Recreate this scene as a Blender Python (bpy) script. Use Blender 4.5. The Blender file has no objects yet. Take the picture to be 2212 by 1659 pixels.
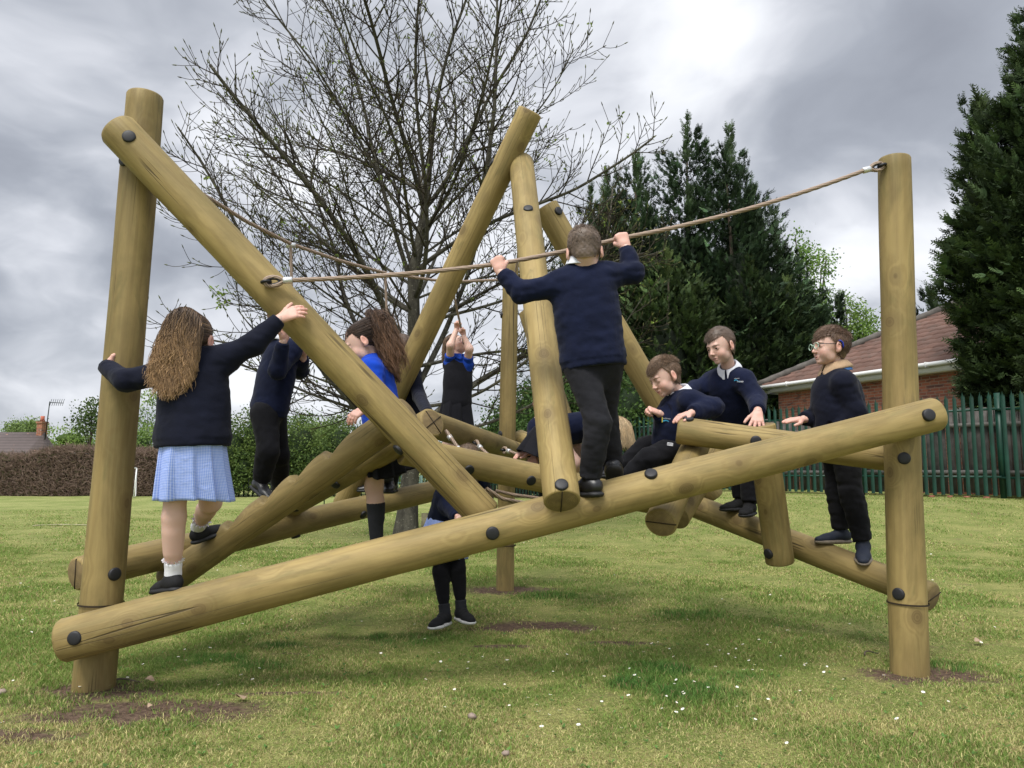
import bpy, math, random
import numpy as np
from math import radians as R, sin, cos, pi, sqrt
from mathutils import Vector, Matrix
random.seed(7)
rng = np.random.default_rng(11)
sc = bpy.context.scene
COL = sc.collection

# ---------------------------------------------------------------- camera
W0, H0, F0 = 2212.0, 1659.0, 1662.0      # the photograph's frame in the units all measurements below use
CAMH = 0.94
PITCH = math.atan((1014 - H0 / 2) / F0)
cam_d = bpy.data.cameras.new("camera")
cam_d.sensor_width = 36.0
cam_d.lens = 36.0 * F0 / W0
cam_d.clip_start = 0.05
cam_d.clip_end = 3000
cam = bpy.data.objects.new("camera", cam_d)
COL.objects.link(cam)
cam.location = (0, 0, CAMH)
cam.rotation_euler = (R(90) + PITCH, 0, 0)
sc.camera = cam

# ---------------------------------------------------------------- light
SUN_EL, SUN_AZ = 58.0, 205.0              # azimuth clockwise from +Y: behind the camera, to its left
sun_d = bpy.data.lights.new("sun", 'SUN')
sun_d.energy = 2.5
sun_d.angle = R(24)
sun_d.color = (1.0, 0.965, 0.9)
sun = bpy.data.objects.new("sun", sun_d)
COL.objects.link(sun)
_sd = Vector((sin(R(SUN_AZ)) * cos(R(SUN_EL)), cos(R(SUN_AZ)) * cos(R(SUN_EL)), sin(R(SUN_EL))))
sun.rotation_euler = _sd.to_track_quat('Z', 'Y').to_euler()
sun.location = _sd * 50

sc.view_settings.view_transform = 'Standard'
sc.view_settings.look = 'None'
sc.view_settings.exposure = 0.42
sc.view_settings.gamma = 1.0

class NT:
    """tiny helper for writing node graphs"""
    def __init__(s, tree):
        s.t = tree; s.n = tree.nodes; s.l = tree.links
    def new(s, typ, **kw):
        nd = s.n.new(typ)
        for k, v in kw.items():
            if k.startswith('_'):
                setattr(nd, k[1:], v)
        for k, v in kw.items():
            if k.startswith('_'): continue
            key = int(k[1:]) if k[0] == 'i' and k[1:].isdigit() else k.replace('__', ' ')
            s.set(nd, key, v)
        return nd
    def set(s, nd, key, v):
        inp = nd.inputs[key]
        if isinstance(v, bpy.types.NodeSocket): s.l.new(v, inp)
        elif isinstance(v, bpy.types.Node): s.l.new(v.outputs[0], inp)
        else: inp.default_value = v
    def math(s, op, a, b=0.5, c=None, clamp=False):
        nd = s.n.new('ShaderNodeMath'); nd.operation = op; nd.use_clamp = clamp
        s.set(nd, 0, a); s.set(nd, 1, b)
        if c is not None: s.set(nd, 2, c)
        return nd.outputs[0]
    def vmath(s, op, a, b=(0, 0, 0)):
        nd = s.n.new('ShaderNodeVectorMath'); nd.operation = op
        s.set(nd, 0, a)
        if op == 'SCALE': s.set(nd, 3, b)
        else: s.set(nd, 1, b)
        return nd.outputs['Value'] if op in ('LENGTH', 'DISTANCE', 'DOT_PRODUCT') else nd.outputs[0]
    def mix(s, f, a, b, mode='MIX'):
        nd = s.n.new('ShaderNodeMix'); nd.data_type = 'RGBA'; nd.blend_type = mode
        s.set(nd, 0, f)
        for k, v in ((6, a), (7, b)):
            if isinstance(v, (tuple, list)) and len(v) == 3: v = (*v, 1)
            s.set(nd, k, v)
        return nd.outputs[2]
    def noise(s, vec, scale=5, detail=4, rough=0.55, dist=0.0):
        nd = s.n.new('ShaderNodeTexNoise')
        s.set(nd, 'Vector', vec); s.set(nd, 'Scale', scale); s.set(nd, 'Detail', detail)
        s.set(nd, 'Roughness', rough); s.set(nd, 'Distortion', dist)
        return nd.outputs[0]
    def smooth(s, v, lo, hi, a=0.0, b=1.0):
        nd = s.n.new('ShaderNodeMapRange'); nd.interpolation_type = 'SMOOTHSTEP'
        s.set(nd, 0, v); s.set(nd, 1, lo); s.set(nd, 2, hi); s.set(nd, 3, a); s.set(nd, 4, b)
        return nd.outputs[0]

# ---------------------------------------------------------------- world: NISHITA daylight seen through broken overcast
w = bpy.data.worlds.new("World"); sc.world = w; w.use_nodes = True
g = NT(w.node_tree)
for nd in list(g.n): g.n.remove(nd)
out = g.new('ShaderNodeOutputWorld')
bg = g.new('ShaderNodeBackground')
g.l.new(bg.outputs[0], out.inputs[0])
bg.inputs[1].default_value = 0.1
sky = g.new('ShaderNodeTexSky', _sky_type='NISHITA', _sun_disc=False)
sky.sun_elevation = R(SUN_EL); sky.sun_rotation = R(SUN_AZ)
tc = g.new('ShaderNodeTexCoord')
dv = tc.outputs['Generated']
sx = g.new('ShaderNodeSeparateXYZ', i0=dv)
zc = g.math('MAXIMUM', sx.outputs[2], 0.0)
den = g.math('ADD', zc, 0.50)
px = g.math('DIVIDE', sx.outputs[0], den); py = g.math('DIVIDE', sx.outputs[1], den)
pl = g.new('ShaderNodeCombineXYZ', i0=px, i1=py, i2=g.math('MULTIPLY', zc, 1.6))
wv = g.new('ShaderNodeTexNoise', Vector=pl, Scale=1.6, Detail=3.0)
plw = g.vmath('ADD', pl, g.vmath('SCALE', g.vmath('SUBTRACT', wv.outputs[1], (.5, .5, .5)), .55))
n1 = g.noise(g.vmath('ADD', plw, (1.3, 4.2, 0.7)), 1.5, 5, 0.5)
n2 = g.noise(g.vmath('ADD', plw, (7.3, 2.1, 0.0)), 3.4, 5, 0.50)
n3 = g.noise(g.vmath('ADD', plw, (2.3, 9.1, 3.0)), 13.0, 4, 0.55)
cl = g.math('ADD', g.math('MULTIPLY', n1, 0.58), g.math('ADD', g.math('MULTIPLY', n2, 0.37), g.math('MULTIPLY', n3, 0.05)))
def puff(u, v, r, amt):
    # a thicker (-) or thinner (+) part of the cloud deck in the direction seen at (u,v)
    a = (u - W0_ / 2) / F0_; b_ = (H0_ / 2 - v) / F0_
    d = Vector((a, cos(PITCH_) - b_ * sin(PITCH_), sin(PITCH_) + b_ * cos(PITCH_))).normalized()
    global cl
    dot = g.vmath('DOT_PRODUCT', g.vmath('NORMALIZE', g.vmath('ADD', dv, g.vmath('SCALE', g.vmath('SUBTRACT', wv.outputs[1], (.5, .5, .5)), .22))), tuple(d))
    cl = g.math('ADD', cl, g.smooth(dot, cos(R(r)), cos(R(r * .15)), 0.0, amt * .72))
W0_, H0_, F0_, PITCH_ = W0, H0, F0, PITCH
for q_ in ((1850, 230, 13, -.075), (1640, 330, 8, -.05), (1950, 60, 12, -.05), (150, 120, 12, -.045), (230, 470, 9, -.06), (120, 740, 16, -.085), (700, 830, 14, -.05), (420, 640, 9, -.04),
           (40, 560, 7, .085), (230, 610, 6, .05), (60, 830, 5, .05), (420, 260, 14, .035), (1330, 120, 16, .055), (1560, 180, 7, .05), (1980, 560, 9, .08), (1800, 520, 6, .06), (860, 650, 16, .07), (960, 300, 12, .03), (1700, 30, 6, .04), (600, 80, 10, .03), (1120, 800, 8, .03)):
    puff(*q_)
ramp = g.new('ShaderNodeValToRGB', i0=cl)
cr = ramp.color_ramp
cr.elements[0].position = 0.36; cr.elements[0].color = (0.30, 0.32, 0.37, 1)
cr.elements[1].position = 0.64; cr.elements[1].color = (0.95, 0.96, 1.0, 1)
for p_, c_ in ((0.43, (0.375, 0.40, 0.455, 1)), (0.485, (0.50, 0.525, 0.58, 1)), (0.54, (0.68, 0.70, 0.755, 1)), (0.59, (0.83, 0.85, 0.895, 1))):
    e = cr.elements.new(p_); e.color = c_
# sky brightness raised overhead and behind the camera, mostly unseen, to lift scene light
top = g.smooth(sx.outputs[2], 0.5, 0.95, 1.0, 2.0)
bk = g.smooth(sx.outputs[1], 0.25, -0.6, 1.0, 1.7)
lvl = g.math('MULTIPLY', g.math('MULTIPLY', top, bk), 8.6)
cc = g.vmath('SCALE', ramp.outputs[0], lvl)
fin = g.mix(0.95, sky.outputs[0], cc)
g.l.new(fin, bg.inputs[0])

# ---------------------------------------------------------------- measuring helper
S = 0.87                                   # my depth estimates -> metres
def P(u, v, Y, s=S):
    """point seen at photo position (u,v) standing in the vertical plane Y (Y in estimate units)"""
    a = (u - W0 / 2) / F0; b = (H0 / 2 - v) / F0
    dy = cos(PITCH) - b * sin(PITCH); dz = sin(PITCH) + b * cos(PITCH)
    t = Y * s / dy
    return np.array([a * t, Y * s, CAMH + dz * t])
def PM(u, v, Y): return P(u, v, Y, 1.0)

def smooth01(t):
    t = np.clip(t, 0, 1); return t * t * (3 - 2 * t)
def gz(x, y):
    """ground height"""
    x = np.asarray(x, float); y = np.asarray(y, float)
    rise = 0.38 * smooth01((y - 8.5) / 6.5) * smooth01((x + 0.5 - (y - 15) * .05) / 3.5)
    bump = 0.012 * np.sin(x * 2.1 + 1) * np.sin(y * 1.7) + 0.008 * np.sin(x * 4.3 + y * 3.1)
    return rise + bump * smooth01((y - 1) / 3)

# ---------------------------------------------------------------- object helpers
def tag(o, label=None, cat=None, group=None, kind=None):
    if label: o['label'] = label
    if cat: o['category'] = cat
    if group: o['group'] = group
    if kind: o['kind'] = kind
    return o
def empty(name, loc, label=None, cat=None, group=None, kind=None):
    o = bpy.data.objects.new(name, None); COL.objects.link(o)
    o.location = Vector(loc); o.empty_display_size = 0.1
    return tag(o, label, cat, group, kind)
def mk(name, V, F, mats, parent=None, col=None, uv=None, smooth=False, midx=None, matrix=None, attrs=None):
    """link one mesh object; V and F in world coordinates unless matrix is given"""
    V = np.asarray(V, np.float32).reshape(-1, 3)
    Fs = F if isinstance(F, (list, tuple)) and len(F) and isinstance(F[0], np.ndarray) and F[0].ndim == 2 else [np.asarray(F)]
    Fs = [f for f in Fs if len(f)]
    me = bpy.data.meshes.new(name)
    nl = sum(f.size for f in Fs); npoly = sum(len(f) for f in Fs)
    me.vertices.add(len(V)); me.loops.add(nl); me.polygons.add(npoly)
    if matrix is None and parent is not None:
        off = np.array(parent_loc(parent), np.float32)
        V = V - off
    me.vertices.foreach_set('co', V.ravel())
    loops = np.concatenate([f.ravel() for f in Fs]).astype(np.int32)
    me.loops.foreach_set('vertex_index', loops)
    starts = []; tot = []; k = 0
    for f in Fs:
        n = f.shape[1]
        starts.append(k + np.arange(len(f)) * n); tot.append(np.full(len(f), n)); k += f.size
    me.polygons.foreach_set('loop_start', np.concatenate(starts).astype(np.int32))
    me.polygons.foreach_set('loop_total', np.concatenate(tot).astype(np.int32))
    if smooth: me.polygons.foreach_set('use_smooth', np.ones(npoly, bool))
    if midx is not None: me.polygons.foreach_set('material_index', np.asarray(midx, np.int32))
    for m in (mats if isinstance(mats, (list, tuple)) else [mats]): me.materials.append(m)
    if uv is not None:
        l = me.uv_layers.new(name='UVMap'); l.data.foreach_set('uv', np.asarray(uv, np.float32)[loops].ravel())
    if col is not None:
        c = np.ones((len(V), 4), np.float32); c[:, :3] = col
        at = me.color_attributes.new('Col', 'FLOAT_COLOR', 'POINT'); at.data.foreach_set('color', c.ravel())
    me.update(calc_edges=True); me.validate()
    o = bpy.data.objects.new(name, me); COL.objects.link(o)
    if parent is not None: o.parent = parent
    if matrix is not None: o.matrix_basis = matrix
    return o
def parent_loc(p):
    l = Vector((0, 0, 0))
    while p is not None:
        l = l + p.location
        p = p.parent
    return l
class MB:
    """collects pieces into one mesh"""
    def __init__(s): s.V = []; s.Q = []; s.T = []; s.C = []; s.n = 0; s.mq = []; s.mt = []; s.U = []
    def add(s, V, Q=None, T=None, col=None, mi=0, uv=None):
        V = np.asarray(V, float).reshape(-1, 3)
        if Q is not None and len(Q):
            Q = np.asarray(Q); s.Q.append(Q + s.n); s.mq.append(np.full(len(Q), mi))
        if T is not None and len(T):
            T = np.asarray(T); s.T.append(T + s.n); s.mt.append(np.full(len(T), mi))
        s.V.append(V); s.n += len(V)
        c = np.ones((len(V), 3)); 
        if col is not None: c[:] = col
        s.C.append(c)
        s.U.append(np.zeros((len(V), 2)) if uv is None else np.asarray(uv, float))
        return s
    def box(s, c, size, Rm=None, mi=0, col=None):
        c = np.asarray(c, float); h = np.asarray(size, float) / 2
        v = np.array([[x, y, z] for x in (-1, 1) for y in (-1, 1) for z in (-1, 1)]) * h
        if Rm is not None: v = v @ np.asarray(Rm)
        q = [[0, 1, 3, 2], [4, 6, 7, 5], [0, 4, 5, 1], [2, 3, 7, 6], [0, 2, 6, 4], [1, 5, 7, 3]]
        return s.add(v + c, q, mi=mi, col=col)
    def tube(s, pts, rad, n=8, mi=0, col=None, closed=True):
        pts = np.asarray(pts, float); m = len(pts); rad = np.broadcast_to(rad, (m,))
        t = np.gradient(pts, axis=0); t /= np.linalg.norm(t, axis=1)[:, None] + 1e-12
        ref = np.array([0, 0, 1.]) if abs(t[0][2]) < .9 else np.array([1., 0, 0])
        u = np.cross(t, ref); u /= np.linalg.norm(u, axis=1)[:, None] + 1e-12
        for i in range(1, m):
            if np.dot(u[i], u[i-1]) < 0: u[i] = -u[i]
        v = np.cross(t, u)
        a = np.arange(n) * 2 * pi / n
        ring = pts[:, None] + rad[:, None, None] * (u[:, None] * np.cos(a)[None, :, None] + v[:, None] * np.sin(a)[None, :, None])
        i = np.arange(m - 1)[:, None] * n; j = np.arange(n)[None]; j2 = (j + 1) % n
        q = np.stack([i + j, i + j2, i + n + j2, i + n + j], -1).reshape(-1, 4)
        V = ring.reshape(-1, 3); T = []
        if closed:
            V = np.vstack([V, pts[0], pts[-1]])
            k0 = m * n; k1 = k0 + 1
            T = [[k0, (b + 1) % n, b] for b in range(n)] + [[k1, (m-1)*n + b, (m-1)*n + (b + 1) % n] for b in range(n)]
        return s.add(V, q, T, mi=mi, col=col)
    def build(s, name, mats, parent=None, smooth=False, use_col=False, use_uv=False):
        F = []; mi = []
        if s.Q: F.append(np.vstack(s.Q)); mi.append(np.concatenate(s.mq))
        if s.T: F.append(np.vstack(s.T)); mi.append(np.concatenate(s.mt))
        return mk(name, np.vstack(s.V), F, mats, parent, col=np.vstack(s.C) if use_col else None,
                  uv=np.vstack(s.U) if use_uv else None, smooth=smooth, midx=np.concatenate(mi))

def strands(P3, rad, sides=3):
    """P3 (N,M,3) polylines, rad (N,M) -> verts, quads: many thin tapered tubes at once"""
    N, M, _ = P3.shape
    t = np.gradient(P3, axis=1); t /= np.linalg.norm(t, axis=2)[..., None] + 1e-12
    ref = np.where(np.abs(t[..., 2:3]) < .9, np.array([0, 0, 1.]), np.array([1., 0, 0]))
    u = np.cross(t, ref); u /= np.linalg.norm(u, axis=2)[..., None] + 1e-12
    v = np.cross(t, u)
    a = np.arange(sides) * 2 * pi / sides
    ring = P3[:, :, None] + rad[:, :, None, None] * (u[:, :, None] * np.cos(a)[:, None] + v[:, :, None] * np.sin(a)[:, None])
    V = ring.reshape(-1, 3)
    i = (np.arange(N) * M * sides)[:, None, None]; m = (np.arange(M - 1) * sides)[None, :, None]; j = np.arange(sides)[None, None]
    j2 = (j + 1) % sides
    q = np.stack([i + m + j, i + m + j2, i + m + sides + j2, i + m + sides + j], -1).reshape(-1, 4)
    return V, q

# ---------------------------------------------------------------- materials
def new_mat(name):
    m = bpy.data.materials.new(name); m.use_nodes = True
    t = NT(m.node_tree); b = m.node_tree.nodes['Principled BSDF']
    return m, t, b
def simple(name, col, rough=0.6, bump=0.0, bscale=200, spec=0.4, var=0.0, vscale=8, metal=0.0, sheen=0.0):
    m, t, b = new_mat(name)
    b.inputs['Roughness'].default_value = rough
    b.inputs['Specular IOR Level'].default_value = spec
    b.inputs['Metallic'].default_value = metal
    if sheen: b.inputs['Sheen Weight'].default_value = sheen; b.inputs['Sheen Roughness'].default_value = .6
    tcn = t.new('ShaderNodeTexCoord').outputs['Object']
    if var:
        n = t.noise(tcn, vscale, 4, .6)
        t.l.new(t.mix(t.smooth(n, .3, .7), tuple(c * (1 - var) for c in col), tuple(min(1, c * (1 + var)) for c in col)), b.inputs['Base Color'])
    else: b.inputs['Base Color'].default_value = (*col, 1)
    if bump:
        bp = t.new('ShaderNodeBump', Strength=bump, Distance=0.002, Height=t.noise(tcn, bscale, 3, .6))
        t.l.new(bp.outputs[0], b.inputs['Normal'])
    return m
def attr_mat(name, rough=0.7, spec=0.3, mul=1.0, trans=0.0, sss=0.0, bump=0, bscale=100, rough_var=0):
    """base colour from the mesh's own per-vertex colours"""
    m, t, b = new_mat(name)
    a = t.new('ShaderNodeAttribute', _attribute_name='Col')
    t.l.new(a.outputs['Color'], b.inputs['Base Color'])
    b.inputs['Roughness'].default_value = rough
    b.inputs['Specular IOR Level'].default_value = spec
    if sss:
        b.inputs['Subsurface Weight'].default_value = sss
        b.inputs['Subsurface Radius'].default_value = (1.0, .35, .2)
        b.inputs['Subsurface Scale'].default_value = .006
    if trans:
        tr = t.new('ShaderNodeBsdfTranslucent'); t.l.new(a.outputs['Color'], tr.inputs[0])
        mx = t.new('ShaderNodeMixShader', i0=trans); t.l.new(b.outputs[0], mx.inputs[1]); t.l.new(tr.outputs[0], mx.inputs[2])
        t.l.new(mx.outputs[0], t.n['Material Output'].inputs[0])
    if bump:
        tcn = t.new('ShaderNodeTexCoord').outputs['Object']
        bp = t.new('ShaderNodeBump', Strength=bump, Distance=0.002, Height=t.noise(tcn, bscale, 3, .6))
        t.l.new(bp.outputs[0], b.inputs['Normal'])
    return m

def make_wood():
    m, t, b = new_mat('treated_pine')
    oc = t.new('ShaderNodeTexCoord').outputs['Object']
    oi = t.new('ShaderNodeObjectInfo').outputs['Random']
    off = t.new('ShaderNodeCombineXYZ', i0=t.math('MULTIPLY', oi, 37.0), i1=t.math('MULTIPLY', oi, 91.0), i2=t.math('MULTIPLY', oi, 53.0))
    # knots: nearest feature point of a 3D Voronoi field inside the trunk
    vc = t.vmath('MULTIPLY', t.vmath('ADD', oc, off), (1, 1, .75))
    vo = t.new('ShaderNodeTexVoronoi', Vector=vc, Scale=5.6)
    kd = vo.outputs['Distance']
    kn = t.smooth(kd, 0.12, 0.42, 1.0, 0.0)
    wob = t.noise(t.vmath('MULTIPLY', oc, (9, 9, 2.2)), 1.0, 3, .5)
    gc = t.vmath('MULTIPLY', t.vmath('ADD', oc, off), (7.0, 7.0, .55))
    gc = t.vmath('ADD', gc, t.vmath('SCALE', vo.outputs['Color'], t.math('MULTIPLY', kn, .25)))
    n = t.noise(gc, 1.0, 2, .5, .15)
    rings = t.math('SINE', t.math('ADD', t.math('MULTIPLY', n, 70.0), t.math('MULTIPLY', kn, 9.0)))
    rings = t.smooth(rings, -1, 1)
    fine = t.noise(t.vmath('MULTIPLY', t.vmath('ADD', oc, off), (150, 150, 5)), 1.0, 3, .6)
    blot = t.noise(t.vmath('MULTIPLY', t.vmath('ADD', oc, off), (5, 5, 1.7)), 1.0, 5, .62, .4)
    blot2 = t.noise(t.vmath('MULTIPLY', t.vmath('ADD', oc, off), (9, 9, 2.2)), 1.3, 5, .65, .8)
    c = t.mix(t.smooth(blot, .32, .68), (.185, .138, .050), (.338, .248, .094))
    c = t.mix(t.math('MULTIPLY', t.smooth(blot2, .52, .70), .6), c, (.150, .125, .044))
    sm = t.noise(t.vmath('MULTIPLY', t.vmath('ADD', oc, off), (10, 10, 1.1)), 1.0, 6, .72, .6)
    c = t.mix(t.math('MULTIPLY', t.smooth(sm, .60, .68), .42), c, (.115, .095, .045))
    c = t.mix(t.math('MULTIPLY', rings, .26), c, (.150, .095, .030))
    c = t.mix(t.math('MULTIPLY', t.smooth(fine, .35, .75), .16), c, (.40, .30, .125))
    kr = t.math('SINE', t.math('MULTIPLY', kd, 150.0))
    kcore = t.smooth(kd, 0.13, 0.155, 1.0, 0.0)
    c = t.mix(t.math('MULTIPLY', kcore, t.smooth(kr, -1, 1, .6, 1.0)), c, (.085, .052, .020))
    halo = t.math('MULTIPLY', t.smooth(kd, .155, .29, 1, 0), .6)
    c = t.mix(halo, c, (.19, .135, .052))
    # drying checks
    ck = t.noise(t.vmath('MULTIPLY', t.vmath('ADD', oc, off), (20, 20, .16)), 1.0, 1.0, .4, .05)
    ln = t.math('ABSOLUTE', t.math('SUBTRACT', ck, .5))
    msk = t.smooth(t.noise(t.vmath('MULTIPLY', t.vmath('ADD', oc, off), (3, 3, 1.2)), 1.3, 2, .5), .49, .55)
    crack = t.math('MULTIPLY', t.smooth(ln, .003, .008, 1.0, 0.0), msk)
    c = t.mix(t.math('MULTIPLY', crack, .85), c, (.055, .038, .016))
    # grime on upward faces where shoes and rain go
    geo = t.new('ShaderNodeNewGeometry')
    up = t.new('ShaderNodeSeparateXYZ', i0=geo.outputs['Normal']).outputs[2]
    dn = t.noise(t.vmath('MULTIPLY', oc, (14, 14, 6)), 1.0, 5, .7)
    gr = t.math('MULTIPLY', t.smooth(up, .55, .95), t.smooth(dn, .42, .68, 0, .38))
    c = t.mix(gr, c, (.15, .12, .075))
    tone = t.smooth(oi, 0, 1, .88, 1.12)
    c = t.vmath('SCALE', c, tone)
    t.l.new(c, b.inputs['Base Color'])
    b.inputs['Roughness'].default_value = .62
    b.inputs['Specular IOR Level'].default_value = .32
    h = t.math('ADD', t.math('MULTIPLY', fine, .25), t.math('MULTIPLY', crack, -1.6))
    h = t.math('ADD', h, t.math('MULTIPLY', rings, .12))
    bp = t.new('ShaderNodeBump', Strength=.55, Distance=.003, Height=h)
    t.l.new(bp.outputs[0], b.inputs['Normal'])
    # cut ends
    m2, t, b = new_mat('pine_end_grain')
    oc = t.new('ShaderNodeTexCoord').outputs['Object']
    oi = t.new('ShaderNodeObjectInfo').outputs['Random']
    xy = t.vmath('MULTIPLY', oc, (1, 1, 0))
    d = t.vmath('LENGTH', t.vmath('ADD', xy, (.006, -.004, 0)))
    wn = t.noise(oc, 18, 3, .5)
    rg = t.smooth(t.math('SINE', t.math('ADD', t.math('MULTIPLY', d, 900.0), t.math('MULTIPLY', wn, 7.0))), -1, 1)
    big = t.noise(oc, 22, 4, .6)
    c = t.mix(t.smooth(big, .35, .7), (.17, .12, .052), (.26, .185, .08))
    c = t.mix(t.math('MULTIPLY', rg, .45), c, (.13, .085, .035))
    c = t.mix(t.smooth(d, .012, .03, .35, 0), c, (.12, .08, .04))
    c = t.mix(t.smooth(d, .062, .082, 0, .35), c, (.17, .145, .05))
    t.l.new(c, b.inputs['Base Color']); b.inputs['Roughness'].default_value = .75
    bp = t.new('ShaderNodeBump', Strength=.4, Distance=.002, Height=rg); t.l.new(bp.outputs[0], b.inputs['Normal'])
    return m, m2
WOOD, WOODEND = make_wood()
M = {}
M['cap'] = simple('black_plastic_cap', (.010, .010, .012), .55, spec=.5, bump=.1, bscale=90)
M['kerf'] = simple('saw_kerf', (.03, .02, .01), .9)
M['steel'] = simple('pressed_aluminium', (.62, .62, .62), .35, metal=.6, bump=.1)
M['eye'] = simple('black_forged_steel', (.02, .02, .022), .38, metal=.4)
M['rubber'] = simple('black_rubber_grip', (.012, .012, .013), .5, bump=.3)
def rope_mat():
    m, t, b = new_mat('beige_rope')
    oc = t.new('ShaderNodeTexCoord').outputs['Object']
    n = t.noise(oc, 60, 4, .6)
    uvn = t.new('ShaderNodeUVMap').outputs[0]
    s_ = t.new('ShaderNodeSeparateXYZ', i0=uvn)
    st = t.smooth(s_.outputs[0], 0, 1)
    c = t.mix(st, (.14, .095, .065), (.40, .30, .225))
    c = t.mix(t.smooth(n, .4, .7, 0, .35), c, (.25, .18, .13))
    t.l.new(c, b.inputs['Base Color']); b.inputs['Roughness'].default_value = .7
    return m
M['rope'] = rope_mat()
# ================================================================ ground
def soil_spots():
    A_ = P(205, 1462, 3.97); B_ = P(1965, 1437, 4.25); C_ = P(1092, 1262, 7.15)
    return [(A_[0] - .0, A_[1] - .08, .36, .24), (B_[0] + .06, B_[1] - .05, .36, .20), (C_[0] + .05, C_[1] - .02, .50, .22),
            (P(1160, 1360, 5.0)[0], .94 / (346 / F0) , .36, .17), (A_[0] + .35, A_[1] - .42, .55, .13), (A_[0]+.02, A_[1]-.62, .30, .10)]
SOIL = soil_spots()
def gpt(u, v):
    """point of flat ground seen at (u,v)"""
    a = P(u, v, 1.0); o = np.array([0, 0, CAMH]); d = a - o; t = -CAMH / d[2]; return o + d * t
SOIL[3] = (*gpt(1160, 1360)[:2], .46, .24)
SOIL.append((*gpt(1330, 1392)[:2], .30, .07)); SOIL.append((*gpt(620, 1500)[:2], .28, .035))
SOIL.append((*gpt(1100, 1400)[:2], .25, .04))
SOIL.append((*gpt(340, 1535)[:2], .55, .16)); SOIL.append((*gpt(200, 1500)[:2], .45, .12)); SOIL.append((*gpt(640, 1412)[:2], .14, .02))
def ground_mat():
    m, t, b = new_mat('mown_lawn')
    oc = t.new('ShaderNodeTexCoord').outputs['Object']
    big = t.noise(oc, .55, 4, .6); mid = t.noise(oc, 2.6, 5, .65, .5); fine = t.noise(oc, 34, 4, .7); vf = t.noise(oc, 160, 3, .7)
    far = t.smooth(t.new('ShaderNodeSeparateXYZ', i0=oc).outputs[1], 5, 22)
    g1 = t.mix(t.smooth(mid, .35, .66), (.155, .195, .047), (.295, .288, .098))
    g1 = t.mix(t.math('MULTIPLY', t.smooth(fine, .45, .72), .6), g1, (.30, .26, .12))
    g1 = t.mix(t.math('MULTIPLY', t.smooth(vf, .4, .7), .35), g1, (.07, .10, .025))
    farc = t.mix(t.smooth(t.noise(oc, .9, 5, .6), .35, .65), (.190, .228, .066), (.300, .308, .115))
    farc = t.mix(t.smooth(t.noise(oc, 9, 4, .7), .4, .75, 0, .35), farc, (.14, .17, .05))
    c = t.mix(far, g1, farc)
    hf = t.math('ADD', t.math('MULTIPLY', t.noise(oc, 70, 3, .8), .5), t.math('MULTIPLY', t.noise(t.vmath('MULTIPLY', oc, (1, .6, 1)), 210, 2, .8), .5))
    c = t.vmath('SCALE', c, t.smooth(hf, .36, .64, .50, 1.42))
    soil = None
    dn = t.noise(oc, 7, 4, .65)
    dn2 = t.math('MULTIPLY', t.math('SUBTRACT', t.math('ADD', t.math('MULTIPLY', dn, .5), t.math('MULTIPLY', t.noise(oc, 24, 4, .7), .5)), .5), 2.4)
    for (x, y, rx, ry) in SOIL:
        q = t.vmath('MULTIPLY', t.vmath('SUBTRACT', oc, (x, y, 0)), (1 / rx, 1 / ry, 0))
        e = t.math('SUBTRACT', 1.0, t.vmath('LENGTH', q))
        soil = e if soil is None else t.math('MAXIMUM', soil, e)
    sm = t.smooth(t.math('ADD', soil, dn2), -.15, .45)
    sc_ = t.mix(t.smooth(t.noise(oc, 45, 6, .8), .3, .7), (.045, .029, .020), (.19, .13, .092))
    c = t.mix(sm, c, sc_)
    # worn little bare places
    bare = t.math('MULTIPLY', t.smooth(t.noise(t.vmath('ADD', oc, (11, 3, 0)), 3.1, 4, .6), .60, .70), .55)
    c = t.mix(bare, c, (.16, .115, .07))
    t.l.new(c, b.inputs['Base Color']); b.inputs['Roughness'].default_value = .95
    b.inputs['Specular IOR Level'].default_value = .1
    h = t.math('ADD', t.math('MULTIPLY', fine, .6), t.math('MULTIPLY', vf, .5))
    bp = t.new('ShaderNodeBump', Strength=.9, Distance=.02, Height=h); t.l.new(bp.outputs[0], b.inputs['Normal'])
    return m
xs = np.concatenate([[-900, -300, -120, -60], np.arange(-36, 36.1, .6), [60, 120, 300, 900]])
ys = np.concatenate([[-40, -10], np.arange(-2, 34.1, .5), [50, 90, 200, 500, 1500]])
gx, gy = np.meshgrid(xs, ys, indexing='ij')
gV = np.stack([gx, gy, gz(gx, gy)], -1).reshape(-1, 3)
ny_ = len(ys); ii, jj = np.meshgrid(np.arange(len(xs) - 1), np.arange(ny_ - 1), indexing='ij')
gq = np.stack([ii * ny_ + jj, (ii + 1) * ny_ + jj, (ii + 1) * ny_ + jj + 1, ii * ny_ + jj + 1], -1).reshape(-1, 4)
ground = mk('ground', gV, gq, [ground_mat()], smooth=True); tag(ground, kind='structure')
# pale worn strip across the far field
def strip(u0, u1, v, wdt):
    a = gpt(u0, v); b_ = gpt(u1, v - 1); t = np.linspace(0, 1, 30)
    c = a[None] * (1 - t[:, None]) + b_[None] * t[:, None]
    wv = wdt * (.6 + .4 * np.sin(t * 23) * np.sin(t * 7 + 1)); wv[0] = wv[-1] = .03
    V = np.vstack([c + np.array([0, -1, 0]) * wv[:, None] / 2, c + np.array([0, 1, 0]) * wv[:, None] / 2]); V[:, 2] = gz(V[:, 0], V[:, 1]) + .012
    j = np.arange(29); q = np.stack([j, j + 1, 31 + j, 30 + j], -1)
    return mk('worn_path', V, q, [simple('pale_worn_earth', (.36, .31, .2), .95, var=.2, vscale=5)])
tag(strip(70, 210, 1136, .16), kind='structure')

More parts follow.
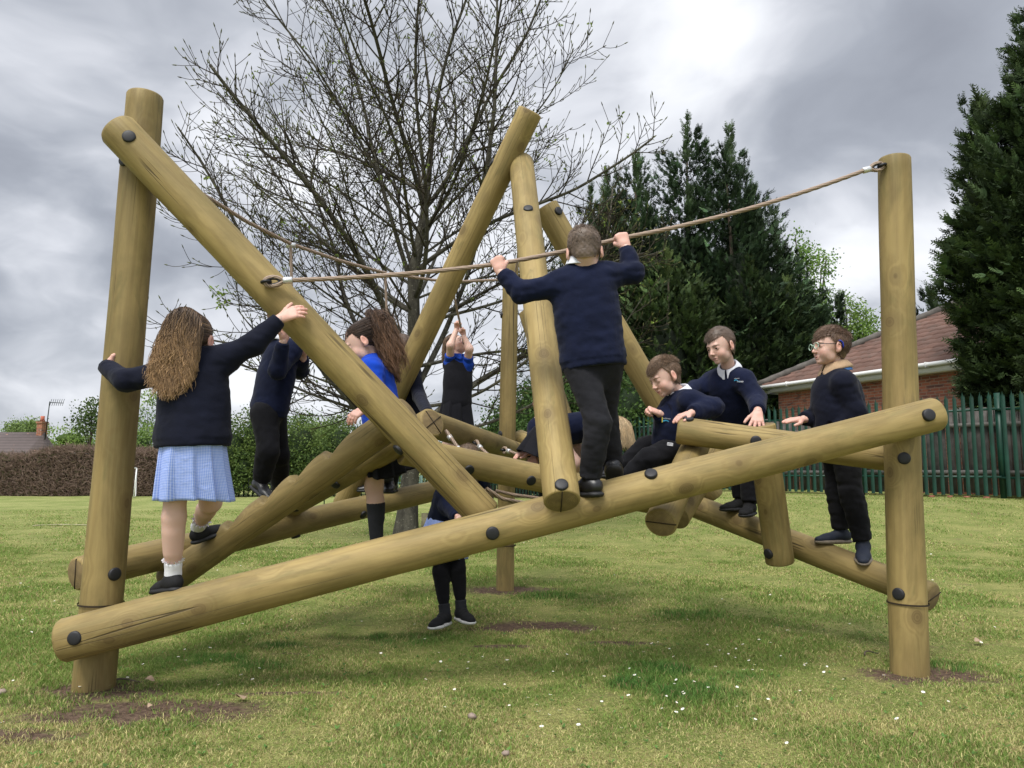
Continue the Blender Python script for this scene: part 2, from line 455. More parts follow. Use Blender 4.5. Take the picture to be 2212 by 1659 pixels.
# ================================================================ grass blades, one mass
def soil_val(x, y):
    s_ = np.full(len(x), -9.)
    for (sx_, sy_, rx, ry) in SOIL: s_ = np.maximum(s_, 1 - np.sqrt(((x - sx_) / rx) ** 2 + ((y - sy_) / ry) ** 2))
    return s_
def vnoise(x, y, sc_, seed):
    r_ = np.random.default_rng(seed); tab = r_.random((256, 256)); 
    x = x * sc_ + 500.3; y = y * sc_ + 500.7; xi = np.floor(x).astype(int); yi = np.floor(y).astype(int); fx = smooth01(x - xi); fy = smooth01(y - yi)
    g_ = lambda a, b: tab[a % 256, b % 256]
    return (g_(xi, yi) * (1 - fx) + g_(xi + 1, yi) * fx) * (1 - fy) + (g_(xi, yi + 1) * (1 - fx) + g_(xi + 1, yi + 1) * fx) * fy
tufts = [gpt(450, 1428), gpt(560, 1440), gpt(1430, 1455), gpt(1370, 1480), gpt(1500, 1500), gpt(1180, 1290), gpt(2050, 1445), gpt(600, 1395), gpt(1490, 1330), gpt(870, 1380), gpt(1600, 1470)]
tuftr = [.26, .20, .22, .16, .25, .30, .18, .16, .3, .3, .2]
def blades(n, y0, y1, hh, ww, powr=1.0):
    y = y0 + (y1 - y0) * rng.random(n) ** powr
    x = (rng.random(n) * 2 - 1) * (y * .70 + .25)
    # gather into small clumps
    cl_ = vnoise(x, y, 9, 5) * .5 + vnoise(x, y, 23, 6) * .5
    keep = rng.random(n) < (.50 + .8 * cl_)
    sv = soil_val(x, y) + (vnoise(x, y, 7, 9) * .5 + vnoise(x, y, 22, 10) * .5 - .5) * 1.8
    keep &= rng.random(n) > smooth01((sv + .2) / .8) * .97
    bare = vnoise(x + 9, y, 3.0, 12) * .7 + vnoise(x, y, 8.0, 13) * .3
    keep &= rng.random(n) > smooth01((bare - .68) / .12) * .6
    x, y = x[keep], y[keep]; n = len(x)
    tf = np.zeros(n)
    for c, r_ in zip(tufts, tuftr): tf = np.maximum(tf, smooth01(1.35 - np.sqrt((x - c[0]) ** 2 + ((y - c[1]) * 1.5) ** 2) / r_))
    tf *= .4 + .6 * vnoise(x, y, 12, 22)
    lush = smooth01((vnoise(x, y, 1.3, 31) * .45 + vnoise(x, y, 4.3, 32) * .35 + vnoise(x, y, 11, 33) * .2 - .40) / .2)
    h = hh * (.45 + .9 * rng.random(n)) * (.8 + .5 * lush) * (1 + .9 * tf)
    az = rng.random(n) * 2 * pi; lean = (.35 + .9 * rng.random(n)) * (1 - .35 * tf)
    w_ = ww * (.6 + .8 * rng.random(n)); fa = rng.random(n) * 2 * pi
    base = np.stack([x, y, gz(x, y) - .004], -1)
    sd = np.stack([np.cos(fa), np.sin(fa), np.zeros(n)], -1) * w_[:, None] / 2
    ld = np.stack([np.cos(az), np.sin(az), np.zeros(n)], -1)
    mid = base + ld * (h * lean * .35)[:, None] + np.array([0, 0, 1]) * (h * .6)[:, None]
    tip = base + ld * (h * lean)[:, None] + np.array([0, 0, 1]) * (h * (1 - .25 * lean))[:, None]
    V = np.stack([base - sd, base + sd, mid + sd * .7, mid - sd * .7, tip], 1).reshape(-1, 3)
    k = np.arange(n)[:, None] * 5
    Q = k + np.array([[0, 1, 2, 3]]); T = k + np.array([[3, 2, 4]])
    dry = rng.random(n) < (.42 - .32 * lush - .4 * tf + .30 * smooth01((3.7 - y) / .9) * (1 - .5 * lush))
    gA = np.array([.160, .265, .050]); gB = np.array([.345, .415, .112]); gT = np.array([.070, .175, .036]); gD = np.array([.60, .53, .24]); gBr = np.array([.34, .23, .12])
    r_ = rng.random(n)[:, None]
    c = gA * (1 - r_) + gB * r_
    c = c * (1 - .5 * lush[:, None]) + gA * .42 * lush[:, None]
    c = c * (1 - tf[:, None]) + (gT * (.8 + .6 * r_)) * tf[:, None]
    c[dry] = (gD * (.55 + .6 * r_))[dry]
    br = rng.random(n) < .07; c[br] = gBr
    c *= (.8 + .4 * rng.random(n))[:, None]
    return V, Q, T, np.repeat(c, 5, 0)
gm = attr_mat('grass_blades', .75, .25, trans=.35)
parts_ = [blades(430000, 1.9, 4.6, .019, .0030, .9), blades(330000, 4.4, 9.5, .021, .0050, .85), blades(110000, 9, 18, .022, .010, .9)]
off_ = 0; VV = []; QQ = []; TT = []; CC = []
for V_, Q_, T_, C_ in parts_:
    VV.append(V_); QQ.append(Q_ + off_); TT.append(T_ + off_); CC.append(C_); off_ += len(V_)
grass = mk('grass', np.vstack(VV), [np.vstack(QQ), np.vstack(TT)], [gm], col=np.vstack(CC))
tag(grass, 'short patchy mown grass over the whole field', 'grass', kind='stuff')
# broad little weed leaves and daisy rosettes among the blades
n = 1500
y = 2.0 + 5.5 * rng.random(n) ** 1.2; x = (rng.random(n) * 2 - 1) * (y * .7 + .2)
k_ = soil_val(x, y) < -.1; x, y = x[k_], y[k_]; n = len(x)
az = rng.random(n * 5) * 2 * pi; L_ = .006 + .010 * rng.random(n * 5); c = np.repeat(np.stack([x, y, gz(x, y) + .008], -1), 5, 0)
d_ = np.stack([np.cos(az), np.sin(az), .35 + .5 * rng.random(n * 5)], -1); s_ = np.stack([-np.sin(az), np.cos(az), np.zeros(n * 5)], -1)
V_ = np.stack([c, c + d_ * (L_ * .6)[:, None] + s_ * (L_ * .32)[:, None], c + d_ * L_[:, None] * 1.1, c + d_ * (L_ * .6)[:, None] - s_ * (L_ * .32)[:, None]], 1).reshape(-1, 3)
cc_ = np.repeat(np.array([.10, .20, .045]) * (.7 + .8 * rng.random((n, 1))), 20, 0)
wd = mk('clover_leaves', V_, np.arange(n * 5 * 4).reshape(-1, 4), [gm], col=cc_)
tag(wd, 'tiny clover and weed leaves mixed into the lawn', 'weeds', kind='stuff')

# daisies: each one its own flower
dm = attr_mat('daisy', .7, .2)
def daisy_mesh(sd):
    r_ = np.random.default_rng(sd); mb = MB(); th = np.arange(13) * 2 * pi / 13
    for a in th:
        a += r_.uniform(-.1, .1); d = np.array([cos(a), sin(a), .12]); s = np.array([-sin(a), cos(a), 0])
        mb.add([d * .003 - s * .0012, d * .009 - s * .0022, d * .0125, d * .009 + s * .0022, d * .003 + s * .0012], T=[[0, 1, 4], [1, 3, 4], [1, 2, 3]], col=(.80, .80, .78))
    v, q = strands(np.array([[[0, 0, -.03], [.002, 0, -.012], [0, 0, 0]]]), np.full((1, 3), .0009)); mb.add(v, q, col=(.1, .18, .05))
    a = np.arange(8) * 2 * pi / 8
    V = np.vstack([np.stack([.0036 * np.cos(a), .0036 * np.sin(a), np.full(8, .001)], -1), [[0, 0, .004]]])
    mb.add(V, T=[[i, (i + 1) % 8, 8] for i in range(8)], col=(.75, .50, .04))
    o = mb.build('daisy', [dm], use_col=True); return o
dpx = [(400, 1435), (455, 1432), (475, 1440), (520, 1470), (545, 1483), (275, 1477), (560, 1455), (952, 1440), (965, 1448), (1012, 1438), (1010, 1452), (934, 1455),
       (1088, 1518), (1100, 1535), (1140, 1515), (1160, 1530), (1163, 1545), (1250, 1540), (1345, 1470), (1360, 1462), (1380, 1478), (1450, 1460), (1555, 1412), (1575, 1406), (1590, 1410),
       (1598, 1402), (1562, 1420), (1605, 1400), (1640, 1392), (1665, 1398), (1738, 1445), (1780, 1463), (1822, 1480), (1500, 1490), (1530, 1500), (1440, 1515), (1462, 1530), (1300, 1525), (1265, 1520),
       (1190, 1440), (1225, 1430), (1430, 1540), (1475, 1545), (1660, 1530), (1910, 1470), (1700, 1560), (1990, 1480), (2080, 1490), (1170, 1580), (1700, 1620), (950, 1600), (2120, 1396), (2150, 1370), (2185, 1330), (1560, 1300),
       (505, 1250), (515, 1256), (525, 1247), (560, 1262), (540, 1255), (580, 1240), (600, 1250), (620, 1236), (300, 1200), (90, 1215), (70, 1260), (40, 1310), (270, 1180), (380, 1170), (520, 1180)]
protos_ = [daisy_mesh(i) for i in range(3)]
rg2 = np.random.default_rng(3)
extra = [(rg2.uniform(0, 2212), 1085 + 520 * rg2.random() ** 1.6) for _ in range(150)]
extra += [(rg2.normal(420, 90), rg2.normal(1245, 22)) for _ in range(30)] + [(rg2.normal(1500, 160), rg2.normal(1450, 40)) for _ in range(28)]
nd_ = 0
for k_, (u, v) in enumerate(dpx + extra):
    if v < 1080: continue
    p = gpt(u, v); 
    if p[1] > 18: continue
    if p[1] > 9 and u > 1150: continue
    pr = protos_[k_ % 3]; o = pr if nd_ < 3 and k_ == nd_ else pr.copy()
    if o is not pr: COL.objects.link(o)
    o.location = (p[0], p[1], float(gz(p[0], p[1])) + .024 + rg2.uniform(0, .008))
    s_ = rg2.uniform(.40, .72)
    o.scale = (s_, s_, s_); o.rotation_euler = (rg2.uniform(-.5, .2), rg2.uniform(-.3, .3), rg2.uniform(0, 6))
    tag(o, 'tiny white daisy with a yellow middle open in the short grass', 'daisy', 'daisies dotted over the lawn'); nd_ += 1
# twigs, stones and dead leaves lying near the posts
def debris(u, v, kind, lab, size=1.0, rot=0):
    p = gpt(u, v); z = float(gz(p[0], p[1])); mb = MB()
    if kind == 'twig':
        t = np.linspace(0, 1, 8)[:, None]; d = np.array([cos(rot), sin(rot), 0]); pts = p + d * t * .16 * size + np.array([0, 0, 1]) * (.012 + .01 * np.sin(t * 5)) + np.array([-d[1], d[0], 0]) * .012 * np.sin(t * 6)
        mb.tube(pts, np.linspace(.005, .002, 8) * size, 6); m_ = DEB['twig']
    elif kind == 'stone':
        r_ = np.random.default_rng(int(u)); th = np.linspace(0, pi, 8); ph = np.arange(10) * 2 * pi / 10
        V = np.array([[sin(a) * cos(b) * .022, sin(a) * sin(b) * .018, cos(a) * .014] for a in th for b in ph]) * (1 + .1 * r_.standard_normal((80, 1))) * size
        i = np.arange(7)[:, None] * 10; j = np.arange(10)[None]; q = np.stack([i + j, i + 10 + j, i + 10 + (j + 1) % 10, i + (j + 1) % 10], -1).reshape(-1, 4)
        mb.add(V + p + np.array([0, 0, z + .012]), q); m_ = DEB['stone']
    else:
        a = np.linspace(0, 1, 7); w_ = np.sin(a * pi) ** .8 * .016 * size; d = np.array([cos(rot), sin(rot), 0]); s = np.array([-d[1], d[0], .35])
        c = p + d * (a * .05 * size)[:, None] + np.array([0, 0, 1]) * (.02 + .01 * np.sin(a * 4))[:, None]
        V = np.vstack([c - s * w_[:, None], c + s * w_[:, None]]); j = np.arange(6); mb.add(V, np.stack([j, j + 1, 8 + j, 7 + j], -1)); m_ = DEB['leaf']
    o = mb.build({'twig': 'twig', 'stone': 'stone', 'leaf': 'dead_leaf'}[kind], [m_], smooth=kind == 'stone')
    return tag(o, lab, {'twig': 'twig', 'stone': 'stone', 'leaf': 'dead leaf'}[kind])
DEB = dict(twig=simple('dead_twig', (.10, .075, .055), .8), stone=simple('pale_stone', (.26, .20, .16), .85, var=.2, vscale=60), leaf=simple('dead_leaf', (.34, .24, .16), .8))
debris(232, 1482, 'twig', 'dark bent twig on the bare soil by the left post', 1.0, .5)
debris(1868, 1420, 'twig', 'short dark twig at the edge of the soil round the right post', .9, .7)
debris(312, 1478, 'leaf', 'small pale leaf on the bare soil right of the left post', .9, 0)
debris(526, 1522, 'leaf', 'large dry curled leaf lying below the left end of the frame', 1.3, 2.2)
debris(318, 1540, 'leaf', 'tiny dry leaf fragment on the trodden ground below the left post', .7, 1.2)
debris(1020, 1553, 'stone', 'round pinkish stone lying in the middle of the worn grass', .8)
debris(1092, 1716 if False else 1635, 'stone', 'flat pale stone near the bottom edge of the lawn', .65)
debris(4, 1503, 'stone', 'grey stone at the far left edge of the trodden ground', .8)
debris(2106, 1394, 'leaf', 'crumpled dark leaf on the grass right of the right post', 1.2, .3)

# ================================================================ foliage machinery
fol = attr_mat('foliage', .7, .25, trans=.3)
fol_dark = attr_mat('conifer_foliage', .72, .22, trans=.12)
barkm = None
def bark_mat(name, c1, c2, sc_=9):
    m, t, b = new_mat(name)
    oc = t.new('ShaderNodeTexCoord').outputs['Object']
    n = t.noise(t.vmath('MULTIPLY', oc, (1, 1, .35)), sc_, 6, .7); n2 = t.noise(oc, sc_ * 5, 4, .7); ln = t.smooth(t.noise(oc, sc_ * 3.3, 3, .6), .60, .68)
    c = t.mix(t.smooth(n, .35, .65), c1, c2); c = t.mix(t.math('MULTIPLY', ln, .5), c, (.33, .32, .25))
    c = t.mix(t.smooth(n2, .3, .7, 0, .4), c, tuple(x * .5 for x in c1))
    t.l.new(c, b.inputs['Base Color']); b.inputs['Roughness'].default_value = .9; b.inputs['Specular IOR Level'].default_value = .15
    bp = t.new('ShaderNodeBump', Strength=.7, Distance=.01, Height=n2); t.l.new(bp.outputs[0], b.inputs['Normal'])
    return m
BARK = bark_mat('grey_bark', (.050, .046, .036), (.110, .102, .078))
BARKT = attr_mat('twig_bark', .9, .12)
BARKD = bark_mat('dark_bark', (.05, .038, .028), (.10, .08, .06))

def unit(v): return v / (np.linalg.norm(v, axis=-1, keepdims=True) + 1e-9)
def fronds(orig, dirn, L, rng_, nl=9, col=(.035, .055, .02), tipc=(.07, .10, .035), wide=.42, droop=0.0, cvar=.5):
    """feathery cypress sprays: each a flat comb of small pointed leaflets along a bent axis"""
    n = len(orig); d = unit(dirn); up = np.array([0, 0, 1.])
    side = unit(np.cross(d, up + rng_.normal(0, .6, (n, 3)))); nrm = np.cross(side, d)
    tt = np.linspace(.05, 1, nl)
    ax = orig[:, None] + d[:, None] * (L[:, None] * tt)[..., None] + up * ((.16 - droop) * L[:, None] * tt ** 2)[..., None]
    ax = np.concatenate([ax, ax], 1); sg = np.concatenate([np.ones(nl), -np.ones(nl)]); t2 = np.concatenate([tt, tt])
    ll = L[:, None] * (wide * (1 - .72 * t2) + .06) * rng_.uniform(.7, 1.25, (n, 2 * nl))
    fw = rng_.uniform(.75, 1.15, (n, 2 * nl))
    dd = unit(d[:, None] * fw[..., None] + side[:, None] * sg[None, :, None] * .8 + nrm[:, None] * rng_.normal(0, .28, (n, 2 * nl))[..., None])
    wd_ = unit(np.cross(dd, nrm[:, None])) * (ll * .17)[..., None]
    b0 = ax - wd_ * .55; b1 = ax + wd_ * .55; m0 = ax + dd * (ll * .5)[..., None] + wd_; m1 = ax + dd * (ll * .5)[..., None] - wd_
    tip = ax + dd * ll[..., None]
    V = np.stack([b0, m1, tip, m0, b1], 2).reshape(-1, 3)
    k = np.arange(n * 2 * nl)[:, None] * 5
    Q = k + np.array([[0, 1, 3, 4]]); T = k + np.array([[1, 2, 3]])
    br = np.exp(rng_.normal(0, cvar * .6, (n, 1, 1)))
    mixf = np.broadcast_to(t2[None, :, None], (n, 2 * nl, 1)) * .6
    c0 = (np.array(col) * (1 - mixf) + np.array(tipc) * mixf) * br
    c = np.repeat(c0[:, :, None], 5, 2).reshape(-1, 3)
    return V, Q, T, np.clip(c, 0, 1)
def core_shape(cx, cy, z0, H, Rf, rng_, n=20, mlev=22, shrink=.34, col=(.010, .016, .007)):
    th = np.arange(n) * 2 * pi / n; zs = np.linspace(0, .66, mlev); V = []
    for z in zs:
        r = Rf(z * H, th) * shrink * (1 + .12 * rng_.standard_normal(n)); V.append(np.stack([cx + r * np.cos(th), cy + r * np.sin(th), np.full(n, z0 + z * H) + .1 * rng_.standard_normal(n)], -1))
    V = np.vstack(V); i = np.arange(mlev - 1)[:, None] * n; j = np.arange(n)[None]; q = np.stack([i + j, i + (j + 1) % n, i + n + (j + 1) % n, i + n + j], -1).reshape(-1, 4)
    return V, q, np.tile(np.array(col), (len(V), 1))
def cypress(u, Y, vtop, halfpx, nf, L, label, zbase=.0, low=.3, lead=3, seed=0, col=(.030, .052, .018), tipc=(.065, .095, .030), group='cypresses behind the fence', widest=.32, lobes=None, basew=.75, pexp=.66, rv=(.80, 1.22), bpow=.8):
    rg = np.random.default_rng(seed); x = (u - W0 / 2) / F0 * Y
    z0 = float(gz(x, Y)) + zbase; top = CAMH + (1014 - vtop) / F0 * Y; H = top - z0; R0 = halfpx / F0 * Y
    root = empty('cypress_tree', (x, Y, z0), label, 'conifer', group)
    tk = MB(); zz = np.linspace(0, H * .9, 12); tk.tube(np.stack([np.full(12, x) + .05 * np.sin(zz), np.full(12, Y) + 0 * zz, z0 + zz], -1), np.linspace(.17, .03, 12) * min(1, H / 9), 9)
    tk.build('trunk', [BARKD], root, smooth=True)
    leads = [(0, 0, 1.0, 1.0)] + [(rg.uniform(-.5, .5), rg.uniform(-.4, .4), rg.uniform(.80, .95), rg.uniform(.45, .6)) for _ in range(lead)]
    if lobes: leads = [(0, 0, 1.0, 1.0)] + lobes
    mb = MB()
    for (lx, ly, hf, rf) in leads:
        ph = rg.uniform(0, 6.28, 6); Hh = H * hf; Rr = R0 * rf
        def Rf(z, a):
            t = z / Hh; base = np.clip(t / widest, 0, 1) ** bpow * (1 - basew) + basew
            prof = np.clip(1 - t, 0, 1) ** pexp * base
            lob = 1 + .15 * np.sin(3 * a + ph[0] + z * .9) + .10 * np.sin(5 * a + ph[1] - z * 1.7) + .09 * np.sin(8 * a + ph[2] + z * 3.1)
            return Rr * prof * lob + .03
        nn = int(nf * (rf * hf if rf < 1 else 1)); per = 16; nbg = nn // per
        cx, cy = x + lx * R0, Y + ly * R0
        t = 1 - rg.random(nbg) ** .60; z = low + (Hh - low) * np.clip(t, 0, 1) * .97; a = rg.uniform(0, 2 * pi, nbg); tz = z / Hh
        r = Rf(z, a); reach = rg.uniform(*rv, nbg) + .25 * tz * rg.random(nbg)
        el = .05 + 1.0 * tz ** 1.2 + rg.normal(0, .16, nbg)
        bd = np.stack([np.cos(a) * np.cos(el), np.sin(a) * np.cos(el), np.sin(el)], -1)
        bl = np.maximum(r * .62, .35) * reach
        bo = np.stack([cx + r * .45 * np.cos(a), cy + r * .45 * np.sin(a), z0 + z], -1)
        s_ = rg.random((nbg, per)) ** .75
        ctr = bo[:, None] + bd[:, None] * (bl[:, None] * s_)[..., None]
        ctr[..., 2] += (s_ ** 2 * .12 - .10 * np.sin(s_ * 3)) * bl[:, None]
        spread = (.30 * (1.05 - s_) + .06) * np.minimum(bl, 1.4)[:, None]
        o = (ctr + rg.standard_normal((nbg, per, 3)) * spread[..., None] * np.array([1, 1, .55])).reshape(-1, 3)
        d = unit(np.repeat(bd, per, 0) + rg.standard_normal((nbg * per, 3)) * np.array([.38, .38, .28]))
        tzz = np.repeat(tz, per)
        LL = L * rg.uniform(.55, 1.2, nbg * per) * (.60 + .45 * (1 - tzz))
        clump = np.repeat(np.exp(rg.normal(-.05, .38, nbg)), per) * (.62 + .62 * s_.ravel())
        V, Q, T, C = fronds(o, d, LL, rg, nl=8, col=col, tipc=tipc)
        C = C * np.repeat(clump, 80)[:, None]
        mb.add(V, Q, T, col=C)
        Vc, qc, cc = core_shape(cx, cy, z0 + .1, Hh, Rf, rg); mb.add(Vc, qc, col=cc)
        # spiky leader
        nt = 34; zt = np.linspace(.90, 1.03, nt) * Hh; a2 = rg.uniform(0, 6.28, nt)
        o2 = np.stack([cx + .03 * np.cos(a2), cy + .03 * np.sin(a2), z0 + zt - L * .5], -1); el2 = rg.uniform(.9, 1.35, nt)
        d2 = np.stack([np.cos(a2) * np.cos(el2), np.sin(a2) * np.cos(el2), np.sin(el2)], -1)
        V, Q, T, C = fronds(o2, d2, np.full(nt, L * .9), rg, nl=8, col=tipc, tipc=tipc); mb.add(V, Q, T, col=C)
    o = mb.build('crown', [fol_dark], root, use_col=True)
    return root
def leaf_quads(c, rng_, size, col, cvar=.3):
    n = len(c); d = unit(rng_.standard_normal((n, 3)) + np.array([0, 0, .15])); s = unit(np.cross(d, rng_.standard_normal((n, 3))))
    sz = size * rng_.uniform(.6, 1.3, n)[:, None]
    V = np.stack([c, c + d * sz * .5 + s * sz * .34, c + d * sz, c + d * sz * .5 - s * sz * .34], 1).reshape(-1, 3)
    C = np.clip(np.repeat(np.array(col) * np.exp(rng_.normal(0, cvar, (n, 1))), 4, 0), 0, 1)
    return V, np.arange(n * 4).reshape(-1, 4), C
def bushy(name, label, cat, blobs, n, size, col, col2, seed, group=None, trunk=None, base=None, twigs=0, mat_=None, core=.55):
    """blobs: (x,y,z,rx,ry,rz) lobes filled with leaf clumps; open edges let the sky through"""
    rg = np.random.default_rng(seed); b = np.array(blobs); base = base if base is not None else (b[0, 0], b[0, 1], 0)
    root = empty(name, (base[0], base[1], float(gz(base[0], base[1]))), label, cat, group)
    mb = MB(); vol = (b[:, 3] * b[:, 4] * b[:, 5]) ** (2 / 3); pr = vol / vol.sum()
    ncl = max(12, n // 26); bi = rg.choice(len(b), ncl, p=pr)
    dr = unit(rg.standard_normal((ncl, 3))); rr = rg.uniform(.45, 1.08, ncl)[:, None] ** .6
    cc = b[bi, :3] + dr * rr * b[bi, 3:]
    cc = cc[cc[:, 2] > .05]; ncl = len(cc)
    k = rg.integers(0, ncl, n); sp = size * 2.1
    pts = cc[k] + rg.standard_normal((n, 3)) * sp * np.array([1, 1, .7])
    tint = rg.uniform(0, 1, ncl)[k][:, None]
    C0 = np.array(col) * (1 - tint) + np.array(col2) * tint
    V, Q, C = leaf_quads(pts, rg, size, (1, 1, 1), .25); C = np.clip(C * np.repeat(C0, 4, 0), 0, 1); mb.add(V, Q, col=C)
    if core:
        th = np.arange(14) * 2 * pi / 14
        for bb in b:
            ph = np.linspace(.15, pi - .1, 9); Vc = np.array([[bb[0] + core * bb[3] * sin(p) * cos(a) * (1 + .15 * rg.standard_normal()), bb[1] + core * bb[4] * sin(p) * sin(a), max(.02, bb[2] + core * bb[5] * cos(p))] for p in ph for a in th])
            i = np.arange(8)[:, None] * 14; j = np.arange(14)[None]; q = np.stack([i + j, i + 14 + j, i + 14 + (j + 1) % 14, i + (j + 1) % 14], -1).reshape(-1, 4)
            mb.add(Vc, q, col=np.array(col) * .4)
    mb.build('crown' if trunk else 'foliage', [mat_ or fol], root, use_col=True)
    if trunk:
        tb = MB(); h, r = trunk; bx, by = base[0], base[1]; z0 = float(gz(bx, by))
        tb.tube([(bx, by, z0 - .1), (bx + .03, by, z0 + h * .5), (bx, by, z0 + h)], [r, r * .8, r * .5], 8)
        for bb in b[:7]: tb.tube([(bx, by, z0 + h * .55), ((bx + bb[0]) / 2, (by + bb[1]) / 2, (z0 + h * .6 + bb[2]) / 2 + .1), tuple(bb[:3])], [r * .5, r * .35, r * .15], 6)
        tb.build('trunk', [BARKD], root, smooth=True)
    return root
def blob(u, v, Y, ru, rv, ry=None):
    x = (u - W0 / 2) / F0 * Y; z = CAMH + (1014 - v) / F0 * Y
    return (x, Y, z, ru / F0 * Y, (ry or ru) / F0 * Y, rv / F0 * Y)

# ---- cypresses (Leyland) behind the fence on the right
gL, tL = (.020, .039, .018), (.050, .080, .032)
cypress(1500, 28.5, 236, 215, 8200, .40, 'tallest dark green cypress of the group, its spiky leader above all others', seed=2, col=gL, tipc=tL, lead=2, lobes=[(.42, -.1, .955, .5), (-.5, .1, .86, .6)])
cypress(1385, 27.5, 322, 175, 5600, .38, 'cypress left of the tallest one, its pointed top among bare twigs', seed=3, col=gL, tipc=tL, lead=2)
cypress(1280, 29.0, 400, 155, 4600, .38, 'leftmost cypress of the group, half hidden by the bare tree', seed=4, col=gL, tipc=tL, lead=3)
cypress(1590, 27.2, 300, 205, 6200, .38, 'cypress right of the tallest one with a broad shoulder', seed=5, col=gL, tipc=tL, lead=2)
cypress(1692, 27.4, 455, 140, 3900, .34, 'shorter cypress at the right end of the group beside the pale green trees', seed=6, col=gL, tipc=tL, lead=1)
cypress(1450, 25.2, 540, 200, 7600, .33, 'low front cypress behind the seated boy', seed=7, col=(.028, .050, .016), tipc=(.075, .105, .03), lead=3)
cypress(1230, 26.5, 620, 110, 3400, .33, 'small cypress low behind the rear post', seed=8, col=(.03, .055, .018), tipc=(.075, .11, .03), lead=2)
cypress(1630, 26.0, 560, 190, 6400, .33, 'low dark cypress behind the boy who leans forward', seed=9, col=(.026, .048, .016), tipc=(.07, .10, .03), lead=2)
cypress(2322, 15.2, -60, 325, 12500, .40, 'huge dark cypress filling the right edge in front of the brick building', seed=12, col=(.024, .044, .017), tipc=(.070, .102, .034), lead=2, group=None, low=1.5, widest=.50, basew=.08, pexp=.95, rv=(.72, 1.4), bpow=1.8)
cypress(2030, 27.5, 628, 90, 900, .5, 'distant dark cypress rising behind the building roof', seed=13, col=gL, tipc=tL, group=None)
cypress(1760, 28.5, 610, 120, 3600, .34, 'dark cypress whose lower boughs hang behind the left end of the roof', seed=10, col=gL, tipc=tL, lead=2)
cypress(1338, 28.0, 362, 150, 4300, .38, 'cypress wedged between the leftmost and the pointed one, with a blunt top', seed=31, col=gL, tipc=tL, lead=2)
cypress(1648, 28.2, 398, 165, 4600, .38, 'cypress behind the right shoulder of the group, sloping down to the right', seed=32, col=gL, tipc=tL, lead=2)
# ---- pale green broadleaf trees between the cypresses and the right post
pg, pg2 = (.10, .20, .035), (.23, .36, .075)
bushy('broadleaf_tree', 'fresh pale green tree right of the cypresses with an open top', 'tree',
      [blob(1758, 545, 31, 24, 26), blob(1742, 590, 31, 26, 40), blob(1790, 575, 31, 18, 22), blob(1765, 640, 31, 34, 40), blob(1802, 545, 31, 12, 10), blob(1735, 500, 31, 7, 12), blob(1770, 700, 31, 40, 40)], 5200, .11, pg, pg2, 21, trunk=(6.5, .14), core=0)
bushy('broadleaf_tree', 'lower pale green tree just left of the tall right post', 'tree',
      [blob(1848, 665, 32, 18, 24), blob(1880, 690, 32, 20, 24), blob(1862, 730, 32, 44, 30), blob(1838, 640, 32, 7, 14), blob(1885, 760, 32, 40, 30)], 4600, .11, pg, (.27, .38, .09), 22, trunk=(5, .12), core=0)
bushy('broadleaf_tree', 'dark green round tree behind the right end of the cypress row', 'tree',
      [blob(1800, 720, 33, 60, 50), blob(1850, 760, 33, 70, 45), blob(1720, 740, 33, 60, 60)], 4500, .15, (.035, .07, .02), (.09, .15, .035), 23, trunk=(4, .13))
# ---- low evergreen shrubs behind the net (centre)
dg, dg2 = (.035, .075, .02), (.10, .17, .04)
for k_, (u, v, Y, ru, rv, lab) in enumerate([(1085, 930, 26, 42, 62, 'green shrub seen just left of the rear post'), (1135, 905, 25, 55, 80, 'dark shrub filling the gap behind the rear post'),
        (1205, 900, 24, 70, 95, 'dark leafy shrub behind the leaning log'), (1290, 880, 23.5, 75, 110, 'dark leafy shrub behind the legs of the boy on the rope'), (1365, 890, 22.5, 65, 100, 'dark shrub hugging the green fence left of the seated boy'),
        (1040, 968, 30, 30, 36, 'low yellow-green shrub in the gap left of the rear post')]):
    bushy('evergreen_shrub', lab, 'shrub', [blob(u, v, Y, ru, rv), blob(u - ru * .5, v + rv * .5, Y, ru * .7, rv * .6), blob(u + ru * .5, v + rv * .6, Y, ru * .7, rv * .6)], 5200, .10, dg if k_ < 5 else (.10, .15, .03), dg2 if k_ < 5 else (.22, .27, .07), 40 + k_)
# ---- left: evergreen hedge bushes, willows and the bare brown hedge
for k_, (u, v, Y, ru, rv, lab) in enumerate([(500, 985, 27, 55, 88, 'dark green laurel bush just right of the girl in the blue skirt'), (560, 960, 28, 62, 95, 'laurel bush behind the black trousers of the boy at the sloping log'),
        (650, 975, 27.5, 62, 85, 'laurel bush behind the stepped log'), (735, 975, 28.5, 60, 82, 'laurel bush left of the girl in the bright blue cardigan'), (820, 985, 29, 60, 75, 'laurel bush behind the crossing logs'), (905, 985, 30, 60, 66, 'laurel bush behind the sawn cross end'), (440, 990, 28, 50, 80, 'laurel bush behind the blue skirt')]):
    bushy('laurel_bush', lab, 'shrub', [blob(u, v, Y, ru, rv), blob(u - ru * .55, v + rv * .45, Y - .3, ru * .6, rv * .55), blob(u + ru * .5, v + rv * .4, Y - .3, ru * .65, rv * .6)], 8200, .085, (.05, .095, .022), (.15, .21, .05), 60 + k_, 'laurel bushes along the far side')
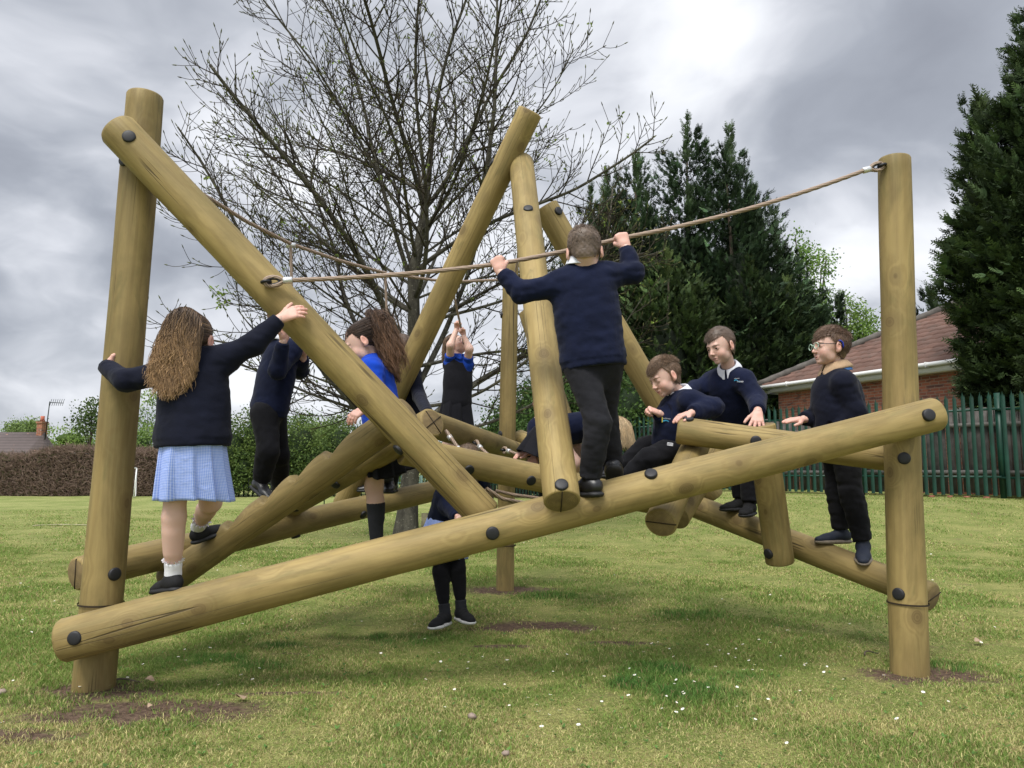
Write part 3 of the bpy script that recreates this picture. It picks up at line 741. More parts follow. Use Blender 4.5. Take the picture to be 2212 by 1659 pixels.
for k_, (u, v, Y, ru, rv, lab) in enumerate([(663, 925, 42, 32, 24, 'grey-green willow top above the bushes left of the blue cardigan'), (718, 930, 44, 26, 26, 'small willow top left of the crossing logs'), (40, 925, 50, 18, 12, 'small round willow top above the house roof'),
        (74, 925, 48, 20, 13, 'round willow top beside the chimney'), (155, 950, 44, 55, 28, 'bright yellow-green shrub mass beyond the brown hedge'), (318, 900, 34, 26, 62, 'airy willow rising behind the hair of the girl'), (305, 965, 33, 40, 40, 'fresh green shrub between left post and blue skirt'), (690, 950, 40, 60, 20, 'grey-green willow crown low behind the laurels')]):
    bushy('willow_tree', lab, 'tree', [blob(u, v, Y, ru, rv), blob(u + ru * .6, v + rv * .5, Y, ru * .7, rv * .6), blob(u - ru * .6, v + rv * .6, Y, ru * .7, rv * .5)], 2600 if k_ != 5 else 1500, .12,
          [(.12, .19, .06), (.13, .20, .07), (.13, .19, .08), (.13, .19, .08), (.15, .26, .04), (.13, .21, .07), (.08, .15, .03), (.12, .18, .06)][k_], (.26, .36, .10), 80 + k_, trunk=(1.5, .08), core=.5 if k_ in (4, 6) else 0, base=((u - W0 / 2) / F0 * Y, Y))
bushy('sycamore_tree', 'slim young sycamore with dark knobbly tufts left of the tall left post', 'tree',
      [blob(196, 880, 36, 16, 16), blob(182, 905, 36, 14, 18), blob(205, 920, 36, 22, 26), blob(175, 930, 36, 10, 12), blob(208, 868, 36, 8, 14)], 1500, .13, (.05, .09, .025), (.12, .17, .05), 95, trunk=(3.3, .06), core=0)

# brown clipped hedge: a mass of bare thin twigs
def brown_hedge(name, label, u0, u1, Y, vtop, seed):
    rg = np.random.default_rng(seed); x0 = (u0 - W0 / 2) / F0 * Y; x1 = (u1 - W0 / 2) / F0 * Y; H = CAMH + (1014 - vtop) / F0 * Y
    root = empty(name, ((x0 + x1) / 2, Y, 0), label, 'hedge'); n = int(3400 * (x1 - x0))
    x = rg.uniform(x0, x1, n); ux = x / Y * F0 + W0 / 2; dip = .84 + .16 * smooth01((ux - 40) / 110); hh = H * dip * (.93 + .12 * vnoise(x, x * 0, .8, seed) + .05 * vnoise(x, x * 0, 3, seed + 1)); 
    face = rg.random(n) < .72
    y = np.where(face, Y - .05 + rg.normal(0, .09, n) + .15 * vnoise(x, x * .3, 1.1, 3), rg.uniform(Y, Y + 1.2, n)); z = np.where(face, rg.random(n) * hh, hh + rg.normal(0, .05, n))
    o = np.stack([x, y, np.clip(z, .02, None)], -1)
    d = unit(rg.standard_normal((n, 3)) * np.array([1, .8, .9]) + np.array([0, -.25, .55])); L = rg.uniform(.08, .26, n)
    d2 = unit(d + rg.standard_normal((n, 3)) * .5)
    PP = np.stack([o, o + d * (L * .5)[:, None], o + d * (L * .5)[:, None] + d2 * (L * .5)[:, None]], 1)
    V, Q = strands(PP, np.stack([np.full(n, .0085), np.full(n, .007), np.full(n, .003)], 1))
    t = rg.random((n, 1)); low = np.clip(1.1 - z / hh, 0, 1)[:, None]
    c = np.array([.17, .115, .085]) * (1 - t) + np.array([.26, .19, .15]) * t; gg = (rg.random((n, 1)) < .35 * np.exp(-((x[:, None] - x0 - 1.2) / 2.2) ** 2) + .08); c = np.where(gg, np.array([.075, .085, .035]), c)
    mb = MB(); mb.add(V, Q, col=np.repeat(c, 9, 0))
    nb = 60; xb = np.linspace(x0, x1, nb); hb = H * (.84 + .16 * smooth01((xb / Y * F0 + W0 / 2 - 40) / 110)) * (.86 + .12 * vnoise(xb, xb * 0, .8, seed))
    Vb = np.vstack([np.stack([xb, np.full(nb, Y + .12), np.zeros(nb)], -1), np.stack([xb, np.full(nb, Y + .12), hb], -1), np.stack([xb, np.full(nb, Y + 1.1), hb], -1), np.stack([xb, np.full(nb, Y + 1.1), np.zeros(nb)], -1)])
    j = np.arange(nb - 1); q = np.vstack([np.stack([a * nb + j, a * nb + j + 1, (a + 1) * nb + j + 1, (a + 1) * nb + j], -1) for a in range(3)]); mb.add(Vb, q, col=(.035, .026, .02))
    mb.build('foliage', [BARKT], root, use_col=True)
brown_hedge('hedge', 'long clipped brown hedge of bare twigs along the far side of the field', -260, 480, 27.5, 974, 5)

# ================================================================ the bare budding tree
def bare_tree():
    rg = np.random.default_rng(42); X0, Y0 = (879 - W0 / 2) / F0 * 10.3, 10.3
    root = empty('ash_tree', (X0, Y0, 0), 'big leafless tree with grey bark and swelling buds in the middle of the field', 'tree')
    BR = []      # (points, radii, level)
    TIPS = []
    cen = np.array([X0 - .05, Y0, 2.1])
    def env(p):
        """>1 outside the crown: a wide open dome, low on the sides"""
        q = (p - np.array([X0 + .02, Y0, 3.55])); 
        up = q[2] / (5.6 if q[2] > 0 else 2.75)
        ox = q[0] / (3.15 if q[0] < 0 else 3.45); oy = q[1] / 3.0
        return sqrt(ox * ox + oy * oy + up * up)
    def grow(p, d, L, r, lev, cu, seg=None):
        seg = seg or {1: .14, 2: .085, 3: .05}[lev]; n = max(4, int(L / seg)); pts = [p.copy()]; rad = [r]; rend = {1: .0065, 2: .0046, 3: .0036}[lev]; wob = rg.normal(0, 1, 3); kids = []
        for i in range(n):
            t = (i + 1) / n; wob = wob * .82 + rg.normal(0, 1, 3) * .5
            d = d + wob * {1: .030, 2: .045, 3: .055}[lev] + np.array([0, 0, 1.]) * cu * (.25 + 1.2 * t); d = d / np.linalg.norm(d)
            p = p + d * seg; pts.append(p.copy()); rad.append(max(rend, r + (rend - r) * t ** .8)); kids.append((p.copy(), d.copy(), t, rad[-1]))
            if lev == 1 and env(p) > 1.0 and t > .2: break
        BR.append((np.array(pts), np.array(rad), lev)); TIPS.append((p.copy(), d.copy()))
        if lev == 3: return
        m = len(kids); stepm = {1: .25, 2: .135}[lev]; k = int(m * (.16 if lev == 1 else .22)); flip = rg.integers(0, 2)
        while k < m:
            q, dd, tt, rr = kids[min(k, m - 1)]; ref = np.cross(dd, [0, 0, 1.]); ref = ref / (np.linalg.norm(ref) + 1e-9); rf2 = np.cross(ref, dd)
            az = (flip % 2) * pi + rg.normal(0, .7) + (.9 if lev == 1 and rg.random() < .3 else 0); sd = ref * cos(az) + rf2 * sin(az); ang = rg.uniform(.60, .95)
            for sg in ((1, -1) if rg.random() < (.25 if lev == 1 else .45) else (1,)):
                nd = dd * cos(ang) + sd * sin(ang) * sg
                if lev == 1:
                    room = max(.22, (1.10 - env(q)) * 2.2); LL = min(rg.uniform(.55, 1.35), room, .5 + L * (1 - tt) * .7); grow(q, nd, LL, min(.017, max(.006, rr * .6)), 2, .050)
                else: grow(q, nd, rg.uniform(.12, .34), .0043, 3, .10)
            k += max(1, int(stepm * rg.uniform(.6, 1.5) / seg)); flip += 1
    tz = np.linspace(-.08, 8.2, 46); tx = X0 + .05 * np.sin(tz * .9) + .018 * tz; tp = np.stack([tx, Y0 + .03 * np.sin(tz * 1.3), tz], -1)
    tr = .118 + .075 * np.exp(-np.clip(tz, 0, 9) * 2.6) - .0118 * np.clip(tz, 0, 9); tr = tr * np.exp(-np.clip(tz - 4.0, 0, 9) * .38); tp[:, 0] += .22 * np.sin(np.clip(tz - 3.6, 0, 9) * .9)
    BR.append((tp, tr, 0))
    def at(z): i = np.argmin(abs(tz - z)); return tp[i].copy(), tr[i]
    def limb(z, az, el, L, r, cu):
        p, _ = at(z); grow(p, np.array([cos(az) * cos(el), sin(az) * cos(el), sin(el)]), L, r, 1, cu)
    # stems forking low that climb nearly upright, bowing outwards first
    for (z, az, el, L, r) in ((1.05, 3.3, .75, 6.0, .058), (1.35, 2.9, 1.02, 6.8, .052), (1.45, .1, .80, 6.2, .056), (1.9, .7, 1.05, 6.5, .046), (2.3, 3.9, 1.05, 6.2, .055), (2.6, 5.4, 1.0, 6.2, .055)): limb(z, az, el, L, r, .012)
    for k in range(16):
        az = k * 2.399 + .4; limb(2.9 + .13 * k, az, rg.uniform(.42, 1.12), rg.uniform(4.2, 6.0), rg.uniform(.024, .038), .017)
    for k, z in enumerate(np.linspace(1.6, 4.4, 13)):
        az = (0 if k % 2 else pi) + rg.normal(0, .75); limb(z, az, .12 + .15 * z + rg.normal(0, .10), rg.uniform(3.0, 4.2), rg.uniform(.017, .026), .026)
    for (az, el, z, cu) in ((pi + .15, .10, 1.5, .032), (pi - .25, .0, 1.8, .035), (.12, -.02, 1.45, .035), (-.3, .10, 1.75, .03), (.3, .25, 2.4, .025), (pi + .4, .22, 2.3, .025), (pi, .38, 3.0, .022), (-.1, .34, 2.9, .022), (.05, -.12, 1.2, .045)): limb(z, az, el, 3.9, .028, cu)
    tb = MB(); bb = MB(); 
    for (pts, rad, lev) in BR:
        if lev <= 1: tb.tube(pts, rad, 12 if lev == 0 else 7)
    tb.build('trunk', [BARK], root, smooth=True)
    byn = {}
    for (pts, rad, lev) in BR:
        if lev >= 2: byn.setdefault(len(pts), []).append((pts, rad))
    dk = np.array([.022, .017, .014]); lt = np.array([.062, .052, .038])
    for m_, lst in byn.items():
        if m_ < 2: continue
        PP = np.array([a for a, b in lst]); RR = np.array([b for a, b in lst]); V, Q = strands(PP, RR, 3)
        t = rg.random((len(lst), 1)); c = np.repeat(dk * (1 - t) + lt * t, m_ * 3, 0); bb.add(V, Q, col=c)
    bb.build('branches', [BARKT], root, use_col=True, smooth=True)
    # buds and a few bursting leaf tufts
    tp_ = np.array([a for a, b in TIPS]); td = np.array([b for a, b in TIPS]); n = len(tp_)
    print('bare tree branches', len(BR), 'tips', n)
    V, Q = strands(np.stack([tp_, tp_ + td * .018, tp_ + td * .036, tp_ + td * .058], 1), np.tile([.0035, .0075, .0065, .001], (n, 1)), 4)
    t = rg.random((n, 1)); cb = MB(); cb.add(V, Q, col=np.repeat(np.array([.07, .06, .03]) * (1 - t) + np.array([.15, .17, .05]) * t, 16, 0))
    nod = rg.choice(n, n // 6, replace=False); p2 = tp_[nod] - td[nod] * rg.uniform(.05, .12, (len(nod), 1)); sd = unit(td[nod] + rg.standard_normal((len(nod), 3)) * .9)
    V, Q = strands(np.stack([p2, p2 + sd * .02, p2 + sd * .045], 1), np.tile([.004, .008, .001], (len(nod), 1)), 4); cb.add(V, Q, col=(.12, .13, .045))
    lf = tp_[rg.choice(n, max(10, n // 30), replace=False)]; pp = np.repeat(lf, 4, 0) + rg.normal(0, .012, (len(lf) * 4, 3))
    V, Q, C = leaf_quads(pp, rg, .04, (.18, .25, .05)); cb.add(V, Q, col=C)
    big = tp_[(abs(tp_[:, 0] - (P(475, 640, 1)[0] / P(475, 640, 1)[1]) * 10.3) < .35) & (abs(tp_[:, 2] - 3.2) < .3)][:4]
    if len(big):
        pp = np.repeat(big, 14, 0) + rg.normal(0, .035, (len(big) * 14, 3)); V, Q, C = leaf_quads(pp, rg, .06, (.24, .34, .07)); cb.add(V, Q, col=C)
    cb.build('buds', [fol], root, use_col=True)
    # board leaning on the foot of the trunk
    mb = MB(); mb.box((X0 + .27, Y0 - .08, .16), (.10, .03, .42)); ob = mb.build('board', [simple('weathered_board', (.14, .125, .07), .9, var=.3, vscale=12)])
    tag(ob, 'short weathered board standing against the foot of the leafless tree', 'board')
bare_tree()

# ================================================================ brick building behind the fence
def brick_mat():
    m, t, b = new_mat('red_brick')
    uvn = t.new('ShaderNodeUVMap').outputs[0]
    br = t.new('ShaderNodeTexBrick', Vector=uvn, Color1=(.38, .125, .065, 1), Color2=(.185, .060, .040, 1), Mortar=(.30, .22, .16, 1), Scale=1.0)
    br.offset = .5
    br.inputs['Mortar Size'].default_value = .009; br.inputs['Brick Width'].default_value = .225; br.inputs['Row Height'].default_value = .075; br.inputs['Bias'].default_value = -.1
    oc = uvn
    bl = t.noise(t.vmath('MULTIPLY', oc, (4.4, 13.3, 1)), 1.0, 0, .5); c = t.mix(t.smooth(bl, .58, .66, 0, .75), br.outputs[0], (.085, .05, .045))
    c = t.mix(t.smooth(t.noise(oc, 1.3, 4, .6), .4, .7, 0, .3), c, (.42, .20, .12))
    sp = t.smooth(t.noise(t.vmath('ADD', oc, (3.1, 8.2, 0)), 5.5, 2, .4), .735, .75); c = t.mix(sp, c, (.62, .58, .55))
    t.l.new(c, b.inputs['Base Color']); b.inputs['Roughness'].default_value = .9
    bp = t.new('ShaderNodeBump', Strength=.6, Distance=.01, Height=t.math('SUBTRACT', 1.0, br.outputs[1])); t.l.new(bp.outputs[0], b.inputs['Normal'])
    return m
BRICK = brick_mat()
def tile_mat():
    m, t, b = new_mat('clay_roof_tile'); uvn = t.new('ShaderNodeUVMap').outputs[0]; s_ = t.new('ShaderNodeSeparateXYZ', i0=uvn)
    cell = t.new('ShaderNodeCombineXYZ', i0=t.math('FLOOR', t.math('DIVIDE', s_.outputs[0], .30)), i1=t.math('FLOOR', t.math('DIVIDE', s_.outputs[1], .34)))
    wn = t.new('ShaderNodeTexWhiteNoise', Vector=cell).outputs[0]
    c = t.mix(wn, (.100, .052, .038), (.160, .086, .064)); c = t.mix(t.smooth(t.noise(uvn, 2.2, 5, .7), .45, .7, 0, .5), c, (.10, .08, .068)); c = t.mix(t.smooth(t.noise(uvn, 30, 3, .7), .5, .75, 0, .3), c, (.18, .12, .09))
    t.l.new(c, b.inputs['Base Color']); b.inputs['Roughness'].default_value = .85; return m
def brick_building():
    e0 = np.array([7.36, 22.8, 3.38]); dl = np.array([.41, -.912, 0]); dl /= np.linalg.norm(dl); nn = np.array([.912, .41, 0]); up = np.array([0, 0, 1.])
    Lw, Dp, zb, zt, pit = 13.0, 8.0, float(gz(8, 18)) - .1, 3.38, R(29)
    root = empty('brick_building', (*(e0 + dl * 6 + nn * 4)[:2], 0), 'low red brick building with brown tiled roof and white gutter beyond the fence', 'building')
    inset = .38; mb = MB(); a = e0 + dl * inset + nn * inset; L2 = Lw - 2 * inset; D2 = Dp - 2 * inset
    cs = [a, a + dl * L2, a + dl * L2 + nn * D2, a + nn * D2]; s0 = 0
    for i in range(4):
        p, q = cs[i], cs[(i + 1) % 4]; l = np.linalg.norm(q - p); V = [[p[0], p[1], zb], [q[0], q[1], zb], [q[0], q[1], zt], [p[0], p[1], zt]]
        mb.add(V, [[0, 1, 2, 3]], uv=[[s0, 0], [s0 + l, 0], [s0 + l, zt - zb], [s0, zt - zb]]); s0 += l + .1
    mb.build('wall', [BRICK], root, use_uv=True)
    tl = tile_mat(); half = Dp / 2; rise = half * math.tan(pit); sl = half / cos(pit)
    mb = MB()
    def slope(c0, dirv, inw, Ln):
        nu = int(Ln / .05); nv = 14
        for r_ in range(nv):
            v0, v1 = r_ * sl / nv, (r_ + 1) * sl / nv + .02
            u0 = v0 * cos(pit); 
            us = np.linspace(u0, Ln - u0, nu)
            if Ln - 2 * u0 <= .1: continue
            uu = us
            def pt(u, v, lift): 
                run = v * cos(pit); uc = np.clip(u, run * 1.0, Ln - run * 1.0)
                return c0 + dirv * uc[:, None] + inw * run + up * (v * sin(pit) + lift)[:, None] if np.ndim(lift) else None
            wv = .022 * np.abs(np.sin(uu * pi / .30)) ** .7
            A = pt(uu, v0, wv + .045); B_ = pt(uu, v1, wv + .008)
            Bt = pt(uu, v0, wv * 0 - .0)
            V = np.vstack([A, B_, Bt]); j = np.arange(nu - 1); 
            uvv = np.vstack([np.stack([uu, np.full(nu, v0 + .01)], -1), np.stack([uu, np.full(nu, v0 + .3)], -1), np.stack([uu, np.full(nu, v0 + .01)], -1)])
            mb.add(V, np.vstack([np.stack([j, j + 1, nu + j + 1, nu + j], -1), np.stack([2 * nu + j, 2 * nu + j + 1, j + 1, j], -1)]), uv=uvv)
    z_ = np.array([0, 0, 0.]); c = [e0, e0 + dl * Lw, e0 + dl * Lw + nn * Dp, e0 + nn * Dp]
    slope(c[0], dl, nn, Lw); slope(c[1], nn, -dl, Dp); slope(c[2], -dl, -nn, Lw); slope(c[3], -nn, dl, Dp)
    rf = mb.build('roof', [tl], root, use_uv=True)
    ht = simple('ridge_tile', (.095, .085, .075), .85, var=.3, vscale=4)
    mb = MB(); r0_ = e0 + (dl + nn) * half + up * rise; r1_ = e0 + dl * (Lw - half) + nn * half + up * rise
    for (p, q) in ((e0 + up * .02, r0_), (c[1] + up * .02, r1_), (c[2] + up * .02, r1_), (c[3] + up * .02, r0_), (r0_, r1_)):
        n_ = int(np.linalg.norm(q - p) / .42); t = np.linspace(0, 1, n_ * 2 + 1); pts = p + (q - p) * t[:, None] + up * .05; rad = np.where(np.arange(len(t)) % 2, .105, .118); mb.tube(pts, rad, 10)
    mb.build('ridge', [ht], rf, smooth=True)
    wh = simple('white_upvc', (.70, .70, .68), .35)
    mb = MB(); gt = MB()
    for (p, q, inw) in ((c[0], c[1], nn), (c[3], c[0], dl), (c[1], c[2], -dl)):
        dd = (q - p) / np.linalg.norm(q - p); mid = (p + q) / 2; l = np.linalg.norm(q - p); Rm = np.array([dd, np.cross(up, dd), up])
        mb.box(mid + inw * .06 - up * .10, (l - .02, .03, .20), Rm); mb.box(mid + inw * .23 - up * .205, (l - .1, .34, .012), Rm)
        gt.tube([p + dd * t_ - inw * .045 - up * .03 for t_ in np.linspace(0.03, l - .03, 12)], .055, 10)
        for t_ in np.arange(1.2, l, 2.2): gt.box(p + dd * t_ - inw * .045 - up * .035, (.03, .135, .135), Rm)
    mb.build('fascia', [wh], root); gt.build('gutter', [wh], root, smooth=False)
brick_building()

# ---- green palisade fence with grey board fence behind it
PAINT = simple('green_fence_paint', (.005, .038, .024), .45, var=.25, vscale=3)
GREYW = simple('grey_weathered_wood', (.085, .078, .072), .9, var=.35, vscale=5)
def fence_line():
    a = np.array([(2102 - W0 / 2) / F0 * 15.3, 15.3]); b = np.array([(1665 - W0 / 2) / F0 * 18.7, 18.7]); d = (b - a) / np.linalg.norm(b - a)
    return a, d
def palisade():
    a, d = fence_line(); start = a - d * 3.2; Ln = 22.5; d3 = np.array([d[0], d[1], 0]); nrm = np.array([-d[1], d[0], 0]) ; nrm = nrm if nrm[1] < 0 else -nrm
    root = empty('palisade_fence', (*(start + d * Ln / 2), .35), 'long green steel palisade fence with pointed tops in front of the brick building', 'fence')
    Rm = np.array([d3, nrm, [0, 0, 1.]]); bay = 2.75; nb = int(Ln / bay)
    for k in range(nb + 1):
        p = start + d * bay * k; z = float(gz(*p)); mb = MB(); mb.box((p[0] - nrm[0] * .03, p[1] - nrm[1] * .03, z + 1.02), (.10, .055, 2.06), Rm); mb.build('post', [PAINT], root)
        if k == nb: break
        pm = MB(); n = 17
        for i in range(n):
            q = p + d * (bay * (i + .75) / (n + .5)); z = float(gz(*q)); hgt = 2.02 + .012 * sin(i * 2.3 + k); w_ = .038; o = np.array([q[0], q[1], z + .05]) + nrm * .05
            prof = [(-w_, 0.0), (-w_ * .45, .012), (0, .022), (w_ * .45, .012), (w_, 0.0)]
            lo = [o + d3 * x + nrm * y_ for x, y_ in prof]; hi = [o + d3 * x + nrm * y_ + np.array([0, 0, hgt - .10]) for x, y_ in prof]
            V = lo + hi + [o + d3 * -w_ * .6 + np.array([0, 0, hgt - .045]), o + nrm * .015 + np.array([0, 0, hgt + .02]), o + d3 * w_ * .6 + np.array([0, 0, hgt - .045])]
            Q = [[0, 1, 6, 5], [1, 2, 7, 6], [2, 3, 8, 7], [3, 4, 9, 8]]; T = [[5, 6, 10], [6, 7, 11], [7, 8, 11], [8, 9, 12]]
            pm.add(V, Q, T)
        pm.build('pale_panel', [PAINT], root)
        for zr in (.42, 1.74):
            mb = MB(); c = start + d * bay * (k + .5); z = float(gz(*c)); mb.box((c[0] + nrm[0] * .022, c[1] + nrm[1] * .022, z + zr), (bay, .045, .045), Rm); mb.build('rail', [PAINT], root)
    r2 = empty('board_fence', (*(start + d * Ln / 2 - nrm[:2] * .3), .35), 'old grey timber board fence standing right behind the green palisade', 'fence')
    rg = np.random.default_rng(4); s_ = 0; mb = MB()
    while s_ < Ln:
        w_ = rg.uniform(.10, .16); q = start + d * (s_ + w_ / 2) - nrm[:2] * (.32 + rg.uniform(0, .025)); z = float(gz(*q)); mb.box((q[0], q[1], z + .92 + rg.uniform(-.03, .03)), (w_ - .006, .018, 1.72), Rm); s_ += w_ + rg.uniform(.0, .02)
    mb.build('boards', [GREYW], r2)
    mb = MB()
    for zr in (.50, 1.45):
        for k in range(8):
            c = start + d * (2.75 * (k + .5)) - nrm[:2] * .275; z = float(gz(*c)); mb.box((c[0], c[1], z + zr), (2.74, .035, .085), Rm)
    mb.build('rails', [simple('pale_rail', (.15, .14, .13), .8, var=.2, vscale=6)], r2)
    # broken bricks at the foot of the fence
    for k, u in enumerate((2018, 2035, 2052, 2068, 2010)):
        q = a + d * (.7 - .28 * k) + nrm[:2] * .12 if False else a + d * (1.1 - .33 * k) + nrm[:2] * (.18 + .05 * (k % 2)); z = float(gz(*q)); mb = MB(); th = k * 1.3
        Rb = np.array([[cos(th), sin(th), 0], [-sin(th), cos(th), 0], [0, 0, 1]]); mb.box((q[0], q[1], z + .018), (.16 if k % 2 else .09, .08, .045), Rb)
        o = mb.build('loose_brick', [simple('broken_brick', (.24, .095, .06), .9, var=.3, vscale=20)]); tag(o, ['whole orange brick at the fence foot, nearest the right edge', 'half brick second from the right edge at the fence foot', 'whole brick in the middle of the loose row by the fence', 'half brick fourth along the foot of the fence', 'last brick of the loose row, farthest along the fence'][4 - k], 'brick', 'bricks at the foot of the fence')
palisade()
# ---- low far fences on the left and behind the crossing logs
def far_fence(name, label, u0, u1, Y, vtop, pitch, mat_, posts=2.75):
    x0 = (u0 - W0 / 2) / F0 * Y; x1 = (u1 - W0 / 2) / F0 * Y; H = CAMH + (1014 - vtop) / F0 * Y
    root = empty(name, ((x0 + x1) / 2, Y, 0), label, 'fence'); mb = MB(); n = int((x1 - x0) / pitch)
    for i in range(n): mb.box((x0 + (i + .5) * pitch, Y, H / 2), (.045 if pitch > .1 else .014, .012, H))
    mb.build('pale_panel', [mat_], root); mb = MB()
    for zr in (.25, H - .22): mb.box(((x0 + x1) / 2, Y + .035, zr), (x1 - x0, .03, .045))
    mb.build('rail', [mat_], root)
    for k in range(int((x1 - x0) / posts) + 1):
        mb = MB(); mb.box((x0 + k * posts, Y + .06, H / 2), (.06, .06, H)); mb.build('post', [mat_], root)
GRD = simple('dark_green_paint', (.004, .012, .009), .5)
far_fence('palisade_fence', 'dark green palisade fence along the foot of the laurel bushes', 430, 830, 26.6, 1030, .155, GRD)
far_fence('mesh_fence', 'pale green mesh fence beyond the foot of the leafless tree', 826, 1040, 23.5, 1027, .08, simple('pale_green_wire', (.09, .16, .13), .5), 1.2)
mb = MB(); p = gpt(700, 1096); mb.tube([(p[0], p[1], -.05), (p[0], p[1], .52)], .016, 8); o = mb.build('marker_post', [PAINT]); tag(o, 'thin green marker post standing alone on the far lawn', 'post')
# ---- small football goal
def goal():
    Y = 25.6; wht = simple('white_goal_paint', (.75, .75, .75), .4); x = (297 - W0 / 2) / F0 * Y; k = Y / F0
    root = empty('football_goal', (x, Y, 0), 'small white football goal seen side-on before the far hedge', 'goal')
    mb = MB(); mb.tube([(x, Y, 0), (x + .05, Y, .98)], .022, 8); mb.build('goal_post', [wht], root, smooth=True)
    mb = MB(); mb.tube([(x + .05, Y, .98), (x - .9, Y - .6, .98)], .022, 8); mb.build('crossbar', [wht], root, smooth=True)
    mb = MB(); mb.tube([(x - .9, Y - .6, .98), (x - .95, Y - .6, 0)], .022, 8); mb.build('goal_post', [wht], root, smooth=True)
    mb = MB(); mb.tube([(x + .05, Y, .95), (x - .16, Y + .45, .06), (x, Y, .04)], .018, 8); mb.build('brace', [wht], root, smooth=True)
goal()
# ---- house beyond the hedge at the far left
def far_house():
    Y = 38.0; D_ = 4.5
    f = lambda u, v: ((u - W0 / 2) / F0 * (Y + D_ / 2), CAMH + (1014 - v) / F0 * (Y + D_ / 2)); xr, zr = f(97, 934); xl = xr - 9; ze = 1.1; D = 4.5
    root = empty('bungalow', ((xl + xr) / 2, Y + D / 2, 0), 'bungalow roof with a brick chimney showing above the brown hedge', 'house')
    mb = MB(); mb.box(((xl + xr) / 2, Y + D / 2, ze / 2), (xr - xl - .4, D - .6, ze)); mb.build('wall', [BRICK], root)
    m, t, b = new_mat('old_slate'); oc = t.new('ShaderNodeTexCoord').outputs['Object']; s_ = t.new('ShaderNodeSeparateXYZ', i0=oc)
    row = t.smooth(t.math('SINE', t.math('MULTIPLY', s_.outputs[2], 42.0)), .2, 1.0, 0, .45); c = t.mix(t.noise(oc, 3, 5, .7), (.085, .066, .062), (.150, .118, .108)); c = t.mix(row, c, (.04, .03, .03))
    c = t.mix(t.smooth(t.noise(t.vmath('MULTIPLY', oc, (1, 1, 3)), 2.2, 2, .5), .70, .73), c, (.34, .19, .14)); t.l.new(c, b.inputs['Base Color']); b.inputs['Roughness'].default_value = .85
    V = [(xl, Y, ze), (xr, Y, ze), (xr, Y + D / 2, zr), (xl, Y + D / 2, zr), (xl, Y + D, ze), (xr, Y + D, ze)]; V += [(x_, y_, z_ - .12) for x_, y_, z_ in V]
    q = np.array([[0, 1, 2, 3], [3, 2, 5, 4], [7, 6, 9, 8], [8, 9, 10, 11], [6, 7, 1, 0], [4, 5, 11, 10]]); T = np.array([[1, 5, 2], [0, 3, 4]])
    rf = mk('roof', V, [q, T], [m], root)
    cb = MB(); cx = f(91, 0)[0]; zc = zr - .4; ztop = f(0, 911)[1]
    sx_ = .27
    def bx(c, s):
        h = np.array(s) / 2; V = np.array([[x, y, z] for x in (-1, 1) for y in (-1, 1) for z in (-1, 1)]) * h + c
        V2 = []; Q = []; U = []
        for idx in ([0, 1, 3, 2], [4, 6, 7, 5], [0, 4, 5, 1], [2, 3, 7, 6], [0, 2, 6, 4], [1, 5, 7, 3]):
            b_ = len(V2); pts = V[idx]; V2 += list(pts); Q.append([b_, b_ + 1, b_ + 2, b_ + 3]); U += [[p_[0] + p_[1], p_[2]] for p_ in pts]
        cb.add(V2, Q, uv=U)
    bx((cx, Y + D / 2, (zc + ztop) / 2), (sx_, .5, ztop - zc)); bx((cx, Y + D / 2, ztop - .05), (sx_ + .05, .60, .10))
    ch = cb.build('chimney', [BRICK], rf, use_uv=True)
    mb = MB(); mb.tube([(cx, Y + D / 2, ztop), (cx, Y + D / 2, ztop + .15), (cx, Y + D / 2, ztop + .28)], [.12, .09, .10], 12); mb.build('chimney_pot', [simple('terracotta', (.45, .13, .08), .8)], root, smooth=True)
    mb = MB(); ax = f(99, 0)[0]; mb.tube([(ax, Y + D / 2, zc), (ax + .12, Y + D / 2, ztop + 1.05)], .025, 6); mb.tube([(ax + .12, Y + D / 2, ztop + 1.0), (ax + .95, Y + D / 2 - .2, ztop + .95)], .02, 6)
    for k in range(7): mb.tube([(ax + .25 + k * .11, Y + D / 2 - .2, ztop + .99 - .18), (ax + .25 + k * .11, Y + D / 2 - .05, ztop + .99 + .18)], .012, 5)
    mb.build('aerial', [GRD], root)
far_house()
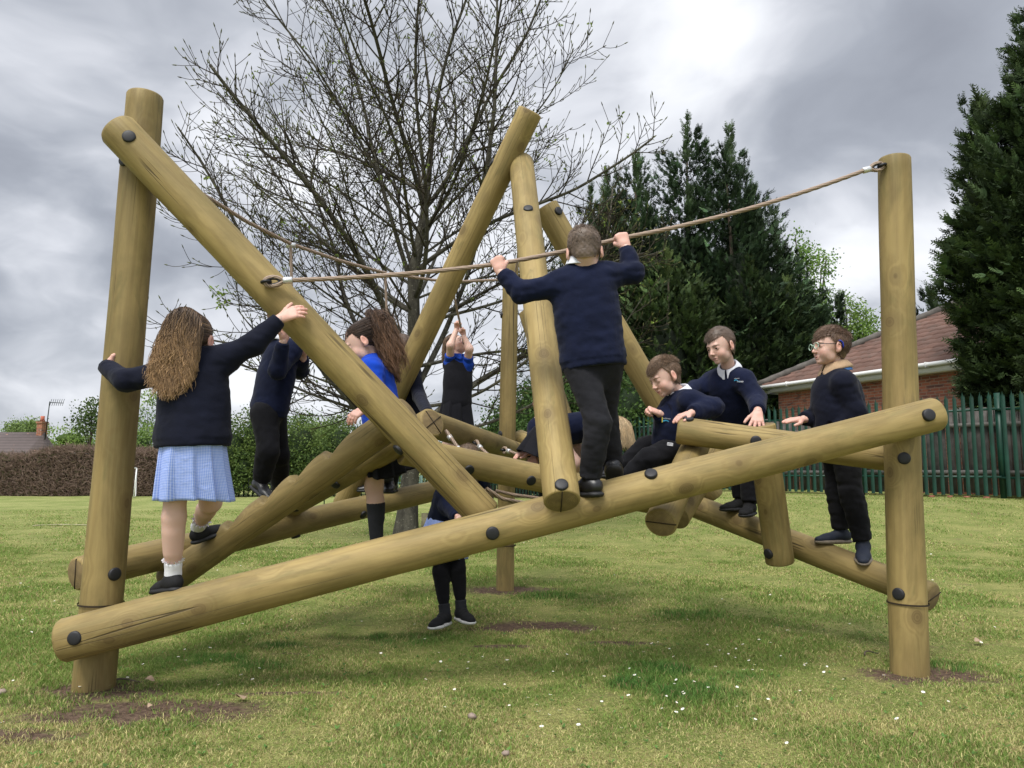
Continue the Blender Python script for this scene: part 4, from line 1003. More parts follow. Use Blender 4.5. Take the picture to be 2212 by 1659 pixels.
# ================================================================ the log climbing frame
frame = empty('climbing_frame', P(1093, 1265, 5.0) * np.array([1, 1, 0]),
              'large climbing frame of round pine logs bolted together with ropes, standing on the lawn', 'climbing frame')
LOGS = {}
def basis(d):
    d = np.asarray(d, float); d = d / np.linalg.norm(d)
    ref = np.array([0, 0, 1.]) if abs(d[2]) < .95 else np.array([0, 1., 0])
    x = np.cross(ref, d); x /= np.linalg.norm(x); y = np.cross(d, x)
    return x, y, d
def log(key, p0, p1, dia0, dia1=None, name='log', label=None, bev=.012, kerf=None, notches=None, ext=0.0, seed=0, ground=False):
    dia1 = dia1 or dia0
    p0 = np.asarray(p0, float); p1 = np.asarray(p1, float)
    x, y, d = basis(p1 - p0); L = np.linalg.norm(p1 - p0)
    rg = np.random.default_rng(hash(key) % 1000 if isinstance(key, int) else sum(map(ord, key)))
    nseg = 56; nz = max(12, int(L / (.0125 if notches else .05)))
    zs = np.linspace(bev, L - bev, nz)
    zs = np.concatenate([[0, bev * .3], zs, [L - bev * .3, L]])
    ph = rg.uniform(0, 6.28, 8)
    r = dia0 / 2 + (dia1 - dia0) / 2 * zs / L
    r = r * (1 + .012 * np.sin(zs * 3.1 + ph[0]) + .008 * np.sin(zs * 7.3 + ph[1]))
    r[0] -= bev; r[1] -= bev * .35; r[-1] -= bev; r[-2] -= bev * .35
    th = np.arange(nseg) * 2 * pi / nseg
    rr = r[:, None] * (1 + .008 * np.sin(2 * th + ph[2] + zs[:, None] * .7) + .005 * np.sin(3 * th + ph[3] - zs[:, None]))
    X = rr * np.cos(th); Yl = rr * np.sin(th); Z = np.repeat(zs[:, None], nseg, 1)
    # gentle bow
    X = X + (.006 * np.sin(zs / L * pi + ph[4]))[:, None] * min(1, L / 3)
    if notches:
        upv = np.array([np.dot([0, 0, 1], x), np.dot([0, 0, 1], y)]); upv /= np.linalg.norm(upv)
        tilt = notches.get('tilt', 0); c_, s_ = cos(tilt), sin(tilt)
        upv = np.array([upv[0] * c_ - upv[1] * s_, upv[0] * s_ + upv[1] * c_])
        h = X * upv[0] + Yl * upv[1]
        lim = np.full(len(zs), 9.)
        for z0 in notches['z']:
            dd = zs - z0
            dep = np.where(dd < 0, np.clip(1 + dd / .02, 0, 1), np.clip(1 - dd / notches['run'], 0, 1) ** 1.15) * notches['depth']
            lim = np.where(dep > 0, np.minimum(lim, r - dep), lim)
        over = np.clip(h - lim[:, None], 0, None)
        X = X - over * upv[0]; Yl = Yl - over * upv[1]
    V = np.stack([X, Yl, Z], -1).reshape(-1, 3)
    m = len(zs)
    i = np.arange(m - 1)[:, None] * nseg; j = np.arange(nseg)[None]; j2 = (j + 1) % nseg
    q = np.stack([i + j, i + j2, i + nseg + j2, i + nseg + j], -1).reshape(-1, 4)
    V = np.vstack([V, [[V[:nseg, 0].mean(), V[:nseg, 1].mean(), 0]], [[V[-nseg:, 0].mean(), V[-nseg:, 1].mean(), L]]])
    k0, k1 = m * nseg, m * nseg + 1
    t0 = np.array([[k0, (a + 1) % nseg, a] for a in range(nseg)]); t1 = np.array([[k1, (m-1)*nseg + a, (m-1)*nseg + (a + 1) % nseg] for a in range(nseg)])
    F = [q, np.vstack([t0, t1])]
    mi = np.concatenate([np.zeros(len(q)), np.ones(len(t0) + len(t1))])
    loc = Vector(p0) - frame.location
    mat = Matrix(((x[0], y[0], d[0], loc[0]), (x[1], y[1], d[1], loc[1]), (x[2], y[2], d[2], loc[2]), (0, 0, 0, 1)))
    o = mk(name, V, F, [WOOD, WOODEND], frame, smooth=True, midx=mi, matrix=mat)
    if label: o['label'] = label
    LOGS[key] = dict(o=o, p0=p0, p1=p1, x=x, y=y, d=d, L=L, r0=dia0 / 2, r1=dia1 / 2)
    if kerf:                                    # relief cuts sawn across an end
        for (end, ang) in kerf:
            mb = MB(); rad = (dia0 if end == 0 else dia1) / 2 - bev * .6
            z = .0 if end == 0 else L
            mb.box((0, 0, 0), (rad * 2, .0045, .006), mi=0)
            c_, s_ = cos(ang), sin(ang)
            k = mk('saw_cut', (np.vstack(mb.V) @ np.array([[c_, s_, 0], [-s_, c_, 0], [0, 0, 1]])) + np.array([0, 0, z]), np.vstack(mb.Q), [M['kerf']], o, matrix=Matrix.Identity(4))
    return o
def axis_at(key, u):
    """point on a log's axis that is seen at horizontal photo position u"""
    g_ = LOGS[key]; a = (u - W0 / 2) / F0
    best = None
    for t in np.linspace(-.1, 1.1, 601):
        p = g_['p0'] + (g_['p1'] - g_['p0']) * t
        dep = p[1] * cos(PITCH) + (p[2] - CAMH) * sin(PITCH)
        e = abs(p[0] / dep - a)
        if best is None or e < best[0]: best = (e, t, p)
    return best[1], best[2]
def bolt(key, u, v, r=.0285, side=None):
    """plastic bolt cap sitting on log `key` where the photo shows it"""
    g_ = LOGS[key]
    o0 = np.array([0, 0, CAMH]); dr = P(u, v, 1.0) - o0; dr /= np.linalg.norm(dr)
    # closest approach of the view ray and the cylinder -> surface hit
    d = g_['d']; w0 = o0 - g_['p0']
    drp = dr - np.dot(dr, d) * d; wp = w0 - np.dot(w0, d) * d
    A = np.dot(drp, drp); B = 2 * np.dot(drp, wp)
    rad = (g_['r0'] + g_['r1']) / 2
    C_ = np.dot(wp, wp) - rad ** 2; disc = B * B - 4 * A * C_
    t = (-B - sqrt(disc)) / (2 * A) if disc > 0 else -B / (2 * A)
    hit = o0 + dr * t
    s = np.dot(hit - g_['p0'], d); s = min(max(s, .03), g_['L'] - .03)
    rad = g_['r0'] + (g_['r1'] - g_['r0']) * s / g_['L']
    n = hit - (g_['p0'] + d * s); n /= np.linalg.norm(n)
    c = g_['p0'] + d * s + n * rad
    a = np.cross(d, n); b = d
    prof = [(r, -.012), (r, .004), (r * .93, .0085), (r * .8, .0100), (r * .6, .0112), (r * .3, .012), (0, .0122)]
    ns = 28; V = []; th = np.arange(ns) * 2 * pi / ns
    for (pr, ph) in prof:
        V.append(c + n * ph + (a[None] * np.cos(th)[:, None] + b[None] * np.sin(th)[:, None]) * max(pr, 1e-4))
    V = np.vstack(V); m = len(prof)
    i = np.arange(m - 1)[:, None] * ns; j = np.arange(ns)[None]; j2 = (j + 1) % ns
    q = np.stack([i + j, i + j2, i + ns + j2, i + ns + j], -1).reshape(-1, 4)
    inv = g_['o'].matrix_basis.inverted(); Vl = np.array([inv @ (Vector(p) - frame.location) for p in V])
    return mk('bolt_cap', Vl, q, [M['cap']], g_['o'], smooth=True, matrix=Matrix.Identity(4))

def post(key, ub, vb, ut, vt, Y, dia0, dia1, **kw):
    b = P(ub, vb, Y); t = P(ut, vt, Y)
    d = (t - b) / np.linalg.norm(t - b)
    b2 = b - d * .12
    o = log(key, b2, t, dia0 * S, dia1 * S, name='post', **kw)
    return o
# --- posts
post('A', 205, 1462, 313, 205, 3.97, .198, .186, label='tall front post at the girl with long wavy hair')
post('B', 1965, 1437, 1932, 341, 4.25, .196, .172, label='tall front post holding the end of the balance rope')
post('C', 1092, 1262, 1103, 567, 7.15, .162, .150, label='short rear post standing behind the rope net')
def ring_line(key, v):                        # sawn ring near the foot of a post
    g_ = LOGS[key]; z = P(1106, v, g_['p0'][1] / S)[2]
    s = (z - g_['p0'][2]) / g_['d'][2]; rad = g_['r0'] + (g_['r1'] - g_['r0']) * s / g_['L']
    th = np.arange(48) * 2 * pi / 48
    mb = MB(); rr = rad + .0075
    for dz in (-.003, .003): pass
    V = np.vstack([np.stack([rr * np.cos(th), rr * np.sin(th), np.full(48, s + dz)], -1) for dz in (-.004, .004)])
    j = np.arange(48); q = np.stack([j, (j + 1) % 48, 48 + (j + 1) % 48, 48 + j], -1)
    mk('ring_mark', V, q, [M['kerf']], g_['o'], matrix=Matrix.Identity(4))
ring_line('A', 1303); ring_line('B', 1302); ring_line('C', 1178)
# --- beams
log('F1', P(134, 1384, 3.78), P(2028, 893, 4.06), .206 * S, .180 * S, label='long front balance log rising from low left to the right post', bev=.018)
log('F2', P(250, 276, 3.80), P(1052, 1118, 4.12), .196 * S, .184 * S, label='steep log sloping down from the top of the left post', bev=.02)
log('H', P(163, 1240, 4.15), P(1000, 1046, 7.35), .182 * S, .18 * S, label='low rear log running back from the left post', kerf=[(0, 1.75)], bev=.014)
log('F3', P(362, 1255, 4.66), P(884, 888, 4.25), .182 * S, .178 * S, label='stepped log with notches cut in its upper side', bev=.012,
    notches=dict(z=[], depth=.03, run=.2))
bpy.data.objects.remove(LOGS['F3']['o'])
g3 = LOGS['F3']
def z_on(key, u): return axis_at(key, u)[0] * LOGS[key]['L']
log('F3', g3['p0'], g3['p1'], .182 * S, .178 * S, label='stepped log with notches cut in its upper side', bev=.012,
    notches=dict(z=[z_on('F3', 513), z_on('F3', 590), z_on('F3', 655), z_on('F3', 728)], depth=.058, run=.15, tilt=.10))
log('G', P(590, 1112, 5.6), P(936, 912, 4.38), .172 * S, .172 * S, label='log behind the stepped log with a cross sawn into its end', kerf=[(1, .55), (1, 2.1)], bev=.012)
log('E', P(741, 1092, 6.55), P(1146, 240, 5.45), .186 * S, .186 * S, label='tall leaning log reaching highest in the middle', bev=.01)
log('K', P(1213, 1084, 3.72), P(1127, 352, 5.6), .176 * S, .184 * S, label='leaning log coming forward to rest on the front balance log', kerf=[(0, 1.5)], bev=.008)
log('N', P(1178, 446, 5.72), P(1538, 1075, 6.1), .198 * S, .186 * S, label='slanting log behind the boy on the rope', bev=.008)
log('S', P(1142, 672, 6.3), P(1250, 1015, 6.1), .17 * S, .17 * S, bev=.01)
log('J', P(868, 972, 4.6), P(1440, 1090, 5.5), .176 * S, .172 * S, label='log with two bolt caps under the rope net', bev=.01)
log('T', P(928, 915, 5.15), P(1176, 995, 8.3), .182 * S, .178 * S, label='rear log that carries the eye bolts of the rope net', bev=.01)
log('U', P(1118, 945, 7.35), P(1310, 1022, 6.7), .165 * S, .165 * S, bev=.02)
log('L', P(1465, 1080, 6.05), P(2016, 1291, 4.42), .172 * S, .168 * S, label='low log under the two boys on the right', kerf=[(1, .35)], bev=.016)
log('Q', P(1462, 929, 4.72), P(1965, 994, 4.45), .166 * S, .160 * S, label='short log the seated boy leans his hand on', bev=.014)
log('M', P(1428, 1130, 4.12), P(1506, 955, 5.0), .174 * S, .172 * S, label='short log with a round sawn end hanging under the front log', kerf=[(0, .1)], bev=.01)
log('V', P(1462, 1118, 4.75), P(1556, 962, 5.5), .16 * S, .16 * S, bev=.004)
log('R', P(1685, 1216, 5.0), P(1645, 917, 4.86), .178 * S, .172 * S, label='upright stub log hanging between the balance log and the low log', bev=.008, kerf=[(1, .9)])
log('step', P(640, 1278, 5.0), P(1010, 1184, 4.9), .105 * S, .105 * S, bev=.01, label='low step log behind the front balance log')
for k, u, v in (('F1', 163, 1378), ('F1', 1064, 1152), ('F1', 1406, 1023), ('F1', 2008, 896), ('A', 247, 1240), ('A', 268, 346), ('F2', 279, 296),
                ('F2', 860, 972), ('G', 724, 1046), ('H', 640, 1163), ('H', 785, 1112), ('K', 1213, 1047), ('K', 1141, 451),
                ('E', 1063, 351), ('N', 1206, 456), ('J', 1013, 1015), ('J', 1147, 1038), ('C', 1083, 680), ('C', 1081, 938), ('Q', 1487, 905),
                ('Q', 1633, 953), ('L', 1490, 1108), ('R', 1660, 1196), ('B', 1953, 990), ('B', 1942, 1283)):
    bolt(k, u, v)

# --- ropes
def rope(pts, rad, name='rope', label=None, parent=None, pitch=.055, sag=0.0, ring=.008):
    pts = np.asarray(pts, float)
    if sag and len(pts) == 2:
        t = np.linspace(0, 1, 24)[:, None]; p = pts[0] * (1 - t) + pts[1] * t; p[:, 2] -= (4 * sag * t * (1 - t))[:, 0]; pts = p
    seg = np.linalg.norm(np.diff(pts, axis=0), axis=1); s = np.concatenate([[0], np.cumsum(seg)])
    m = max(4, int(s[-1] / ring)); q = np.linspace(0, s[-1], m)
    p = np.stack([np.interp(q, s, pts[:, i]) for i in range(3)], -1)
    for _ in range(3): p[1:-1] = (p[:-2] + p[1:-1] * 2 + p[2:]) / 4
    n = 15; t = np.gradient(p, axis=0); t /= np.linalg.norm(t, axis=1)[:, None]
    ref = np.array([0, 0, 1.]) if abs(t[m // 2][2]) < .9 else np.array([1., 0, 0])
    u = np.cross(t, ref); u /= np.linalg.norm(u, axis=1)[:, None]; v = np.cross(t, u)
    th = np.arange(n) * 2 * pi / n
    tw = q / pitch * 2 * pi / 1
    lob = .5 + .5 * np.cos(5 * th[None] - tw[:, None])
    rr = rad * (.84 + .2 * lob)
    V = (p[:, None] + rr[..., None] * (u[:, None] * np.cos(th)[None, :, None] + v[:, None] * np.sin(th)[None, :, None])).reshape(-1, 3)
    i = np.arange(m - 1)[:, None] * n; j = np.arange(n)[None]; j2 = (j + 1) % n
    F = np.stack([i + j, i + j2, i + n + j2, i + n + j], -1).reshape(-1, 4)
    uv = np.stack([lob.ravel(), np.zeros(lob.size)], -1)
    o = mk(name, V, F, [M['rope']], parent or frame, uv=uv, smooth=True)
    if label: o['label'] = label
    return o
def loop_end(at, toward, r=.011, parent=None, size=.06):
    """eye of a rope round a black thimble on a forged eye bolt, closed by a pressed sleeve. returns where the rope starts"""
    at = np.asarray(at, float); d = np.asarray(toward, float) - at; d /= np.linalg.norm(d)
    up = np.array([0, 0, 1.]); side = np.cross(d, up); side /= np.linalg.norm(side); up = np.cross(side, d)
    a = np.linspace(pi * .12, 2 * pi - pi * .12, 22)
    c = at + d * size * .35
    pts = [at + d * size * 1.25] + [c + (-np.cos(x) * -1) * d * size * .62 * (1) + np.sin(x) * up * size * .34 for x in a] + [at + d * size * 1.25]
    lp = rope(pts, r, name='rope_eye', parent=parent)
    mb = MB(); pts2 = [c + np.cos(x) * d * size * .46 + np.sin(x) * up * size * .22 for x in np.linspace(0, 2 * pi, 22)]
    mb.tube(pts2, r * .7, 8); mb.build('thimble', [M['eye']], parent, smooth=True)
    mb = MB(); c2 = at - d * size * .1
    mb.tube([c2 + (np.cos(x) * d + np.sin(x) * side) * size * .3 for x in np.linspace(0, 2 * pi, 18)], r * .75, 8)
    mb.build('eye_bolt', [M['eye']], parent, smooth=True)
    mb = MB(); s0 = at + d * size * 1.05
    mb.tube([s0, s0 + d * .004, s0 + d * .038, s0 + d * .042], [r * 1.3, r * 1.62, r * 1.62, r * 1.3], 16)
    mb.build('sleeve', [M['steel']], parent, smooth=True)
    return s0 + d * .03
# balance rope: left eye on the sloping log, over the boy's two fists, to the right post
g2 = P(578, 609, 3.80); gR = P(1903, 358, 4.20)
h1 = P(1070, 571, 4.0); h2 = P(1344, 514, 4.05)
w1 = empty('balance_rope', g2, None); w1.parent = frame; w1.location = Vector(g2) - frame.location
s1 = loop_end(g2, h1, .0095, w1, .062); s2 = loop_end(gR, h2, .0095, w1, .056)
def sagp(a, b, sag, n=14):
    t = np.linspace(0, 1, n)[:, None]; p = a * (1 - t) + b * t; p[:, 2] -= (4 * sag * t * (1 - t))[:, 0]; return p
rope(np.vstack([sagp(s1, h1, .012), sagp(h1, h2, .006)[1:], sagp(h2, s2, .03)[1:]]), .0105, name='cable', parent=w1)
w1['label'] = 'long balance rope crossing the whole frame'
# rear swing rope with three hanging handles
r0 = P(430, 415, 4.05); rC = P(1090, 604, 7.05)
w2 = empty('swing_rope', r0); w2.parent = frame; w2.location = Vector(r0) - frame.location
w2['label'] = 'rear rope with hanging hand grips'
kpts = [r0, P(535, 480, 4.5), P(628, 527, 4.95), P(730, 562, 5.35), P(833, 590, 5.85), P(935, 605, 6.3), P(1000, 608, 6.6), rC]
rope(kpts, .0105, name='cable', parent=w2)
def hanger(top, bot, grip, name='hand_rope'):
    rope([top, bot], .0085, name=name, parent=w2)
    mb = MB(); d = (bot - top) / np.linalg.norm(bot - top)
    mb.tube([bot - d * .005, bot + d * grip, bot + d * (grip + .006)], [.011, .012, .008], 12)
    mb.build('hand_grip', [M['rubber']], w2, smooth=True)
    mb = MB(); mb.tube([top - np.array([.025, 0, 0]), top + np.array([.025, .01, 0])], .0155, 12); mb.build('sleeve', [M['steel']], w2, smooth=True)
hanger(P(628, 529, 4.95), P(631, 660, 4.95), .09)
hanger(P(832, 592, 5.85), P(839, 772, 5.88), .10)
hanger(P(975, 612, 6.5), P(1000, 728, 6.85), .10)
rope([P(1112, 598, 7.0), P(1118, 560, 6.9), P(1122, 500, 6.3)], .009, name='tie_rope', parent=w2)
# rope net between the rear logs
net = empty('rope_net', P(1030, 985, 5.6)); net.parent = frame; net.location = Vector(P(1030, 985, 5.6)) - frame.location
net['label'] = 'climbing net of beige rope between two rear logs'
def sleeve(p, d, mat='steel', r=.016, l=.03):
    d = d / np.linalg.norm(d); mb = MB(); mb.tube([p - d * l / 2, p - d * l * .4, p + d * l * .4, p + d * l / 2], [r * .8, r, r, r * .8], 14)
    mb.build('sleeve' if mat == 'steel' else 'knot_clamp', [M[mat]], net, smooth=True)
a0 = P(963, 930, 5.2); a1 = P(1000, 982, 5.1); a2 = P(1012, 1010, 5.05)
rope([a0, a1, a2, P(1030, 1040, 4.95)], .0105, name='net_rope', parent=net)
sleeve(P(972, 945, 5.18), a1 - a0); sleeve(P(991, 970, 5.12), a1 - a0); sleeve(P(998, 981, 5.1), a1 - a0)
b0 = loop_end(P(1028, 957, 5.75), P(1070, 1000, 5.4), .010, net, .055); b1 = P(1074, 1000, 5.35)
rope([b0, b1, P(1100, 1030, 5.1)], .010, name='net_rope', parent=net)
c0 = loop_end(P(1088, 972, 6.15), P(1145, 985, 5.75), .010, net, .055)
rope([c0, P(1150, 992, 5.8), P(1172, 1003, 5.65), P(1200, 1020, 5.4)], .010, name='net_rope', parent=net)
rope([P(995, 974, 5.12), P(1030, 990, 5.2), P(1068, 1002, 5.33)], .010, name='net_rope', parent=net)
sleeve(P(1065, 992, 5.42), b1 - b0, 'rubber', .018, .03)
rope([P(1050, 1055, 5.15), P(1085, 1078, 5.2), P(1130, 1086, 5.3), P(1175, 1082, 5.4)], .0115, name='net_rope', parent=net)
rope([P(1070, 1060, 5.6), P(1110, 1069, 5.65), P(1165, 1076, 5.7), P(1185, 1086, 5.6)], .0105, name='net_rope', parent=net)

rope([P(1180, 1000, 6.6), P(1120, 1000, 6.1), P(1074, 1000, 5.5), P(1050, 1020, 5.2)], .010, name='net_rope', parent=net)
rope([P(1150, 992, 5.8), P(1120, 1005, 5.6), P(1095, 1022, 5.3)], .010, name='net_rope', parent=net)
rope([P(1000, 1035, 5.1), P(1060, 1068, 5.3), P(1130, 1092, 5.5), P(1200, 1090, 5.7)], .0105, name='net_rope', parent=net)
# ================================================================ people: implicit surfaces turned into meshes
def nrm(v): v = np.asarray(v, float); return v / (np.linalg.norm(v) + 1e-12)
def surface_nets(D, o, h):
    nx, ny, nz = D.shape; ins = D < 0
    c = [(0,0,0),(1,0,0),(0,1,0),(1,1,0),(0,0,1),(1,0,1),(0,1,1),(1,1,1)]
    sub = lambda A, d: A[d[0]:nx-1+d[0], d[1]:ny-1+d[1], d[2]:nz-1+d[2]]
    cnt = sum(sub(ins, d).astype(np.int8) for d in c)
    act = (cnt > 0) & (cnt < 8); idx = np.full(act.shape, -1, np.int64); ai = np.argwhere(act); n = len(ai)
    idx[act] = np.arange(n)
    vals = np.stack([D[ai[:,0]+d[0], ai[:,1]+d[1], ai[:,2]+d[2]] for d in c], 1)
    acc = np.zeros((n, 3)); k = np.zeros(n); cc = np.array(c, float)
    for a in range(8):
        for b in range(a + 1, 8):
            if np.abs(cc[a] - cc[b]).sum() != 1: continue
            va, vb = vals[:, a], vals[:, b]; m = (va < 0) != (vb < 0)
            t = np.where(m, va / np.where(m, va - vb, 1), 0)
            acc += np.where(m[:, None], cc[a] + (cc[b] - cc[a]) * t[:, None], 0); k += m
    V = (ai + acc / k[:, None]) * h + o
    Q = []
    for ax in range(3):
        s0 = [slice(1, -1)] * 3; s0[ax] = slice(0, -1)
        A = ins[tuple(slice(1, None) if i != ax else slice(0, -1) for i in range(3))][tuple(slice(0, -1) if i != ax else slice(None) for i in range(3))]
        B = ins[tuple(slice(1, None) for i in range(3))][tuple(slice(0, -1) if i != ax else slice(None) for i in range(3))]
        e = np.argwhere(A != B)
        if not len(e): continue
        fl = A[tuple(e.T)]
        p = e.copy()
        for i in range(3):
            if i != ax: p[:, i] += 1                       # grid coordinate of the edge start
        u, w_ = [(1, 2), (2, 0), (0, 1)][ax]
        def cell(du, dw):
            q = p.copy(); q[:, u] -= du; q[:, w_] -= dw; return idx[tuple(q.T)]
        q = np.stack([cell(1, 1), cell(0, 1), cell(0, 0), cell(1, 0)], 1)
        q[~fl] = q[~fl][:, ::-1]; Q.append(q)
    Q = np.vstack(Q); Q = Q[(Q >= 0).all(1)]
    return V, Q
def npnoise(X, fr, seed):
    r_ = np.random.default_rng(seed); s = 0
    for k in range(5):
        d = nrm(r_.standard_normal(3)) * fr * r_.uniform(.7, 1.6); d2 = nrm(r_.standard_normal(3)) * fr * .6
        s = s + np.sin(X @ d + r_.uniform(0, 6.28) + 1.3 * np.sin(X @ d2 + r_.uniform(0, 6.28)))
    return s / 5
class SDF:
    def __init__(s): s.p = []
    def _a(s, fn, lo, hi, k, op): s.p.append((fn, np.asarray(lo, float), np.asarray(hi, float), k, op)); return s
    def cap(s, a, b, ra, rb=None, k=.015, op='u', axis=None, flat=1.0):
        a = np.asarray(a, float); b = np.asarray(b, float); rb = ra if rb is None else rb; ba = b - a; L2 = max(np.dot(ba, ba), 1e-9); ax = None if axis is None else nrm(axis)
        def fn(X):
            t = np.clip(((X - a) @ ba) / L2, 0, 1); q = X - a - t[..., None] * ba
            if ax is not None:
                c = q @ ax; q = q + (c * (1 / flat - 1))[..., None] * ax
            d = np.sqrt((q * q).sum(-1)) - (ra + (rb - ra) * t)
            return d * (flat ** .5 if ax is not None else 1)
        m = max(ra, rb); return s._a(fn, np.minimum(a, b) - m, np.maximum(a, b) + m, k, op)
    def ell(s, c, r, Rm=None, k=.015, op='u'):
        c = np.asarray(c, float); r = np.broadcast_to(np.asarray(r, float), (3,)); Rm = np.eye(3) if Rm is None else np.asarray(Rm)
        def fn(X):
            q = ((X - c) @ Rm.T) / r; n_ = np.sqrt((q * q).sum(-1)) + 1e-9; g_ = np.sqrt(((q / r) ** 2).sum(-1)) + 1e-9
            return n_ * (n_ - 1) / g_
        m = r.max(); return s._a(fn, c - m, c + m, k, op)
    def cut(s, p, n, rad=None):
        """remove what lies beyond the plane through p, only within rad of p"""
        p = np.asarray(p, float); n = nrm(n); rad = rad or 9
        def fn(X):
            d = (X - p) @ n
            return np.maximum(-d, np.sqrt(((X - p) ** 2).sum(-1)) - rad)
        return s._a(fn, p - rad, p + rad, .003, 's')
    def mesh(s, h, noise=None):
        us = [p for p in s.p if p[4] == 'u']; lo = np.min([p[1] for p in us], 0) - .015 - 2 * h; hi = np.max([p[2] for p in us], 0) + .015 + 2 * h
        n = np.ceil((hi - lo) / h).astype(int) + 1; D = np.full(n, .06, np.float32)
        ax = [lo[i] + np.arange(n[i]) * h for i in range(3)]
        for fn, l, u, k, op in s.p:
            m = k + 2 * h + .004
            i0 = np.clip(np.floor((l - m - lo) / h).astype(int), 0, n); i1 = np.clip(np.ceil((u + m - lo) / h).astype(int) + 1, 0, n)
            if (i1 <= i0).any(): continue
            X = np.stack(np.meshgrid(*[ax[i][i0[i]:i1[i]] for i in range(3)], indexing='ij'), -1); d = fn(X)
            sl = tuple(slice(i0[i], i1[i]) for i in range(3)); a = D[sl]
            if op == 'u': hh = np.clip(.5 + .5 * (a - d) / k, 0, 1); D[sl] = a * (1 - hh) + d * hh - k * hh * (1 - hh)
            else: hh = np.clip(.5 - .5 * (a + d) / k, 0, 1); D[sl] = a * (1 - hh) - d * hh + k * hh * (1 - hh)
        if noise is not None:
            nr = np.argwhere(np.abs(D) < .03); X = nr * h + lo; D[tuple(nr.T)] += noise(X).astype(np.float32)
        D[0], D[-1] = .06, .06; D[:, 0] = .06; D[:, -1] = .06; D[:, :, 0] = .06; D[:, :, -1] = .06
        return surface_nets(D, lo, h)

SKIN = attr_mat('skin', .52, .35, sss=.12, bump=.12, bscale=260)
HAIRM = attr_mat('hair', .48, .35)
def cloth(name, col, bump=.35, bs=420, var=.18, rough=.9, sheen=.05, rib=False):
    m, t, b = new_mat(name); oc = t.new('ShaderNodeTexCoord').outputs['Object']
    c = t.mix(t.smooth(t.noise(oc, 7, 5, .65), .3, .7), tuple(x * (1 - var) for x in col), tuple(x * (1 + var) for x in col))
    lint = t.smooth(t.noise(oc, 210, 2, .5), .76, .79, 0, .22); c = t.mix(lint, c, (.25, .25, .28))
    t.l.new(c, b.inputs['Base Color']); b.inputs['Roughness'].default_value = rough; b.inputs['Specular IOR Level'].default_value = .15
    b.inputs['Sheen Weight'].default_value = sheen; b.inputs['Sheen Roughness'].default_value = .5
    h1 = t.noise(oc, bs, 2, .6); h2 = t.noise(t.vmath('MULTIPLY', oc, (1, 1, 1)), 16, 3, .5, 1.2)
    bp = t.new('ShaderNodeBump', Strength=bump, Distance=.0015, Height=h1); bp2 = t.new('ShaderNodeBump', Strength=.35, Distance=.008, Height=h2, Normal=bp.outputs[0])
    t.l.new(bp2.outputs[0], b.inputs['Normal']); return m
NAVY = cloth('navy_jersey', (.0052, .0082, .0265)); NAVY2 = cloth('dark_navy_knit', (.0055, .0068, .0160)); BLACKT = cloth('black_trousers', (.0075, .0075, .0095), var=.3, sheen=.03)
CHAR = cloth('charcoal_twill', (.014, .014, .017), var=.25, sheen=.03)
BLUE = cloth('royal_blue_knit', (.006, .050, .42), sheen=.05); BLUEP = cloth('royal_blue_polo', (.008, .045, .30)); PINA = cloth('black_pinafore', (.009, .009, .012), sheen=.03)
SOCKG = cloth('grey_knee_sock', (.022, .023, .027), bump=.6, bs=300); SOCKW = cloth('white_sock', (.72, .72, .76), var=.05, sheen=0); WHITE = cloth('white_polo', (.70, .71, .76), var=.04, sheen=0, bump=.15)
LEG = cloth('black_leggings', (.006, .006, .008)); SHOE = simple('black_leather_shoe', (.010, .010, .011), .38, spec=.5, bump=.15, bscale=90); SHOEC = simple('black_canvas_shoe', (.008, .008, .009), .85, bump=.4, bscale=500)
SHOEN = simple('navy_suede_shoe', (.012, .017, .032), .7, bump=.25, bscale=300); SOLEB = simple('black_sole', (.014, .014, .015), .6); SOLEW = simple('white_sole', (.62, .61, .58), .6, var=.15, vscale=60)
SOLET = simple('tan_sole', (.20, .165, .125), .7, var=.2, vscale=50); BEIGE = cloth('beige_coat_lining', (.42, .29, .18), var=.08, sheen=0); SKYB = cloth('sky_blue_collar', (.10, .25, .62), var=.08, sheen=0)
EYEW = simple('eyeball', (.62, .60, .58), .15); IRIS = simple('dark_iris', (.02, .014, .01), .12)
def gingham_mat():
    m, t, b = new_mat('blue_gingham'); uvn = t.new('ShaderNodeUVMap').outputs[0]; s_ = t.new('ShaderNodeSeparateXYZ', i0=uvn)
    a = t.smooth(t.math('SINE', t.math('MULTIPLY', s_.outputs[0], 2 * pi / .0065)), -.25, .25); c_ = t.smooth(t.math('SINE', t.math('MULTIPLY', s_.outputs[1], 2 * pi / .0065)), -.25, .25)
    c = t.mix(t.math('MULTIPLY', t.math('ADD', a, c_), .5), (.17, .27, .74), (.50, .60, .90)); t.l.new(c, b.inputs['Base Color']); b.inputs['Roughness'].default_value = .85; b.inputs['Specular IOR Level'].default_value = .15
    oc = t.new('ShaderNodeTexCoord').outputs['Object']; bp = t.new('ShaderNodeBump', Strength=.4, Distance=.01, Height=t.noise(oc, 18, 3, .5, .8)); t.l.new(bp.outputs[0], b.inputs['Normal']); return m
GING = gingham_mat()

